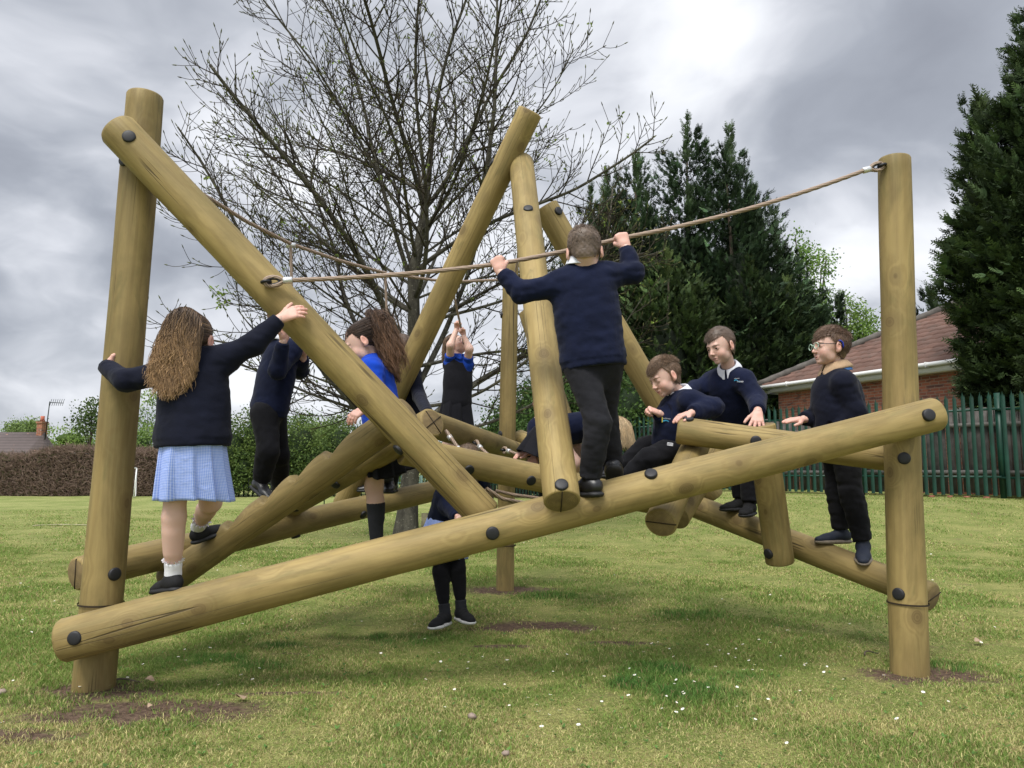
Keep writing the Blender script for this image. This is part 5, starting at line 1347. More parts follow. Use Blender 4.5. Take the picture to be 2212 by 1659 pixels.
def wrinkle(amp, fr, seed, pts=None, twist=None):
    """cloth folds; stronger near the given joints"""
    def fn(X):
        a = npnoise(X * np.array([1, 1, 1.7]), fr, seed); f = np.sign(a) * np.abs(a) ** 1.2
        g_ = .45
        if pts is not None:
            for p, r_ in pts: g_ = g_ + .9 * np.exp(-((X - p) ** 2).sum(-1) / (r_ * r_))
        return amp * g_ * (f + .45 * npnoise(X, fr * 2.3, seed + 1))
    return fn
SKINC = np.array([.62, .405, .325])
def hand_mesh(w, f, pn, td, curl=.2, k=1.0, spread=.12, fist=False, tone=SKINC, thumb=.6, forearm=None, curls=None):
    """five separate fingers: w wrist, f finger direction, pn the way the palm faces, td the thumb's side"""
    w = np.asarray(w, float); f = nrm(f); pn = nrm(np.asarray(pn, float) - np.dot(pn, f) * f); sd = np.cross(f, pn); sd = sd * np.sign(np.dot(sd, td) or 1)
    s = SDF(); kc = w + f * .066 * k
    s.cap(w - f * .012 * k, w + f * .02 * k, .0185 * k, .021 * k, axis=pn, flat=.78)
    for j, off in enumerate((.021, .007, -.007, -.020)): s.cap(w + f * .008 * k + sd * off * .55 * k, kc + sd * off * k * 1.02 - f * abs(off - .007) * .25, .0135 * k, .0112 * k, k=.008, axis=pn, flat=.88)
    s.ell(w + f * .028 * k + sd * .016 * k + pn * .007 * k, np.array([.014, .014, .017]) * k, k=.01)
    lens = ((.024, .016, .013), (.027, .018, .0135), (.025, .017, .013), (.019, .013, .012)); rad = (.0083, .0086, .0082, .0072)
    for j, off in enumerate((.0225, .0075, -.0075, -.0215)):
        cj = (curls[j] if curls else curl) * (1 + .05 * j); b = kc + sd * off * k * 1.02 - f * abs(off - .007) * .25 * k; d = nrm(f + sd * spread * (1.5 - j)); ang = 0
        p = b - f * .006 * k; 
        for i, L in enumerate(lens[j]):
            ang += cj * (1.35, 1.5, .95)[i]; dd = d * cos(ang) + pn * sin(ang); q = p + dd * L * k
            s.cap(p, q, rad[j] * k * (1 - .06 * i), rad[j] * k * (.94 - .07 * i), k=.0035); p = q
    tb = w + f * .018 * k + sd * .019 * k + pn * .004 * k; t1 = nrm(f * .62 + sd * .75 * (1 - .3 * fist) + pn * .25 * (1 + fist)); p = tb + t1 * .028 * k; s.cap(tb, p, .0115 * k, .0098 * k, k=.008)
    t2 = nrm(f * (.9 - .3 * fist) + sd * (.42 * thumb * (1 - 2.2 * fist)) + pn * (.25 + .9 * fist)); q = p + t2 * .021 * k; s.cap(p, q, .0093 * k, .0086 * k, k=.003)
    t3 = nrm(t2 + (-sd) * .5 * fist + f * .25); s.cap(q, q + t3 * .017 * k, .0086 * k, .0072 * k, k=.003)
    if forearm is not None: s.cap(w - f * .01, forearm, .0175 * k, .023 * k, k=.01)
    V, Q = s.mesh(.0024 * max(k, .9)); C = np.tile(tone * np.array([1.03, .93, .93]), (len(V), 1)); tip = np.clip((((V - kc) @ f) / (.05 * k)), 0, 1)[:, None]; C = C * (1 - .0 * tip) + np.array([.05, -.03, -.03]) * tip * .5
    return V, Q, np.clip(C, 0, 1)

def head_local(neck, face=True, tone=SKINC, hairc=(.10, .065, .04), jaw=1.0, brow=(.12, .08, .05), mouth_open=0.0, ears=True, scalp=True, eyes_closed=False):
    s = SDF()
    s.ell((0, -.014, .030), (.071, .089, .079), k=.02); s.ell((0, .026, -.010), (.058, .055, .070), k=.02); s.ell((0, .026, -.058), (.044 * jaw, .048, .040), k=.022)
    s.ell((0, .064, -.083), (.016, .013, .013), k=.018)
    for x in (-1, 1):
        s.ell((x * .033, .050, -.038), (.024, .022, .025), k=.018); s.ell((x * .041, .022, -.060), (.010, .022, .018), k=.02)
    s.cap((-.030, .073, .017), (.030, .073, .017), .009, k=.014)
    s.cap((0, .076, .006), (0, .092, -.026), .0065, .0098, k=.010); s.ell((0, .096, -.030), (.0088, .0078, .0070), k=.006)
    for x in (-1, 1): s.ell((x * .0095, .088, -.033), (.0065, .0065, .0052), k=.005)
    for x in (-1, 1): s.ell((x * .031, .088, .000), (.0165, .013, .0115), k=.012, op='s')
    for x in (-1, 1):
        s.ell((x * .030, .0655, -.001), (.0142, .0142, .0122), k=.004)
        if not eyes_closed: s.ell((x * .0305, .082, -.002), (.0105, .010, .0036), k=.003, op='s')
    s.cap((-.016, .0745, -.0565), (.016, .0745, -.0565), .0052, k=.006); s.cap((-.005, .0795, -.0560), (.005, .0795, -.0560), .0048, k=.005)
    s.cap((-.013, .0750, -.0655), (.013, .0750, -.0655), .0056, k=.006)
    s.cap((-.017, .082, -.0608), (.017, .082, -.0608), .0020 + .0035 * mouth_open, k=.003, op='s')
    for x in (-1, 1): s.ell((x * .0042, .097, -.0385), (.0026, .003, .002), k=.002, op='s')
    if ears:
        for x in (-1, 1):
            a = .28; Rm = np.array([[cos(a * x), sin(a * x) * -1, 0], [sin(a * x), cos(a), 0], [0, 0, 1]])
            s.ell((x * .0765, -.010, -.008), (.0070, .0185, .0290), Rm, k=.005); s.ell((x * .0735, -.003, -.030), (.0065, .0085, .0100), k=.006)
            s.ell((x * .0850, -.006, -.006), (.0055, .0105, .0180), Rm, k=.003, op='s')
    nb = np.asarray(neck, float); s.cap((0, -.022, -.045), nb, .037, .040, k=.016)
    V, Q = s.mesh(.0031)
    C = np.tile(tone, (len(V), 1)).astype(float); x, y, z = V.T
    def blend(m, c): nonlocal C; m = np.clip(m, 0, 1)[:, None]; C = C * (1 - m) + np.array(c) * m
    g_ = lambda cx, cy, cz, r: np.exp(-(((np.abs(x) - cx) / r[0]) ** 2 + ((y - cy) / r[1]) ** 2 + ((z - cz) / r[2]) ** 2))
    blend(.42 * g_(.040, .062, -.036, (.020, .03, .018)), tone * np.array([1.08, .70, .66])); blend(.35 * g_(0, .1, -.03, (.010, .012, .012)), tone * np.array([1.08, .74, .72]))
    blend(.55 * g_(.078, -.01, -.008, (.012, .03, .03)), tone * np.array([1.1, .66, .60]))
    blend(.85 * g_(0, .082, -.061, (.017, .013, .0072)), tone * np.array([.86, .50, .50])); blend(.9 * g_(0, .078, -.0608, (.015, .010, .0016)), (.10, .03, .03))
    blend(.30 * g_(.031, .075, -.002, (.020, .02, .014)), tone * np.array([.70, .60, .60]))
    eb = np.exp(-((z - (.0175 - 2.2 * (np.abs(x) - .030) ** 2 * 8)) / .0036) ** 2) * ((np.abs(x) > .012) & (np.abs(x) < .047)) * (y > .045); blend(.7 * eb, brow)
    lash = np.exp(-((z - .0025) / .0018) ** 2) * np.exp(-((np.abs(x) - .031) / .012) ** 2) * (y > .065); blend(.75 * lash, (.05, .03, .02))
    blend(g_(.0042, .094, -.038, (.003, .004, .0022)), (.10, .03, .03))
    return V, Q, C
def hl_short(x, y, z, style):
    """>0 inside the hair region of the scalp"""
    ff = {'fwd': .052, 'curly': .058, 'buzz': .060, 'bowl': .050, 'girl': .060}.get(style, .055)
    line = np.where(y > .030, ff - .010 * np.cos(x * 30), np.where(y > .002, ff - (.030 - y) / .028 * (ff - .000), np.where(y > -.03, -.004 - (.002 - y) / .032 * .045, -.052 - np.clip(-.03 - y, 0, .05) * .9)))
    return z - line
def hair_short(style, col, seed, nst=2600, ln=.022, thick=.007, top=.012):
    rg = np.random.default_rng(seed); s = SDF(); col = np.array(col)
    c = np.array([0, -.016, .030]); rr = np.array([.071, .089, .079]) + thick
    s.ell(c, rr, k=.004); 
    s.ell((0, -.040, -.030), (.050, .044, .056), k=.02)
    if top: s.ell((0, -.005, .045), (.058, .078, .066 + top), k=.02)
    V, Q = s.mesh(.0034, noise=lambda X: .0016 * npnoise(X * np.array([1, .5, 1]), 420, seed) + .0014 * npnoise(X, 160, seed + 3))
    keep = hl_short(*V.T, style) > 0; fk = keep[Q].all(1); Q = Q[fk]
    used = np.unique(Q); mp = np.full(len(V), -1); mp[used] = np.arange(len(used)); V = V[used]; Q = mp[Q]
    sidef = np.clip((np.abs(V[:, 0]) - .045) / .03, 0, 1) * np.clip((.06 - V[:, 2]) / .04, 0, 1)
    t = .5 + .5 * npnoise(V * np.array([1, .35, .6]), 300, seed + 7)
    C = col * (.62 + .65 * t[:, None]); 
    if style in ('buzz', 'fwd', 'curly'): C = C * (1 - .35 * sidef[:, None]) + SKINC * .42 * (.35 * sidef[:, None])
    ed = np.clip(1 - hl_short(*V.T, style) / .011, 0, 1)[:, None] * .45; C = C * (1 - ed) + SKINC * .75 * ed
    # strands
    u = rg.standard_normal((nst * 3, 3)); u = unit(u); pts = c + u * rr * .985; ok = hl_short(*(c + u * rr).T, style) > .003; ok &= True; pts = pts[ok][:nst]; u = u[ok][:nst]; n = len(pts)
    nm = unit(u / rr); crown = np.array([.012, -.070, .085]); fl = pts - crown; fl = unit(fl - (fl * nm).sum(1)[:, None] * nm)
    side = np.clip((np.abs(pts[:, 0]) - .04) / .03, 0, 1) * (pts[:, 2] < .07); back = np.clip((-.03 - pts[:, 1]) / .04, 0, 1) * (pts[:, 2] < .06); low = np.maximum(side, back)
    down = np.array([0, 0, -1.]); fl = unit(fl * (1 - .6 * low[:, None]) + down * .8 * low[:, None] + rg.normal(0, .22, (n, 3)))
    if style == 'buzz': L = np.where(low > .3, .006, ln * 1.3); lift = np.where(low > .3, .5, .28); fl = unit(fl + np.array([.5, .3, 0]) * (low < .3)[:, None])
    elif style == 'curly': L = np.where(low > .4, .010, ln * 1.25); lift = np.where(low > .4, .5, .75)
    else: L = np.where(low > .4, ln * .65, ln * 1.3); lift = np.full(n, .26)
    L = L * rg.uniform(.6, 1.25, n); m = 5; tt = np.linspace(0, 1, m); d0 = unit(fl + nm * lift[:, None]); PP = pts[:, None] + d0[:, None] * (L[:, None] * tt)[..., None] - (nm * (lift * L * .5)[:, None])[:, None] * (tt ** 2)[None, :, None]
    if style == 'curly':
        ph = rg.uniform(0, 6.28, n); sd = np.cross(nm, fl); PP = PP + (sd[:, None] * (np.sin(tt[None] * 7 + ph[:, None]) * .0045 * (low < .4)[:, None])[..., None]) + (nm[:, None] * (np.cos(tt[None] * 7 + ph[:, None]) * .003 * (low < .4)[:, None])[..., None])
    rad = np.linspace(.0011, .0003, m)[None] * rg.uniform(.7, 1.3, n)[:, None]
    Vs, Qs = strands(PP, rad); cs = col * np.exp(rg.normal(.12, .35, (n, 1))); Cs = np.repeat(cs, m * 3, 0)
    return np.vstack([V, Vs]), np.vstack([Q, Qs + len(V)]), np.clip(np.vstack([C, Cs]), 0, 1)
def hair_long(col, col2, seed, down, length, nst=900, wave=.010, backn=None, boff=None, rad=.0024, part=None, region=None, pony=None, curlend=0, spread=0.0, cover=None):
    """strands rooted on the scalp that fall along `down`; backn/boff is the plane of the person's back; pony gathers them first"""
    rg = np.random.default_rng(seed); c = np.array([0, -.016, .030]); rr = np.array([.074, .092, .082]); u = unit(rg.standard_normal((nst * 4, 3))); P0 = c + u * rr
    ok = hl_short(*P0.T, 'girl') > -.004 if region is None else region(P0); P0 = P0[ok][:nst]; u = u[ok][:nst]; n = len(P0); m = 20; down = nrm(down)
    L = length * rg.uniform(.72, 1.05, n); seg = L / (m - 1); ofs = rg.random(n); ofs2 = rg.random((n, 1)); p = P0.copy(); nm = unit(u / rr); fl = down[None] * .8 + nm * .15 + np.array([0, -.45, 0]); fl = unit(fl - (fl * nm).sum(1)[:, None] * nm * .8)
    d = fl; out = [p.copy()]; ph = rg.uniform(0, 6.28, n); ph2 = rg.uniform(0, 6.28, n); lat = nrm(np.cross(down, [0, 1, 0.])); fwd2 = np.cross(lat, down); clump = rg.integers(0, 60, n); cph = rg.uniform(0, 6.28, 60)[clump]; cdx = rg.normal(0, 1, 60)[clump]
    for i in range(1, m):
        t = i / (m - 1); tgt = down[None] + lat * (cdx * .035 + spread * np.sign(P0[:, :1].ravel()) * .0)[:, None]
        if pony is not None and t < pony[1]:
            tgt = unit(np.asarray(pony[0]) - p) * 1.5
        d = unit(d * .62 + tgt * .42); q = p + d * seg[:, None]
        v = (q - c) / (rr + .002); l = np.linalg.norm(v, axis=1); inside = l < 1; q = np.where(inside[:, None], c + v / l[:, None] * (rr + .002 + .005 * ofs2), q)
        if backn is not None:
            dd = (q @ backn) - boff; q = q + backn * np.clip(.006 + .022 * ofs - dd, 0, None)[:, None]
        p = q; out.append(p.copy())
    PP = np.stack(out, 1); t = np.linspace(0, 1, m)[None]
    wv = wave * (t ** .8); PP = PP + lat * (np.sin(t * L[:, None] * 42 + cph[:, None] + .5 * np.sin(ph[:, None])) * wv)[..., None] + (backn if backn is not None else fwd2) * (np.cos(t * L[:, None] * 42 + cph[:, None] + .3 * ph2[:, None]) * wv * .7)[..., None]
    r_ = rad * (1 - .55 * t) * rg.uniform(.6, 1.3, n)[:, None]; V, Q = strands(PP, r_)
    mixc = np.clip(t[..., None] * 1.1 - .15 + rg.normal(0, .22, (n, 1, 1)), 0, 1); C = (np.array(col) * (1 - mixc) + np.array(col2) * mixc) * np.exp(rg.normal(0, .28, (n, 1, 1))); C = np.repeat(C[:, :, None], 3, 2).reshape(-1, 3)
    s = SDF(); s.ell(c, rr - .002, k=.004); V0, Q0 = s.mesh(.0034, noise=lambda X: .002 * npnoise(X * np.array([1, .5, 1]), 350, seed)); kp = hl_short(*V0.T, 'girl') > 0; Q0 = Q0[kp[Q0].all(1)]
    C0 = np.array(col) * (.7 + .4 * (.5 + .5 * npnoise(V0 * np.array([1, .3, .4]), 330, seed)))[:, None]
    return np.vstack([V0, V]), np.vstack([Q0, Q + len(V0)]), np.clip(np.vstack([C0, C]), 0, 1)

def shoe_parts(an, fw, up, k=1.0, kind='school', h=.0042):
    an = np.asarray(an, float); fw = nrm(fw); up = nrm(np.asarray(up, float) - np.dot(up, fw) * fw); sd = np.cross(fw, up)
    s = SDF(); hl = an - fw * .020 * k - up * .036 * k; bl = an + fw * .088 * k - up * .050 * k; to = an + fw * .128 * k - up * .054 * k
    s.cap(hl, an + fw * .01 * k - up * .03 * k, .032 * k, .033 * k, k=.015); s.cap(an + fw * .01 * k - up * .030 * k, bl, .034 * k, .031 * k, k=.02, axis=up, flat=.85); s.cap(bl, to, .035 * k, .028 * k, k=.02, axis=up, flat=.66)
    s.cap(an - up * .04 * k, an + up * (.018 if kind == 'boot' else -.012) * k, .031 * k, .031 * k, k=.014)
    gp = an - up * .064 * k; s.cut(gp, -up)
    if kind == 'boot':
        for i in range(4): c = an + fw * (.034 + .018 * i) * k - up * (.004 + .0095 * i) * k; s.cap(c - sd * .013 * k, c + sd * .013 * k, .0030, k=.002)
    if kind == 'strap':
        for i in range(2): c = an + fw * (.038 + .022 * i) * k - up * (.008 + .011 * i) * k; s.cap(c - sd * .024 * k - up * .012 * k, c + up * .003, .0075 * k, k=.002, axis=fw, flat=1.0); s.cap(c + up * .003, c + sd * .024 * k - up * .012 * k, .0075 * k, k=.002)
    V, Q = s.mesh(h); 
    b = SDF(); z0 = an - up * .066 * k
    b.cap(hl - up * np.dot(hl - z0, up), an + fw * .03 * k - up * np.dot(an - z0, up), .0345 * k, .032 * k, k=.02, axis=up, flat=.42); b.cap(an + fw * .03 * k - up * np.dot(an - z0, up), bl - up * np.dot(bl - z0, up), .031 * k, .0375 * k, k=.02, axis=up, flat=.4); b.cap(bl - up * np.dot(bl - z0, up), to - up * np.dot(to - z0, up), .0375 * k, .031 * k, k=.02, axis=up, flat=.38)
    b.cut(an - up * .078 * k, -up); Vb, Qb = b.mesh(h)
    return (V, Q), (Vb, Qb)

class Person:
    def __init__(s, name, label, base, k=1.0, tone=None, group='children climbing on the log frame'):
        s.root = empty(name, base, label, 'person', group); s.k = k; s.tone = SKINC if tone is None else np.array(tone); s.bV = []; s.bQ = []; s.bC = []; s.nb = 0
    def skin(s, V, Q, C=None):
        C = np.tile(s.tone, (len(V), 1)) if C is None else C
        s.bV.append(V); s.bQ.append(Q + s.nb); s.bC.append(C); s.nb += len(V)
    def part(s, name, sd, mats, h=.008, noise=None, parent=None, label=None):
        V, Q = sd.mesh(h, noise); o = mk(name, V, Q, mats if isinstance(mats, list) else [mats], parent or s.root, smooth=True)
        if label: o['label'] = label
        return o
    def frame(s, J):
        s.J = J; s.up = nrm(J['neck'] - (J['hipL'] + J['hipR']) / 2); s.r = nrm(J['shR'] - J['shL']); s.r = nrm(s.r - np.dot(s.r, s.up) * s.up); s.f = np.cross(s.up, s.r)
        if 'f' in J: s.f = nrm(J['f'] - np.dot(J['f'], s.up) * s.up); s.r = np.cross(s.f, s.up)
    def head(s, c, hf, hu, **kw):
        hf = nrm(hf); hu = nrm(np.asarray(hu, float) - np.dot(hu, hf) * hf); hr = np.cross(hf, hu); B = np.stack([hr, hf, hu]); s.B = B; s.hc = np.asarray(c, float); k = s.k
        nbl = (B @ (s.J['neck'] - s.hc)) / k; V, Q, C = head_local(nbl, tone=s.tone, **kw); s.skin((V * k) @ B + s.hc, Q, C)
        s.kw = kw
        if kw.get('face', True):
            for x in (-1, 1):
                th = np.linspace(0, pi, 9); ph = np.arange(14) * 2 * pi / 14; Vs = np.array([[sin(a) * cos(b), cos(a), sin(a) * sin(b)] for a in th for b in ph])
                i = np.arange(8)[:, None] * 14; j = np.arange(14)[None]; q = np.stack([i + j, i + 14 + j, i + 14 + (j + 1) % 14, i + (j + 1) % 14], -1).reshape(-1, 4)
                mi = (np.repeat(np.arange(8), 14) < 2).astype(int)
                mk('eye', ((Vs * .0125 + np.array([x * .030, .0655, -.001])) * k) @ B + s.hc, q[:, ::-1], [EYEW, IRIS], s.root, smooth=True, midx=mi)
        return B
    def w2l(s, v): return s.B @ np.asarray(v, float)
    def hair(s, arr, label=None):
        V, Q, C = arr; o = mk('hair', (V * s.k) @ s.B + s.hc, Q, [HAIRM], s.root, col=C, smooth=True)
        if label: o['label'] = label
        return o
    def collar(s, mat_, drop=.030, rin=.049, rout=.072, tilt=None, label=None, thick=True, pts=.03, lift=.004):
        nb = s.J['neck']; up = nrm(nrm(s.hc - nb) * .5 + s.up * .7); nb = nb + up * lift; f = nrm(s.f - np.dot(s.f, up) * up); r = np.cross(f, up); k = s.k; n = 64; V = []
        ph = np.linspace(.10, 2 * pi - .10, n)
        for (ra, hz) in ((rin * .97, .0), (rin, .030), (rin + .004, .034), (rin + .008, .031), (rout, .004), (rout + .004, -drop * .3)):
            for a in ph:
                fr = max(0, cos(a)); ext = 0
                da = min(a, 2 * pi - a)
                if hz < .01 and ra > rin: ext = pts * np.exp(-((da - .42) / .30) ** 2)
                rad = ra + ext * .35; z = hz - ext * .9 + (-.012 * fr)
                V.append(nb + (f * cos(a) * (rad * 1.02 + .006) + r * sin(a) * rad + up * z) * k)
        m = 6; i = np.arange(m - 1)[:, None] * n; j = np.arange(n - 1)[None]; q = np.stack([i + j, i + j + 1, i + n + j + 1, i + n + j], -1).reshape(-1, 4)
        o = mk('collar', V, q, [mat_], s.root, smooth=True)
        if label: o['label'] = label
        sm = o.modifiers.new('thick', 'SOLIDIFY'); sm.thickness = .0035; sm.offset = 0
        return o
    def torso(s, sd, g=0.0, top=True, low=.0, wide=1.0, belly=1.0, hemr=None, hip=True, flat=.70):
        J, k, up, f = s.J, s.k, s.up, s.f; pc = (J['hipL'] + J['hipR']) / 2; ch = (J['shL'] + J['shR']) / 2; w_ = pc * .45 + ch * .55
        sh = max(.08, np.linalg.norm(J['shR'] - J['shL']) / 2)
        sd.cap(ch - up * .055 * k, w_, (min(sh + .02, .118 * k)) * wide + g, .108 * k * wide * belly + g, k=.04, axis=f, flat=flat)
        if hip: sd.cap(w_, pc + up * low, .108 * k * wide * belly + g, (hemr or .121 * k * wide) + g, k=.04, axis=f, flat=flat + .06)
        sd.cap(J['shL'], J['shR'], .046 * k + g * .7, k=.04); sd.cap(J['neck'] - up * .02 * k, J['shL'], .032 * k + g, .040 * k + g * .6, k=.035); sd.cap(J['neck'] - up * .02 * k, J['shR'], .032 * k + g, .040 * k + g * .6, k=.035)
        return sd
    def arm(s, sd, side, g=0.0, to=1.0, cuff=False):
        J, k = s.J, s.k; a, e, w_ = J['sh' + side], J['el' + side], J['wr' + side]
        sd.cap(a, e, .043 * k + g, .035 * k + g, k=.03); we = e + (w_ - e) * to; sd.cap(e, we, .035 * k + g, .0245 * k + g, k=.025)
        if cuff: d = nrm(w_ - e); sd.cap(we - d * .025 * k, we - d * .004, .0255 * k + g, .0245 * k + g, k=.006); sd.cut(we, d, .07)
        return sd
    def leg(s, sd, side, g=0.0, to=1.0, k2=1.0, hem=None, bulge=True):
        J, k = s.J, s.k; a, e, w_ = J['hip' + side], J['kn' + side], J['an' + side]; we = e + (w_ - e) * to
        sd.cap(a, e, .068 * k * k2 + g, .044 * k + g, k=.035); sd.cap(e, we, .043 * k + g, (hem or .027 * k) + (g if not hem else 0), k=.03)
        if bulge: d = nrm(w_ - e); bk = nrm(-s.f - np.dot(-s.f, d) * d); c = e + (w_ - e) * .26 + bk * .009 * k; sd.cap(c, c + d * .08 * k, .034 * k + g * .8, .027 * k + g * .8, k=.04)
        return sd
    def finish(s):
        sd = SDF(); s.torso(sd, -.020)
        for q in 'LR': s.arm(sd, q, -.003); s.leg(sd, q, -.004, k2=.72, bulge=False)
        s.skin(*sd.mesh(.0095))
        o = mk('body', np.vstack(s.bV), np.vstack(s.bQ), [SKIN], s.root, col=np.clip(np.vstack(s.bC), 0, 1), smooth=True); return o
    def jumper(s, mat_, g=.013, hem=.0, wide=1.0, name='jumper', sleeves=('L', 'R'), to=.97, amp=.0045, seed=1, hemcut=True, belly=1.0, hemr=None, h=.0075, label=None, rib=True, flat=.72, arm=1.0):
        J = s.J; sd = SDF(); s.torso(sd, g, low=hem, wide=wide, belly=belly, hemr=hemr, flat=flat); 
        for q in sleeves: s.arm(sd, q, g * .85 * arm, to, cuff=True)
        pc = (J['hipL'] + J['hipR']) / 2
        if hemcut: sd.cut(pc + s.up * (hem - .035) , -s.up, .30)
        nb = J['neck']; sd.ell(nb + s.up * .045 * s.k + s.f * .008, np.array([.054, .054, .05]) * s.k, k=.006, op='s')
        pts = [(J['el' + q], .09) for q in sleeves] + [(pc + s.up * .05, .12)] + [(J['sh' + q] - s.up * .05, .07) for q in sleeves]
        wf = wrinkle(amp, 62, seed, pts); cpt = pc + s.up * (hem - .035); upv = s.up
        def fn(X):
            d_ = wf(X)
            if hemcut:
                q = (X - cpt) @ upv; ext = np.sqrt((((X - cpt) - q[..., None] * upv) ** 2).sum(-1)); d_ = d_ + .0045 * smooth01((.040 - q) / .008) * (q > -.02) * (ext < .25)
            for e_ in sleeves:
                w_ = J['wr' + e_]; a_ = J['el' + e_]; dd = nrm(w_ - a_); q = (w_ - X) @ dd; ext = np.sqrt(((X - w_) ** 2).sum(-1)); d_ = d_ + .0035 * smooth01((.034 - q) / .006) * (ext < .075)
            return d_
        return s.part(name, sd, mat_, h, fn, label=label)
    def trousers(s, mat_, g=.012, amp=.0045, seed=5, name='trousers', to=1.02, hem=.048, h=.0078, top=.055):
        J = s.J; sd = SDF(); pc = (J['hipL'] + J['hipR']) / 2; sd.cap(pc + s.up * .07 * s.k, pc, .088 * s.k, .098 * s.k, k=.03, axis=s.f, flat=.78); sd.cap(J['hipL'], J['hipR'], .060 * s.k + g * .4, k=.03)
        for q in ('L', 'R'):
            s.leg(sd, q, g, to, hem=hem * s.k); d = nrm(J['an' + q] - J['kn' + q]); sd.cut(J['kn' + q] + (J['an' + q] - J['kn' + q]) * to, d, .09)
        sd.cut(pc + s.up * top * s.k, s.up, .3)
        return s.part(name, sd, mat_, h, wrinkle(amp, 70, seed, [(J['knL'], .10), (J['knR'], .10), (J['anL'], .09), (J['anR'], .09), (pc, .09)]))
    def shoe(s, side, fw, up=(0, 0, 1), kind='school', mats=(None, None), label=None):
        a, b = shoe_parts(s.J['an' + side], fw, up, s.k, kind); o = mk('shoe', *a, [mats[0] or SHOE], s.root, smooth=True); mk('sole', *b, [mats[1] or SOLEB], o, smooth=True)
        if label: o['label'] = label
        return o
    def sock(s, side, frm, mat_, g=.006, frill=False, to=1.0):
        J = s.J; e, w_ = J['kn' + side], J['an' + side]; d = nrm(w_ - e); a = e + (w_ - e) * frm; sd = SDF(); k = s.k
        r0 = .043 + (.027 - .043) * frm; 
        if frm < .4: bk = nrm(-s.f - np.dot(-s.f, d) * d); c = e + (w_ - e) * .30 + bk * .012 * k; sd.cap(c, c + d * .07 * k, .034 * k + g, .028 * k + g, k=.03)
        sd.cap(a, w_, r0 * k + g, .027 * k + g, k=.02); sd.cap(w_, w_ - s.upg * .02, .027 * k + g, .03 * k, k=.01); sd.cut(a, -d, .08)
        o = s.part('sock', sd, mat_, .005, wrinkle(.0016, 240 if frill else 120, 3))
        if frill:
            th = np.linspace(0, 2 * pi, 97)[:-1]; x, y, _ = basis(d); V = []
            for (rr, hz) in ((.028, .004), (.034, -.004), (.041, -.010)): 
                for t in th: r_ = rr * k * (1 + .16 * sin(t * 13) * (rr / .041) ** 3); V.append(a + (x * cos(t) + y * sin(t)) * r_ + d * (hz + .004 * sin(t * 13 + 1)))
            i = np.arange(2)[:, None] * 96; j = np.arange(96)[None]; q = np.stack([i + j, i + (j + 1) % 96, i + 96 + (j + 1) % 96, i + 96 + j], -1).reshape(-1, 4)
            mk('frill', V, q, [mat_], o, smooth=True)
        return o
    upg = np.array([0, 0, 1.])
    def skirt(s, wc, hc, r0, r1, mat_, flat=.72, pleat=16, amp=.010, seed=0, name='skirt', tiltv=None, rax=None, fax=None, shape=1.0, sway=None, label=None):
        d = nrm(np.asarray(hc) - wc); L = np.linalg.norm(np.asarray(hc) - wc); rr = nrm((rax if rax is not None else s.r) - np.dot(rax if rax is not None else s.r, d) * d); ff = np.cross(rr, d); rg = np.random.default_rng(seed); n = 240; m = 22; V = []; U = []
        ph = rg.uniform(0, 6.28, 6)
        for i in range(m):
            t = i / (m - 1); c = np.asarray(wc) + d * L * t
            if sway is not None: c = c + np.asarray(sway) * t ** 1.5
            rad = r0 + (r1 - r0) * t ** shape
            for j in range(n):
                a = j / n * 2 * pi; saw = (a * pleat / (2 * pi) + .1 * sin(a * 3 + ph[0])) % 1.0
                pl = (min(saw / .82, (1 - saw) / .18) - .5) * amp * (.25 + .75 * t) * 2
                und = .55 * amp * t * (sin(a * 3 + ph[1]) + .8 * sin(a * 5 + ph[2] + t))
                r_ = rad + pl + und; V.append(c + rr * cos(a) * r_ + ff * sin(a) * r_ * flat + d * .012 * sin(a * 2 + ph[3]) * t); U.append((a * rad, L * t))
        i = np.arange(m - 1)[:, None] * n; j = np.arange(n)[None]; q = np.stack([i + j, i + n + j, i + n + (j + 1) % n, i + (j + 1) % n], -1).reshape(-1, 4)
        U = np.array(U); U[:, 0] = np.tile(np.arange(n) / n * 2 * pi * (r0 + r1) / 2, m)
        o = mk(name, V, q, [mat_], s.root, uv=U, smooth=True); sm = o.modifiers.new('thick', 'SOLIDIFY'); sm.thickness = .003; sm.offset = 0
        if label: o['label'] = label
        return o
def on_surface(o, u, v):
    """front-most vertex of mesh object o near photo position (u,v), and its normal"""
    n = len(o.data.vertices); co = np.empty(n * 3, np.float32); o.data.vertices.foreach_get('co', co); co = co.reshape(-1, 3) + np.array(parent_loc(o.parent)); no = np.empty(n * 3, np.float32); o.data.vertices.foreach_get('normal', no); no = no.reshape(-1, 3)
    c0 = np.array([0, 0, CAMH]); dr = nrm(P(u, v, 1.0) - c0); q = co - c0; t = q @ dr; e = np.linalg.norm(q - t[:, None] * dr, axis=1); ok = e < .012
    if not ok.any(): ok = e < e.min() + .01
    i = np.where(ok)[0][np.argmin(t[ok])]; near = np.linalg.norm(co - co[i], axis=1) < .02; return co[i], nrm(no[near].mean(0))
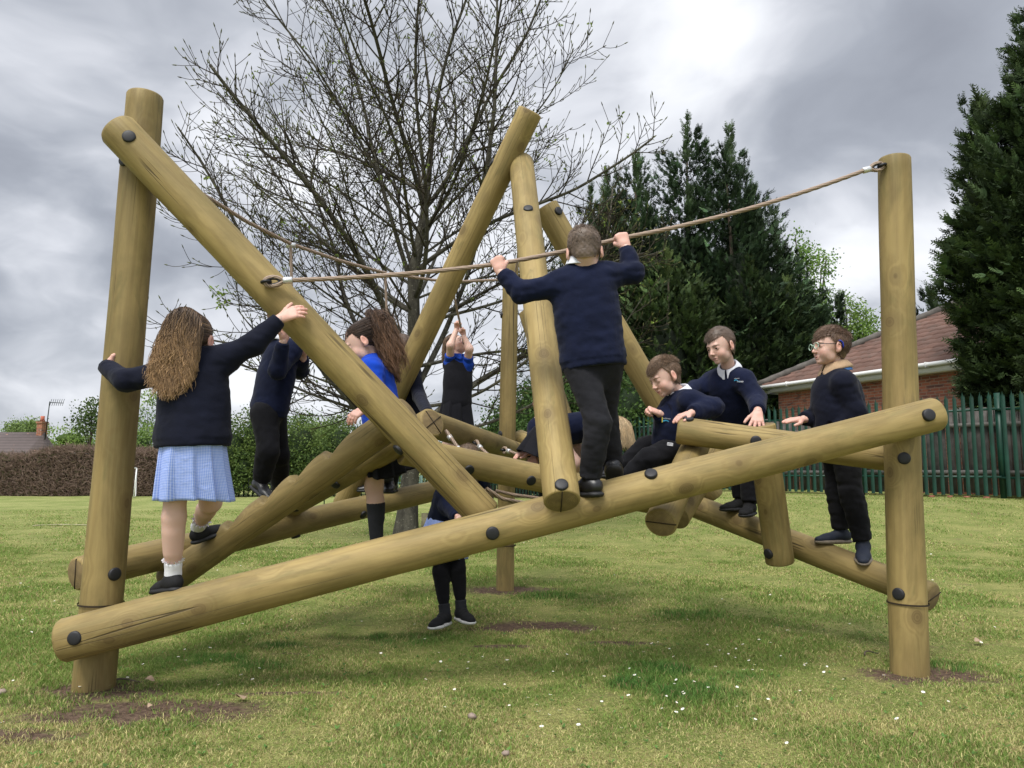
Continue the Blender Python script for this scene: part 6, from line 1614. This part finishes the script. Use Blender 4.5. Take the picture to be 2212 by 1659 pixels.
# ---------------------------------------------------------------- the twelve children
def joints(Y, **kw):
    """u,v[,dY] per joint -> world"""
    J = {}
    for k_, v_ in kw.items():
        if k_ == 'f': J['f'] = np.array(v_, float); continue
        J[k_] = P(v_[0], v_[1], Y + (v_[2] if len(v_) > 2 else 0))
    return J
UP = np.array([0, 0, 1.])
def emblem(par, o, u, v, right, size=.030, bar=True):
    p, n = on_surface(o, u, v); r = nrm(np.asarray(right) - np.dot(right, n) * n); up = np.cross(n, r); p = p + n * .003
    def quad(mb, x0, x1, y0, y1, bend=0): 
        t = np.linspace(0, 1, 9); lo = [p + r * (x0 + (x1 - x0) * a) * size + up * (y0 + bend * sin(a * pi * 1.6)) * size + n * .0012 for a in t]; hi = [q + up * (y1 - y0) * size * (1 - .75 * a) for q, a in zip(lo, t)]
        j = np.arange(8); mb.add(np.vstack([lo, hi]), np.stack([j, j + 1, 10 + j, 9 + j], -1))
    mb = MB(); quad(mb, 0, 2.6, -.35, .0, .28); b = mb.build('badge', [simple('badge_blue', (.05, .38, .62), .6)], o)
    if bar: mb = MB(); lo = p - r * .25 * size; mb.add([lo - up * .5 * size, lo + r * .22 * size - up * .5 * size, lo + r * .22 * size + up * .75 * size, lo + up * .75 * size], [[0, 1, 2, 3]]); mb.build('badge_bar', [simple('badge_yellow', (.72, .62, .10), .6)], b)
    cu = bpy.data.curves.new('lettering', 'FONT'); cu.body = 'Primary'; cu.size = size * .85; cu.extrude = .0006
    t0 = bpy.data.objects.new('lettering_curve', cu); COL.objects.link(t0); bpy.context.view_layer.update(); me = bpy.data.meshes.new_from_object(t0.evaluated_get(bpy.context.evaluated_depsgraph_get())); bpy.data.objects.remove(t0)
    me.materials.clear(); me.materials.append(simple('badge_white', (.75, .75, .78), .6)); t = bpy.data.objects.new('lettering', me); COL.objects.link(t); t.parent = o
    q = p + r * 1.2 * size - up * .75 * size - np.array(parent_loc(o)); t.matrix_basis = Matrix(((r[0], up[0], n[0], q[0]), (r[1], up[1], n[1], q[1]), (r[2], up[2], n[2], q[2]), (0, 0, 0, 1)))
    mb = MB(); rg = np.random.default_rng(3)
    for k_ in range(9): x = .1 + k_ * .25; c = p + r * x * size + up * .42 * size + n * .0015; hh = rg.uniform(.10, .2); mb.add([c, c + r * .14 * size, c + r * .14 * size + up * hh * size * 1.4, c + up * hh * size * 1.4], [[0, 1, 2, 3]])
    mb.build('stitching', [simple('badge_white_thread', (.65, .66, .70), .6)], b)

# 1 --- girl with long wavy hair, back to us, arms wide
p = Person('person', 'girl with long wavy fair hair seen from behind, arms stretched, in blue checked skirt', P(400, 1290, 3.8), 1.0)
J = joints(3.72, neck=(418, 782), shL=(358, 806), shR=(484, 776), elL=(272, 822, .0), wrL=(226, 790, .12), elR=(548, 742, .02), wrR=(606, 688, .06),
           hipL=(385, 975), hipR=(448, 972), knL=(376, 1118, .05), anL=(374, 1240, .12), knR=(455, 1085, .30), anR=(428, 1138, .72), f=(0.05, 1, 0))
p.frame(J); p.head(P(420, 735, 3.74), (.04, .98, -.15), (.02, .1, 1), face=False)
p.hair(hair_long((.085, .055, .038), (.43, .27, .135), 5, p.w2l((-.16, -.10, -1)), .235, nst=6500, wave=.015, backn=p.w2l((0, -1, 0)), boff=float(p.w2l((0, -1, 0)) @ (p.B @ (P(420, 800, 3.74) - np.array([0, .098, 0]) - p.hc))), rad=.0013), 'long wavy fair-brown hair')
jm = p.jumper(NAVY2, g=.014, hem=.045, wide=1.10, name='cardigan', belly=1.06, hemr=.150, seed=11, amp=.0055)
p.skirt((J['hipL'] + J['hipR']) / 2 + UP * .05 + np.array([.0, 0, 0]), P(408, 1074, 3.76), .128, .152, GING, flat=.86, pleat=11, amp=.014, seed=2, sway=(.01, .03, 0))
V, Q, C = hand_mesh(J['wrL'] + np.array([0, .02, .0]), nrm(np.array([.10, .75, .45])), (1, .1, -.1), (0, -.2, 1), curl=.28, k=.95, forearm=J['elL'] * .2 + J['wrL'] * .8); p.skin(V, Q, C)
V, Q, C = hand_mesh(J['wrR'], nrm(P(652, 668, 3.80) - J['wrR']), (.25, 1, -.25), (-.4, 0, 1), curl=.20, k=1.05, spread=.05, thumb=1.6, forearm=J['elR'] * .25 + J['wrR'] * .75); p.skin(V, Q, C)
sd = SDF(); p.leg(sd, 'L', k2=.82); p.leg(sd, 'R', k2=.82); p.skin(*sd.mesh(.006)); p.finish()
p.sock('L', .78, SOCKW, frill=True); p.sock('R', .70, SOCKW, frill=True)
p.shoe('L', (-.62, .45, -.12), (.1, 0, 1), mats=(SHOEC, SOLEB)); p.shoe('R', (.55, .62, .25), (-.2, -.2, 1), mats=(SHOEC, SOLEB))

# 2 --- boy half hidden behind the sloping log
p = Person('person', 'child in navy jumper and black trousers whose head is hidden by the sloping log', P(600, 1100, 5.2), .98)
J = joints(4.95, neck=(610, 735), shL=(588, 762, .12), shR=(628, 757, -.10), elL=(648, 800, .18), wrL=(655, 772, .02), elR=(600, 800, -.22), wrR=(612, 736, -.30),
           hipL=(588, 890, .10), hipR=(572, 895, -.06), knL=(603, 985, .15), anL=(606, 1082, .45), knR=(580, 975, -.12), anR=(566, 1035, -.05), f=(.72, .55, 0))
p.frame(J); p.head(P(618, 695, 4.95), (.8, .5, -.2), (0, 0, 1), face=False); p.hair(hair_short('fwd', (.16, .10, .06), 3))
p.jumper(NAVY, g=.014, hem=.015, seed=21, belly=1.05); p.trousers(BLACKT, seed=23, to=1.03)
V, Q, C = hand_mesh(J['wrL'], (.1, -.3, .9), (-.5, -.6, 0), (1, 0, 0), curl=.5, k=.95); p.skin(V, Q, C)
V, Q, C = hand_mesh(J['wrR'], (.3, -.1, .9), (.5, -.5, .2), (0, 0, 1), curl=.4, k=.95); p.skin(V, Q, C)
p.collar(WHITE); p.finish(); p.shoe('L', (.75, -.35, .1), UP); p.shoe('R', (.55, -.45, -.30), (.3, 0, 1))

# 3 --- girl in the bright blue cardigan
p = Person('person', 'girl in bright blue cardigan with long brown ponytail ducking behind the sloping log', P(820, 1180, 4.9), 1.08)
J = joints(4.85, neck=(800, 772), shL=(802, 800, -.14), shR=(812, 800, .14), elL=(815, 858, -.2), wrL=(786, 884, -.45), elR=(825, 870, .2), wrR=(812, 920, .2),
           hipL=(822, 930, -.06), hipR=(838, 932, .12), knL=(808, 1050, .10), anL=(814, 1178, .12), knR=(812, 1010, .40), anR=(838, 1036, .75), f=(-.93, .12, -.2))
p.frame(J); p.head(P(783, 742, 4.85), (-.86, -.18, -.52), (-.50, 0, .86), brow=(.05, .03, .02))
p.hair(hair_long((.050, .032, .024), (.21, .115, .062), 9, p.w2l((.30, 0, -1)),  .42, nst=4600, wave=.014, pony=(np.array([.0, -.120, .105]), .22), backn=p.w2l((.86, -.1, .35)), boff=float(p.w2l((.86, -.1, .35)) @ (p.B @ (P(833, 800, 4.85) - p.hc))), rad=.0016), 'long brown hair in a high ponytail')
p.jumper(BLUE, g=.012, hem=.02, name='cardigan', seed=31, amp=.005)
p.skirt((J['hipL'] + J['hipR']) / 2 + UP * .05, P(838, 1012, 4.95), .11, .19, PINA, flat=.8, pleat=14, amp=.012, seed=5, sway=(.02, 0, 0))
V, Q, C = hand_mesh(J['wrL'], nrm(np.array([-.62, -.45, -.50])), (-.2, .35, -.9), (-.3, -.6, .4), curl=.26, k=.95, spread=.05, forearm=J['elL'] * .2 + J['wrL'] * .8); p.skin(V, Q, C)
V, Q, C = hand_mesh(J['wrR'], (-.9, 0, -.3), (0, 0, -1), (0, -1, 0), curl=.2, k=1.0); p.skin(V, Q, C)
sd = SDF(); p.leg(sd, 'L', k2=.95); p.leg(sd, 'R', k2=.95); p.skin(*sd.mesh(.006)); p.finish(); p.sock('L', .28, SOCKG); p.sock('R', .28, SOCKG)
p.shoe('L', (-.5, -.75, 0), UP); p.shoe('R', (.2, -.9, 0), UP)

# 4 --- child behind the tall leaning log
p = Person('person', 'child mostly hidden behind the tall leaning log, one hand gripping a hanging rope', P(850, 1060, 6.5), 1.0)
J = joints(6.35, neck=(874, 785), shL=(862, 800, .05), shR=(890, 803, -.05), elL=(850, 822, -.1), wrL=(842, 788, -.42), elR=(906, 858, -.2), wrR=(925, 895, -.9),
           hipL=(862, 925), hipR=(886, 925), knL=(850, 985, -.1), anL=(846, 1040, .05), knR=(836, 990, .25), anR=(818, 1040, .1), f=(.1, -1, 0))
p.frame(J); p.head(P(869, 758, 6.32), (.5, -.7, -.35), (0, -.2, 1)); p.hair(hair_short('bowl', (.085, .055, .038), 8))
p.jumper(NAVY2, g=.014, hem=.02, seed=41); p.trousers(BLACKT, seed=42)
V, Q, C = hand_mesh(J['wrL'], (-.02, -.1, 1), (-.2, .3, 0), (0, -.4, .8), curl=.85, k=.95, forearm=J['elL'] * .3 + J['wrL'] * .7); p.skin(V, Q, C)
V, Q, C = hand_mesh(J['wrR'], (.5, -.4, -.4), (0, 0, -1), (-.5, -.5, 0), curl=.25, k=.95); p.skin(V, Q, C)
p.collar(WHITE); p.finish(); p.shoe('L', (-.5, -.6, 0), UP); p.shoe('R', (-.8, -.3, 0), UP)

# 5 --- girl with both arms up on the rope
p = Person('person', 'small girl in black pinafore, both bare arms raised to a hanging rope', P(985, 1060, 6.9), .90)
J = joints(6.92, neck=(990, 774), shL=(972, 786, .0), shR=(1009, 786, .0), elL=(973, 746, -.15), wrL=(986, 712, -.10), elR=(1014, 754, -.10), wrR=(1002, 726, -.10),
           hipL=(973, 872), hipR=(1001, 872), knL=(967, 965), anL=(968, 1040), knR=(990, 965), anR=(988, 1042), f=(.55, -.85, 0))
p.frame(J); p.head(P(985, 746, 6.95), (.72, -.35, .58), (-.5, .25, .8), brow=(.10, .06, .04), jaw=.95)
p.hair(hair_long((.085, .055, .038), (.20, .13, .08), 15, p.w2l((-.15, .1, -1)), .14, nst=500, wave=.004, pony=(np.array([0, -.125, .02]), .4), rad=.003), 'brown hair tied back')
jm = p.jumper(BLUEP, g=.009, hem=.06, name='polo_shirt', sleeves=(), seed=51, amp=.003)
sd = SDF()
for q in 'LR': sd.cap(J['sh' + q], J['sh' + q] * .5 + J['el' + q] * .5, .046, .043, k=.02); sd.cut(J['sh' + q] * .5 + J['el' + q] * .5, nrm(J['el' + q] - J['sh' + q]), .07)
p.part('sleeve', sd, BLUEP, .006, wrinkle(.003, 80, 3))
sd = SDF(); p.torso(sd, .016, low=.02); nb = J['neck']; 
sd.ell(nb + p.up * .01 + p.f * .03, (.062, .062, .07), k=.01, op='s')
for q in 'LR': sd.ell(J['sh' + q] + p.up * .01, (.052, .07, .085), k=.01, op='s')
p.part('bodice', sd, PINA, .007, wrinkle(.003, 60, 6))
p.skirt((J['hipL'] + J['hipR']) / 2 + UP * .10, P(985, 926, 6.92), .100, .150, PINA, flat=.78, pleat=8, amp=.012, seed=8)
for q, nmv, td in (('L', (.3, .5, 0), (0, 0, 1)), ('R', (-.6, .3, 0), (0, 0, 1))):
    V, Q, C = hand_mesh(J['wr' + q] + UP * .01, (.35 if q == 'L' else -.45, -.1, .8), (.3 if q == 'L' else -.3, -.95, .1), td, curl=.92, k=.8, fist=1); p.skin(V, Q, C)
sd = SDF(); p.arm(sd, 'L', -.008); p.arm(sd, 'R', -.008); p.leg(sd, 'L', k2=.9); p.leg(sd, 'R', k2=.9); p.skin(*sd.mesh(.0055)); p.collar(BLUEP, pts=.02); p.finish()
for q in 'LR': p.sock(q, .5, SOCKW); p.shoe(q, (.1, -.9, 0), UP)

# 6 --- child standing underneath
p = Person('person', 'child in black leggings and strapped trainers standing on the grass under the frame', P(975, 1340, 5.35), 1.0)
J = joints(5.38, neck=(1006, 1022, -.12), shL=(1034, 1040, -.05), shR=(978, 1040, .0), elL=(1045, 1075, .05), wrL=(1046, 1038, .1), elR=(968, 1092, -.05), wrR=(990, 1120, -.25),
           hipL=(990, 1125, .12), hipR=(955, 1128, .12), knL=(989, 1228, .0), anL=(996, 1312, .0), knR=(951, 1235, -.02), anR=(961, 1322, -.06), f=(.1, -1, -.3))
p.frame(J); p.head(P(1010, 1005, 5.15), (.1, -.75, -.65), (0, -.6, .75)); p.hair(hair_short('bowl', (.10, .065, .04), 18))
p.jumper(NAVY, g=.018, hem=.0, seed=61, wide=1.05, belly=1.1); p.skirt((J['hipL'] + J['hipR']) / 2 + UP * .06, P(962, 1206, 5.45), .12, .165, GING, flat=.85, pleat=9, amp=.010, seed=9, sway=(-.03, 0, 0), label='pale blue checked skirt')
sd = SDF(); p.leg(sd, 'L', -.002, 1.0, k2=.78); p.leg(sd, 'R', -.002, 1.0, k2=.78); p.part('leggings', sd, LEG, .006, wrinkle(.0022, 110, 4, [(J['knL'], .06), (J['knR'], .06), (J['anL'], .06), (J['anR'], .06)]))
for q in 'LR': p.sock(q, .80, SOCKG, g=.005)
V, Q, C = hand_mesh(J['wrL'], (.0, -.3, .9), (-.5, .5, 0), (-1, 0, 0), curl=.5); p.skin(V, Q, C); V, Q, C = hand_mesh(J['wrR'], (.4, -.2, -.8), (0, 0, -1), (1, 0, 0), curl=.3); p.skin(V, Q, C); p.finish()
p.shoe('L', (.50, -.85, 0), UP, 'strap', (SHOEC, SOLEW)); p.shoe('R', (-.45, -.88, 0), UP, 'strap', (SHOEC, SOLEW))

# 7 --- fair-haired child bent over on the net
p = Person('person', 'fair-haired girl in navy jumper bent low over the net, hair falling forward', P(1240, 1050, 5.9), 1.0)
J = joints(5.75, neck=(1300, 915, -.05), shL=(1285, 925, -.22), shR=(1283, 912, .2), elL=(1305, 985, -.2), wrL=(1318, 1030, -.2), elR=(1310, 970, .3), wrR=(1330, 1020, .3),
           hipL=(1195, 935, -.10), hipR=(1195, 930, .12), knL=(1240, 1000, -.12), anL=(1236, 1058, .1), knR=(1278, 1000, .15), anR=(1285, 1052, .2), f=(-.35, .0, -1))
p.frame(J); p.head(P(1330, 940, 5.65), (.45, -.15, -.88), (.88, 0, .45), face=True)
p.hair(hair_long((.46, .34, .20), (.68, .54, .35), 25, p.w2l((.18, 0, -1)), .11, nst=3000, wave=.006, rad=.0015), 'fair straight hair')
p.jumper(NAVY, g=.016, hem=.03, seed=71); p.skirt((J['hipL'] + J['hipR']) / 2 - np.array([.02, 0, 0]), P(1172, 985, 5.75), .12, .20, PINA, flat=.9, pleat=8, amp=.01, seed=4, sway=(0, 0, -.03))
for q in 'LR': V, Q, C = hand_mesh(J['wr' + q], (.3, -.1, -.8), (-.5, 0, -.3), (0, -1, 0), curl=.6); p.skin(V, Q, C)
sd = SDF(); p.leg(sd, 'L', k2=.9); p.leg(sd, 'R', k2=.9); p.skin(*sd.mesh(.006)); p.finish()
for q in 'LR': p.sock(q, .6, SOCKW); p.shoe(q, (.8, -.1, -.1), UP)

# 8 --- child mostly behind the central leaning log
p = Person('person', 'child almost wholly behind the central leaning log, one hand on the net rope', P(1170, 1060, 6.2), 1.0)
J = joints(6.1, neck=(1166, 905), shL=(1182, 920), shR=(1160, 925, -.05), elL=(1195, 965), wrL=(1190, 985, -.3), elR=(1150, 955, -.15), wrR=(1142, 978, -.35),
           hipL=(1190, 1000, .1), hipR=(1172, 1002, .1), knL=(1200, 1030, -.2), anL=(1195, 1075, 0), knR=(1178, 1030, -.2), anR=(1180, 1075, 0), f=(-.6, -.7, 0))
p.frame(J); p.head(P(1176, 872, 6.05), (-.35, -.85, -.4), (0, -.3, 1)); p.hair(hair_long((.13, .065, .04), (.20, .11, .06), 35, p.w2l((.1, .2, -1)), .10, nst=500, wave=.004, rad=.003))
p.jumper(NAVY, g=.016, hem=.0, seed=81); p.trousers(BLACKT, seed=82)
V, Q, C = hand_mesh(J['wrR'], nrm(np.array([-.85, -.3, -.10])), (0, .1, -1), (0, -1, .1), curl=.26, k=1.05, spread=.08, forearm=J['elR'] * .25 + J['wrR'] * .75); p.skin(V, Q, C)
V, Q, C = hand_mesh(P(1156, 985, 5.72), nrm(np.array([-.2, -.5, -.8])), (.2, .9, -.4), (-1, 0, 0), curl=.6, k=1.0, forearm=P(1180, 965, 5.85)); p.skin(V, Q, C); p.finish()
for q in 'LR': p.shoe(q, (-.6, -.6, 0), UP)

# 9 --- boy in the middle, back to us, holding the balance rope
p = Person('person', 'boy seen from behind balancing on the front log, both fists on the rope', P(1290, 1068, 3.95), 1.0)
J = joints(3.90, neck=(1258, 588), shL=(1208, 615), shR=(1310, 596), elL=(1126, 632, .0), wrL=(1082, 588, .03), elR=(1368, 590, .02), wrR=(1352, 535, .08),
           hipL=(1254, 790), hipR=(1310, 780), knL=(1292, 912, -.10), anL=(1275, 1030, -.03), knR=(1306, 900, .14), anR=(1324, 1003, .22), f=(.12, 1, 0))
p.frame(J); p.head(P(1263, 545, 3.86), (.12, .96, -.42), (.0, .42, 1), face=False); p.hair(hair_short('fwd', (.125, .090, .066), 13, nst=6500, ln=.015, thick=.005), 'short cropped light-brown hair')
p.jumper(NAVY, g=.015, hem=.010, seed=91, amp=.006, wide=1.13, belly=1.02, h=.0065); p.trousers(CHAR, g=.010, seed=93, amp=.0055, hem=.050, h=.0065, to=1.0)
V, Q, C = hand_mesh(J['wrL'], nrm(np.array([-.32, .05, .9])), (.30, 1, .1), (1, .2, .2), curl=.92, k=1.02, fist=1, forearm=J['elL'] * .3 + J['wrL'] * .7); p.skin(V, Q, C)
V, Q, C = hand_mesh(J['wrR'], nrm(np.array([-.30, .05, .9])), (-.1, 1, .1), (-1, .2, .2), curl=.92, k=1.02, fist=1, forearm=J['elR'] * .3 + J['wrR'] * .7); p.skin(V, Q, C)
p.collar(WHITE, drop=.004, rin=.053, rout=.072, pts=.0, lift=.036); p.finish()
p.k = 1.15; p.shoe('L', (-.62, .70, -.04), (.02, -.05, 1)); p.shoe('R', (.15, .62, -.72), (.0, .72, .68)); p.k = 1.0

# 10 --- curly-haired boy sitting
p = Person('person', 'curly-haired boy sitting low, looking down, one hand on the end of the short log', P(1400, 1040, 5.0), 1.0)
J = joints(5.02, neck=(1466, 850), shL=(1492, 868, -.16), shR=(1460, 880, .14), elL=(1540, 880, -.18), wrL=(1492, 893, -.30), elR=(1445, 918, .10), wrR=(1424, 893, -.06),
           hipL=(1468, 965, .0), hipR=(1448, 962, .16), knL=(1400, 992, -.18), anL=(1352, 1035, -.12), knR=(1395, 965, .15), anR=(1345, 1010, .15), f=(-.80, -.50, 0))
p.frame(J); p.head(P(1436, 815, 4.98), (-.86, -.36, -.42), (-.42, -.05, .9), eyes_closed=True, brow=(.10, .06, .04)); p.hair(hair_short('curly', (.15, .098, .062), 23, nst=6000, ln=.028, thick=.007, top=.018), 'thick curly brown hair')
jm = p.jumper(NAVY, g=.016, hem=.0, seed=101, amp=.006, belly=1.12, wide=1.10, arm=1.5, flat=.80); tr = p.trousers(BLACKT, seed=103, g=.014)
V, Q, C = hand_mesh(J['wrL'], nrm(np.array([-.85, -.22, -.22])), (-.15, .1, -1), (0, -1, .2), curl=.17, k=1.0, spread=.06, forearm=J['elL'] * .2 + J['wrL'] * .8); p.skin(V, Q, C)
V, Q, C = hand_mesh(J['wrR'], nrm(np.array([-.75, -.2, .30])), (-.1, .5, -.8), (0, -.5, .8), curl=.75, k=.95, fist=.6, forearm=J['elR'] * .2 + J['wrR'] * .8); p.skin(V, Q, C)
p.collar(WHITE, pts=.02); p.finish(); emblem(p, jm, 1432, 912, (1, 0, 0), .024)
p.shoe('L', (-.8, -.3, .1), UP); p.shoe('R', (-.8, -.3, .1), UP)
pp_, nn_ = on_surface(tr, 1442, 958); mb = MB(); r_ = nrm(np.array([1, 0, -.3]) - np.dot([1, 0, -.3], nn_) * nn_); u_ = np.cross(nn_, r_)
for k_ in range(3): c = pp_ + nn_ * .003 + u_ * (k_ * .009) ; mb.add([c, c + r_ * .034 + u_ * .008, c + r_ * .034 + u_ * .013, c + u_ * .005], [[0, 1, 2, 3]])
mb.build('logo_print', [simple('white_print', (.6, .6, .62), .6)], tr)

# 11 --- boy leaning forward with a neat side parting
p = Person('person', 'boy with side-parted hair leaning forward, hand spread on the upright stub log', P(1608, 1110, 5.5), 1.0)
J = joints(5.35, neck=(1574, 795, -.08), shL=(1606, 822, -.15), shR=(1540, 824, .10), elL=(1634, 862, -.25), wrL=(1637, 889, -.48), elR=(1502, 842, .05), wrR=(1470, 862, -.1),
           hipL=(1616, 940, .15), hipR=(1580, 942, .20), knL=(1618, 1020, .05), anL=(1620, 1085, -.02), knR=(1600, 1012, .22), anR=(1600, 1076, .22), f=(-.50, -.80, 0))
p.frame(J); p.head(P(1557, 748, 5.2), (-.80, -.50, -.30), (-.28, -.12, .95), brow=(.10, .06, .04), mouth_open=.45); p.hair(hair_short('buzz', (.088, .060, .042), 33, nst=6500, ln=.022, thick=.0035, top=.008), 'short dark hair combed to one side')
jm = p.jumper(NAVY, g=.016, hem=.0, seed=111, amp=.006, belly=1.08, wide=1.10, arm=1.5, flat=.80); p.trousers(BLACKT, seed=113)
V, Q, C = hand_mesh(J['wrL'], nrm(np.array([-.18, -.42, -.62])), (.0, .6, -.75), (-1, -.1, 0), curl=.08, k=1.08, spread=.22, thumb=1.5, forearm=J['elL'] * .25 + J['wrL'] * .75); p.skin(V, Q, C)
V, Q, C = hand_mesh(J['wrR'], (-.8, -.2, -.3), (0, 0, -1), (0, -1, 0), curl=.3); p.skin(V, Q, C)
p.collar(WHITE, pts=.026, rout=.072, lift=-.006); p.finish(); emblem(p, jm, 1583, 822, (1, -.3, 0), .018, bar=False)
p.shoe('L', (-.55, -.80, -.05), UP, mats=(SHOEC, SOLEB)); p.shoe('R', (-.90, -.35, -.02), UP, mats=(SHOEC, SOLEB))

# 12 --- boy with glasses
p = Person('person', 'boy in glasses and navy boots standing sideways on the low right log', P(1840, 1200, 4.85), 1.02)
J = joints(4.90, neck=(1806, 800), shL=(1822, 828, -.16), shR=(1790, 832, .15), elL=(1850, 890, -.18), wrL=(1815, 930, -.14), elR=(1772, 895, .18), wrR=(1735, 906, .05),
           hipL=(1825, 960, -.08), hipR=(1808, 962, .10), knL=(1838, 1065, -.08), anL=(1864, 1168, -.10), knR=(1808, 1060, .08), anR=(1818, 1143, .08), f=(-.93, -.25, 0))
p.frame(J); B = p.head(P(1793, 750, 4.88), (-.985, -.10, .02), (.0, 0, 1), brow=(.12, .08, .05), mouth_open=.2); p.hair(hair_short('bowl', (.115, .070, .045), 43, nst=7000, ln=.024, thick=.008, top=.010), 'thick smooth brown hair')
jm = p.jumper(NAVY2, g=.016, hem=.02, seed=121, amp=.006, belly=1.08, wide=1.08, arm=1.3, flat=.88); p.trousers(BLACKT, seed=123, g=.013, amp=.006, to=1.0)
V, Q, C = hand_mesh(J['wrR'], nrm(np.array([-.95, -.12, -.05])), (0, .25, -1), (0, -1, -.1), curl=.07, k=1.05, spread=.04, forearm=J['elR'] * .2 + J['wrR'] * .8); p.skin(V, Q, C)
V, Q, C = hand_mesh(J['wrL'], nrm(np.array([-.8, -.1, -.4])), (0, 0, -1), (0, -1, 0), curl=.3); p.skin(V, Q, C)
p.collar(BEIGE, rin=.050, rout=.080, pts=.030, lift=.018, label='open tan coat collar'); p.finish()
th = np.linspace(pi * .28, pi * .85, 20); fl_ = p.f; nb = J['neck']; upc = nrm(nrm(p.hc - nb) * .5 + p.up * .7); ff = nrm(fl_ - np.dot(fl_, upc) * upc); rr_ = np.cross(ff, upc); V = []
for (ra, hz) in ((.056, .040), (.063, .036), (.078, .006), (.083, -.008)): V += [nb + ff * cos(-a) * ra + rr_ * sin(-a) * ra + upc * hz for a in th]
i = np.arange(3)[:, None] * 20; j = np.arange(19)[None]; o = mk('collar_band', V, np.stack([i + j, i + j + 1, i + 20 + j + 1, i + 20 + j], -1).reshape(-1, 4), [SKYB], p.root, smooth=True); o['label'] = 'sky-blue collar band'; m_ = o.modifiers.new('thick', 'SOLIDIFY'); m_.thickness = .004
def loc(v): return (np.asarray(v, float) * p.k) @ p.B + p.hc
ge = empty('glasses', loc((0, .09, 0))); ge.parent = p.root; ge.location = Vector(loc((0, .09, 0))) - p.root.location
mint = simple('pale_green_frame', (.45, .62, .50), .3); lens, t_, b_ = new_mat('clear_lens'); b_.inputs['Roughness'].default_value = .03; b_.inputs['Transmission Weight'].default_value = 1.0; b_.inputs['IOR'].default_value = 1.2
for x in (-1, 1):
    mb = MB(); a = np.linspace(0, 2 * pi, 25); mb.tube([loc((x * .032 + .021 * cos(q), .098 - .004 * abs(x * .032 + .02 * cos(q)) * 20, .000 + .016 * sin(q))) for q in a], .0022, 8); mb.build('rim', [mint], ge, smooth=True)
    mb = MB(); mb.tube([loc((x * .053, .094, .004)), loc((x * .073, .080, .005)), loc((x * .078, .02, .006)), loc((x * .079, -.012, .004)), loc((x * .080, -.028, -.012))], [.0022, .0022, .002, .002, .002], 8); mb.build('temple_arm', [SHOE], ge, smooth=True)
mb = MB(); mb.tube([loc((-.012, .100, .004)), loc((0, .103, .006)), loc((.012, .100, .004))], .002, 8); mb.build('bridge', [mint], ge, smooth=True)
mb = MB(); xs_ = 1 if np.dot(p.B[0], [0, -1, 0]) > 0 else -1
mb.tube([loc((xs_ * .084, -.004, .022)), loc((xs_ * .085, -.014, .023)), loc((xs_ * .084, -.026, .014)), loc((xs_ * .083, -.031, -.004)), loc((xs_ * .082, -.029, -.016))], [.003, .0045, .005, .0045, .003], 10); mb.build('hearing_aid', [simple('blue_plastic', (.01, .03, .30), .3)], p.root, smooth=True)
p.shoe('R', (-.97, -.12, .0), (-.08, 0, 1), 'boot', (SHOEN, SOLET)); p.shoe('L', (-.38, -.80, -.28), (-.1, -.25, 1), 'boot', (SHOEN, SOLET))
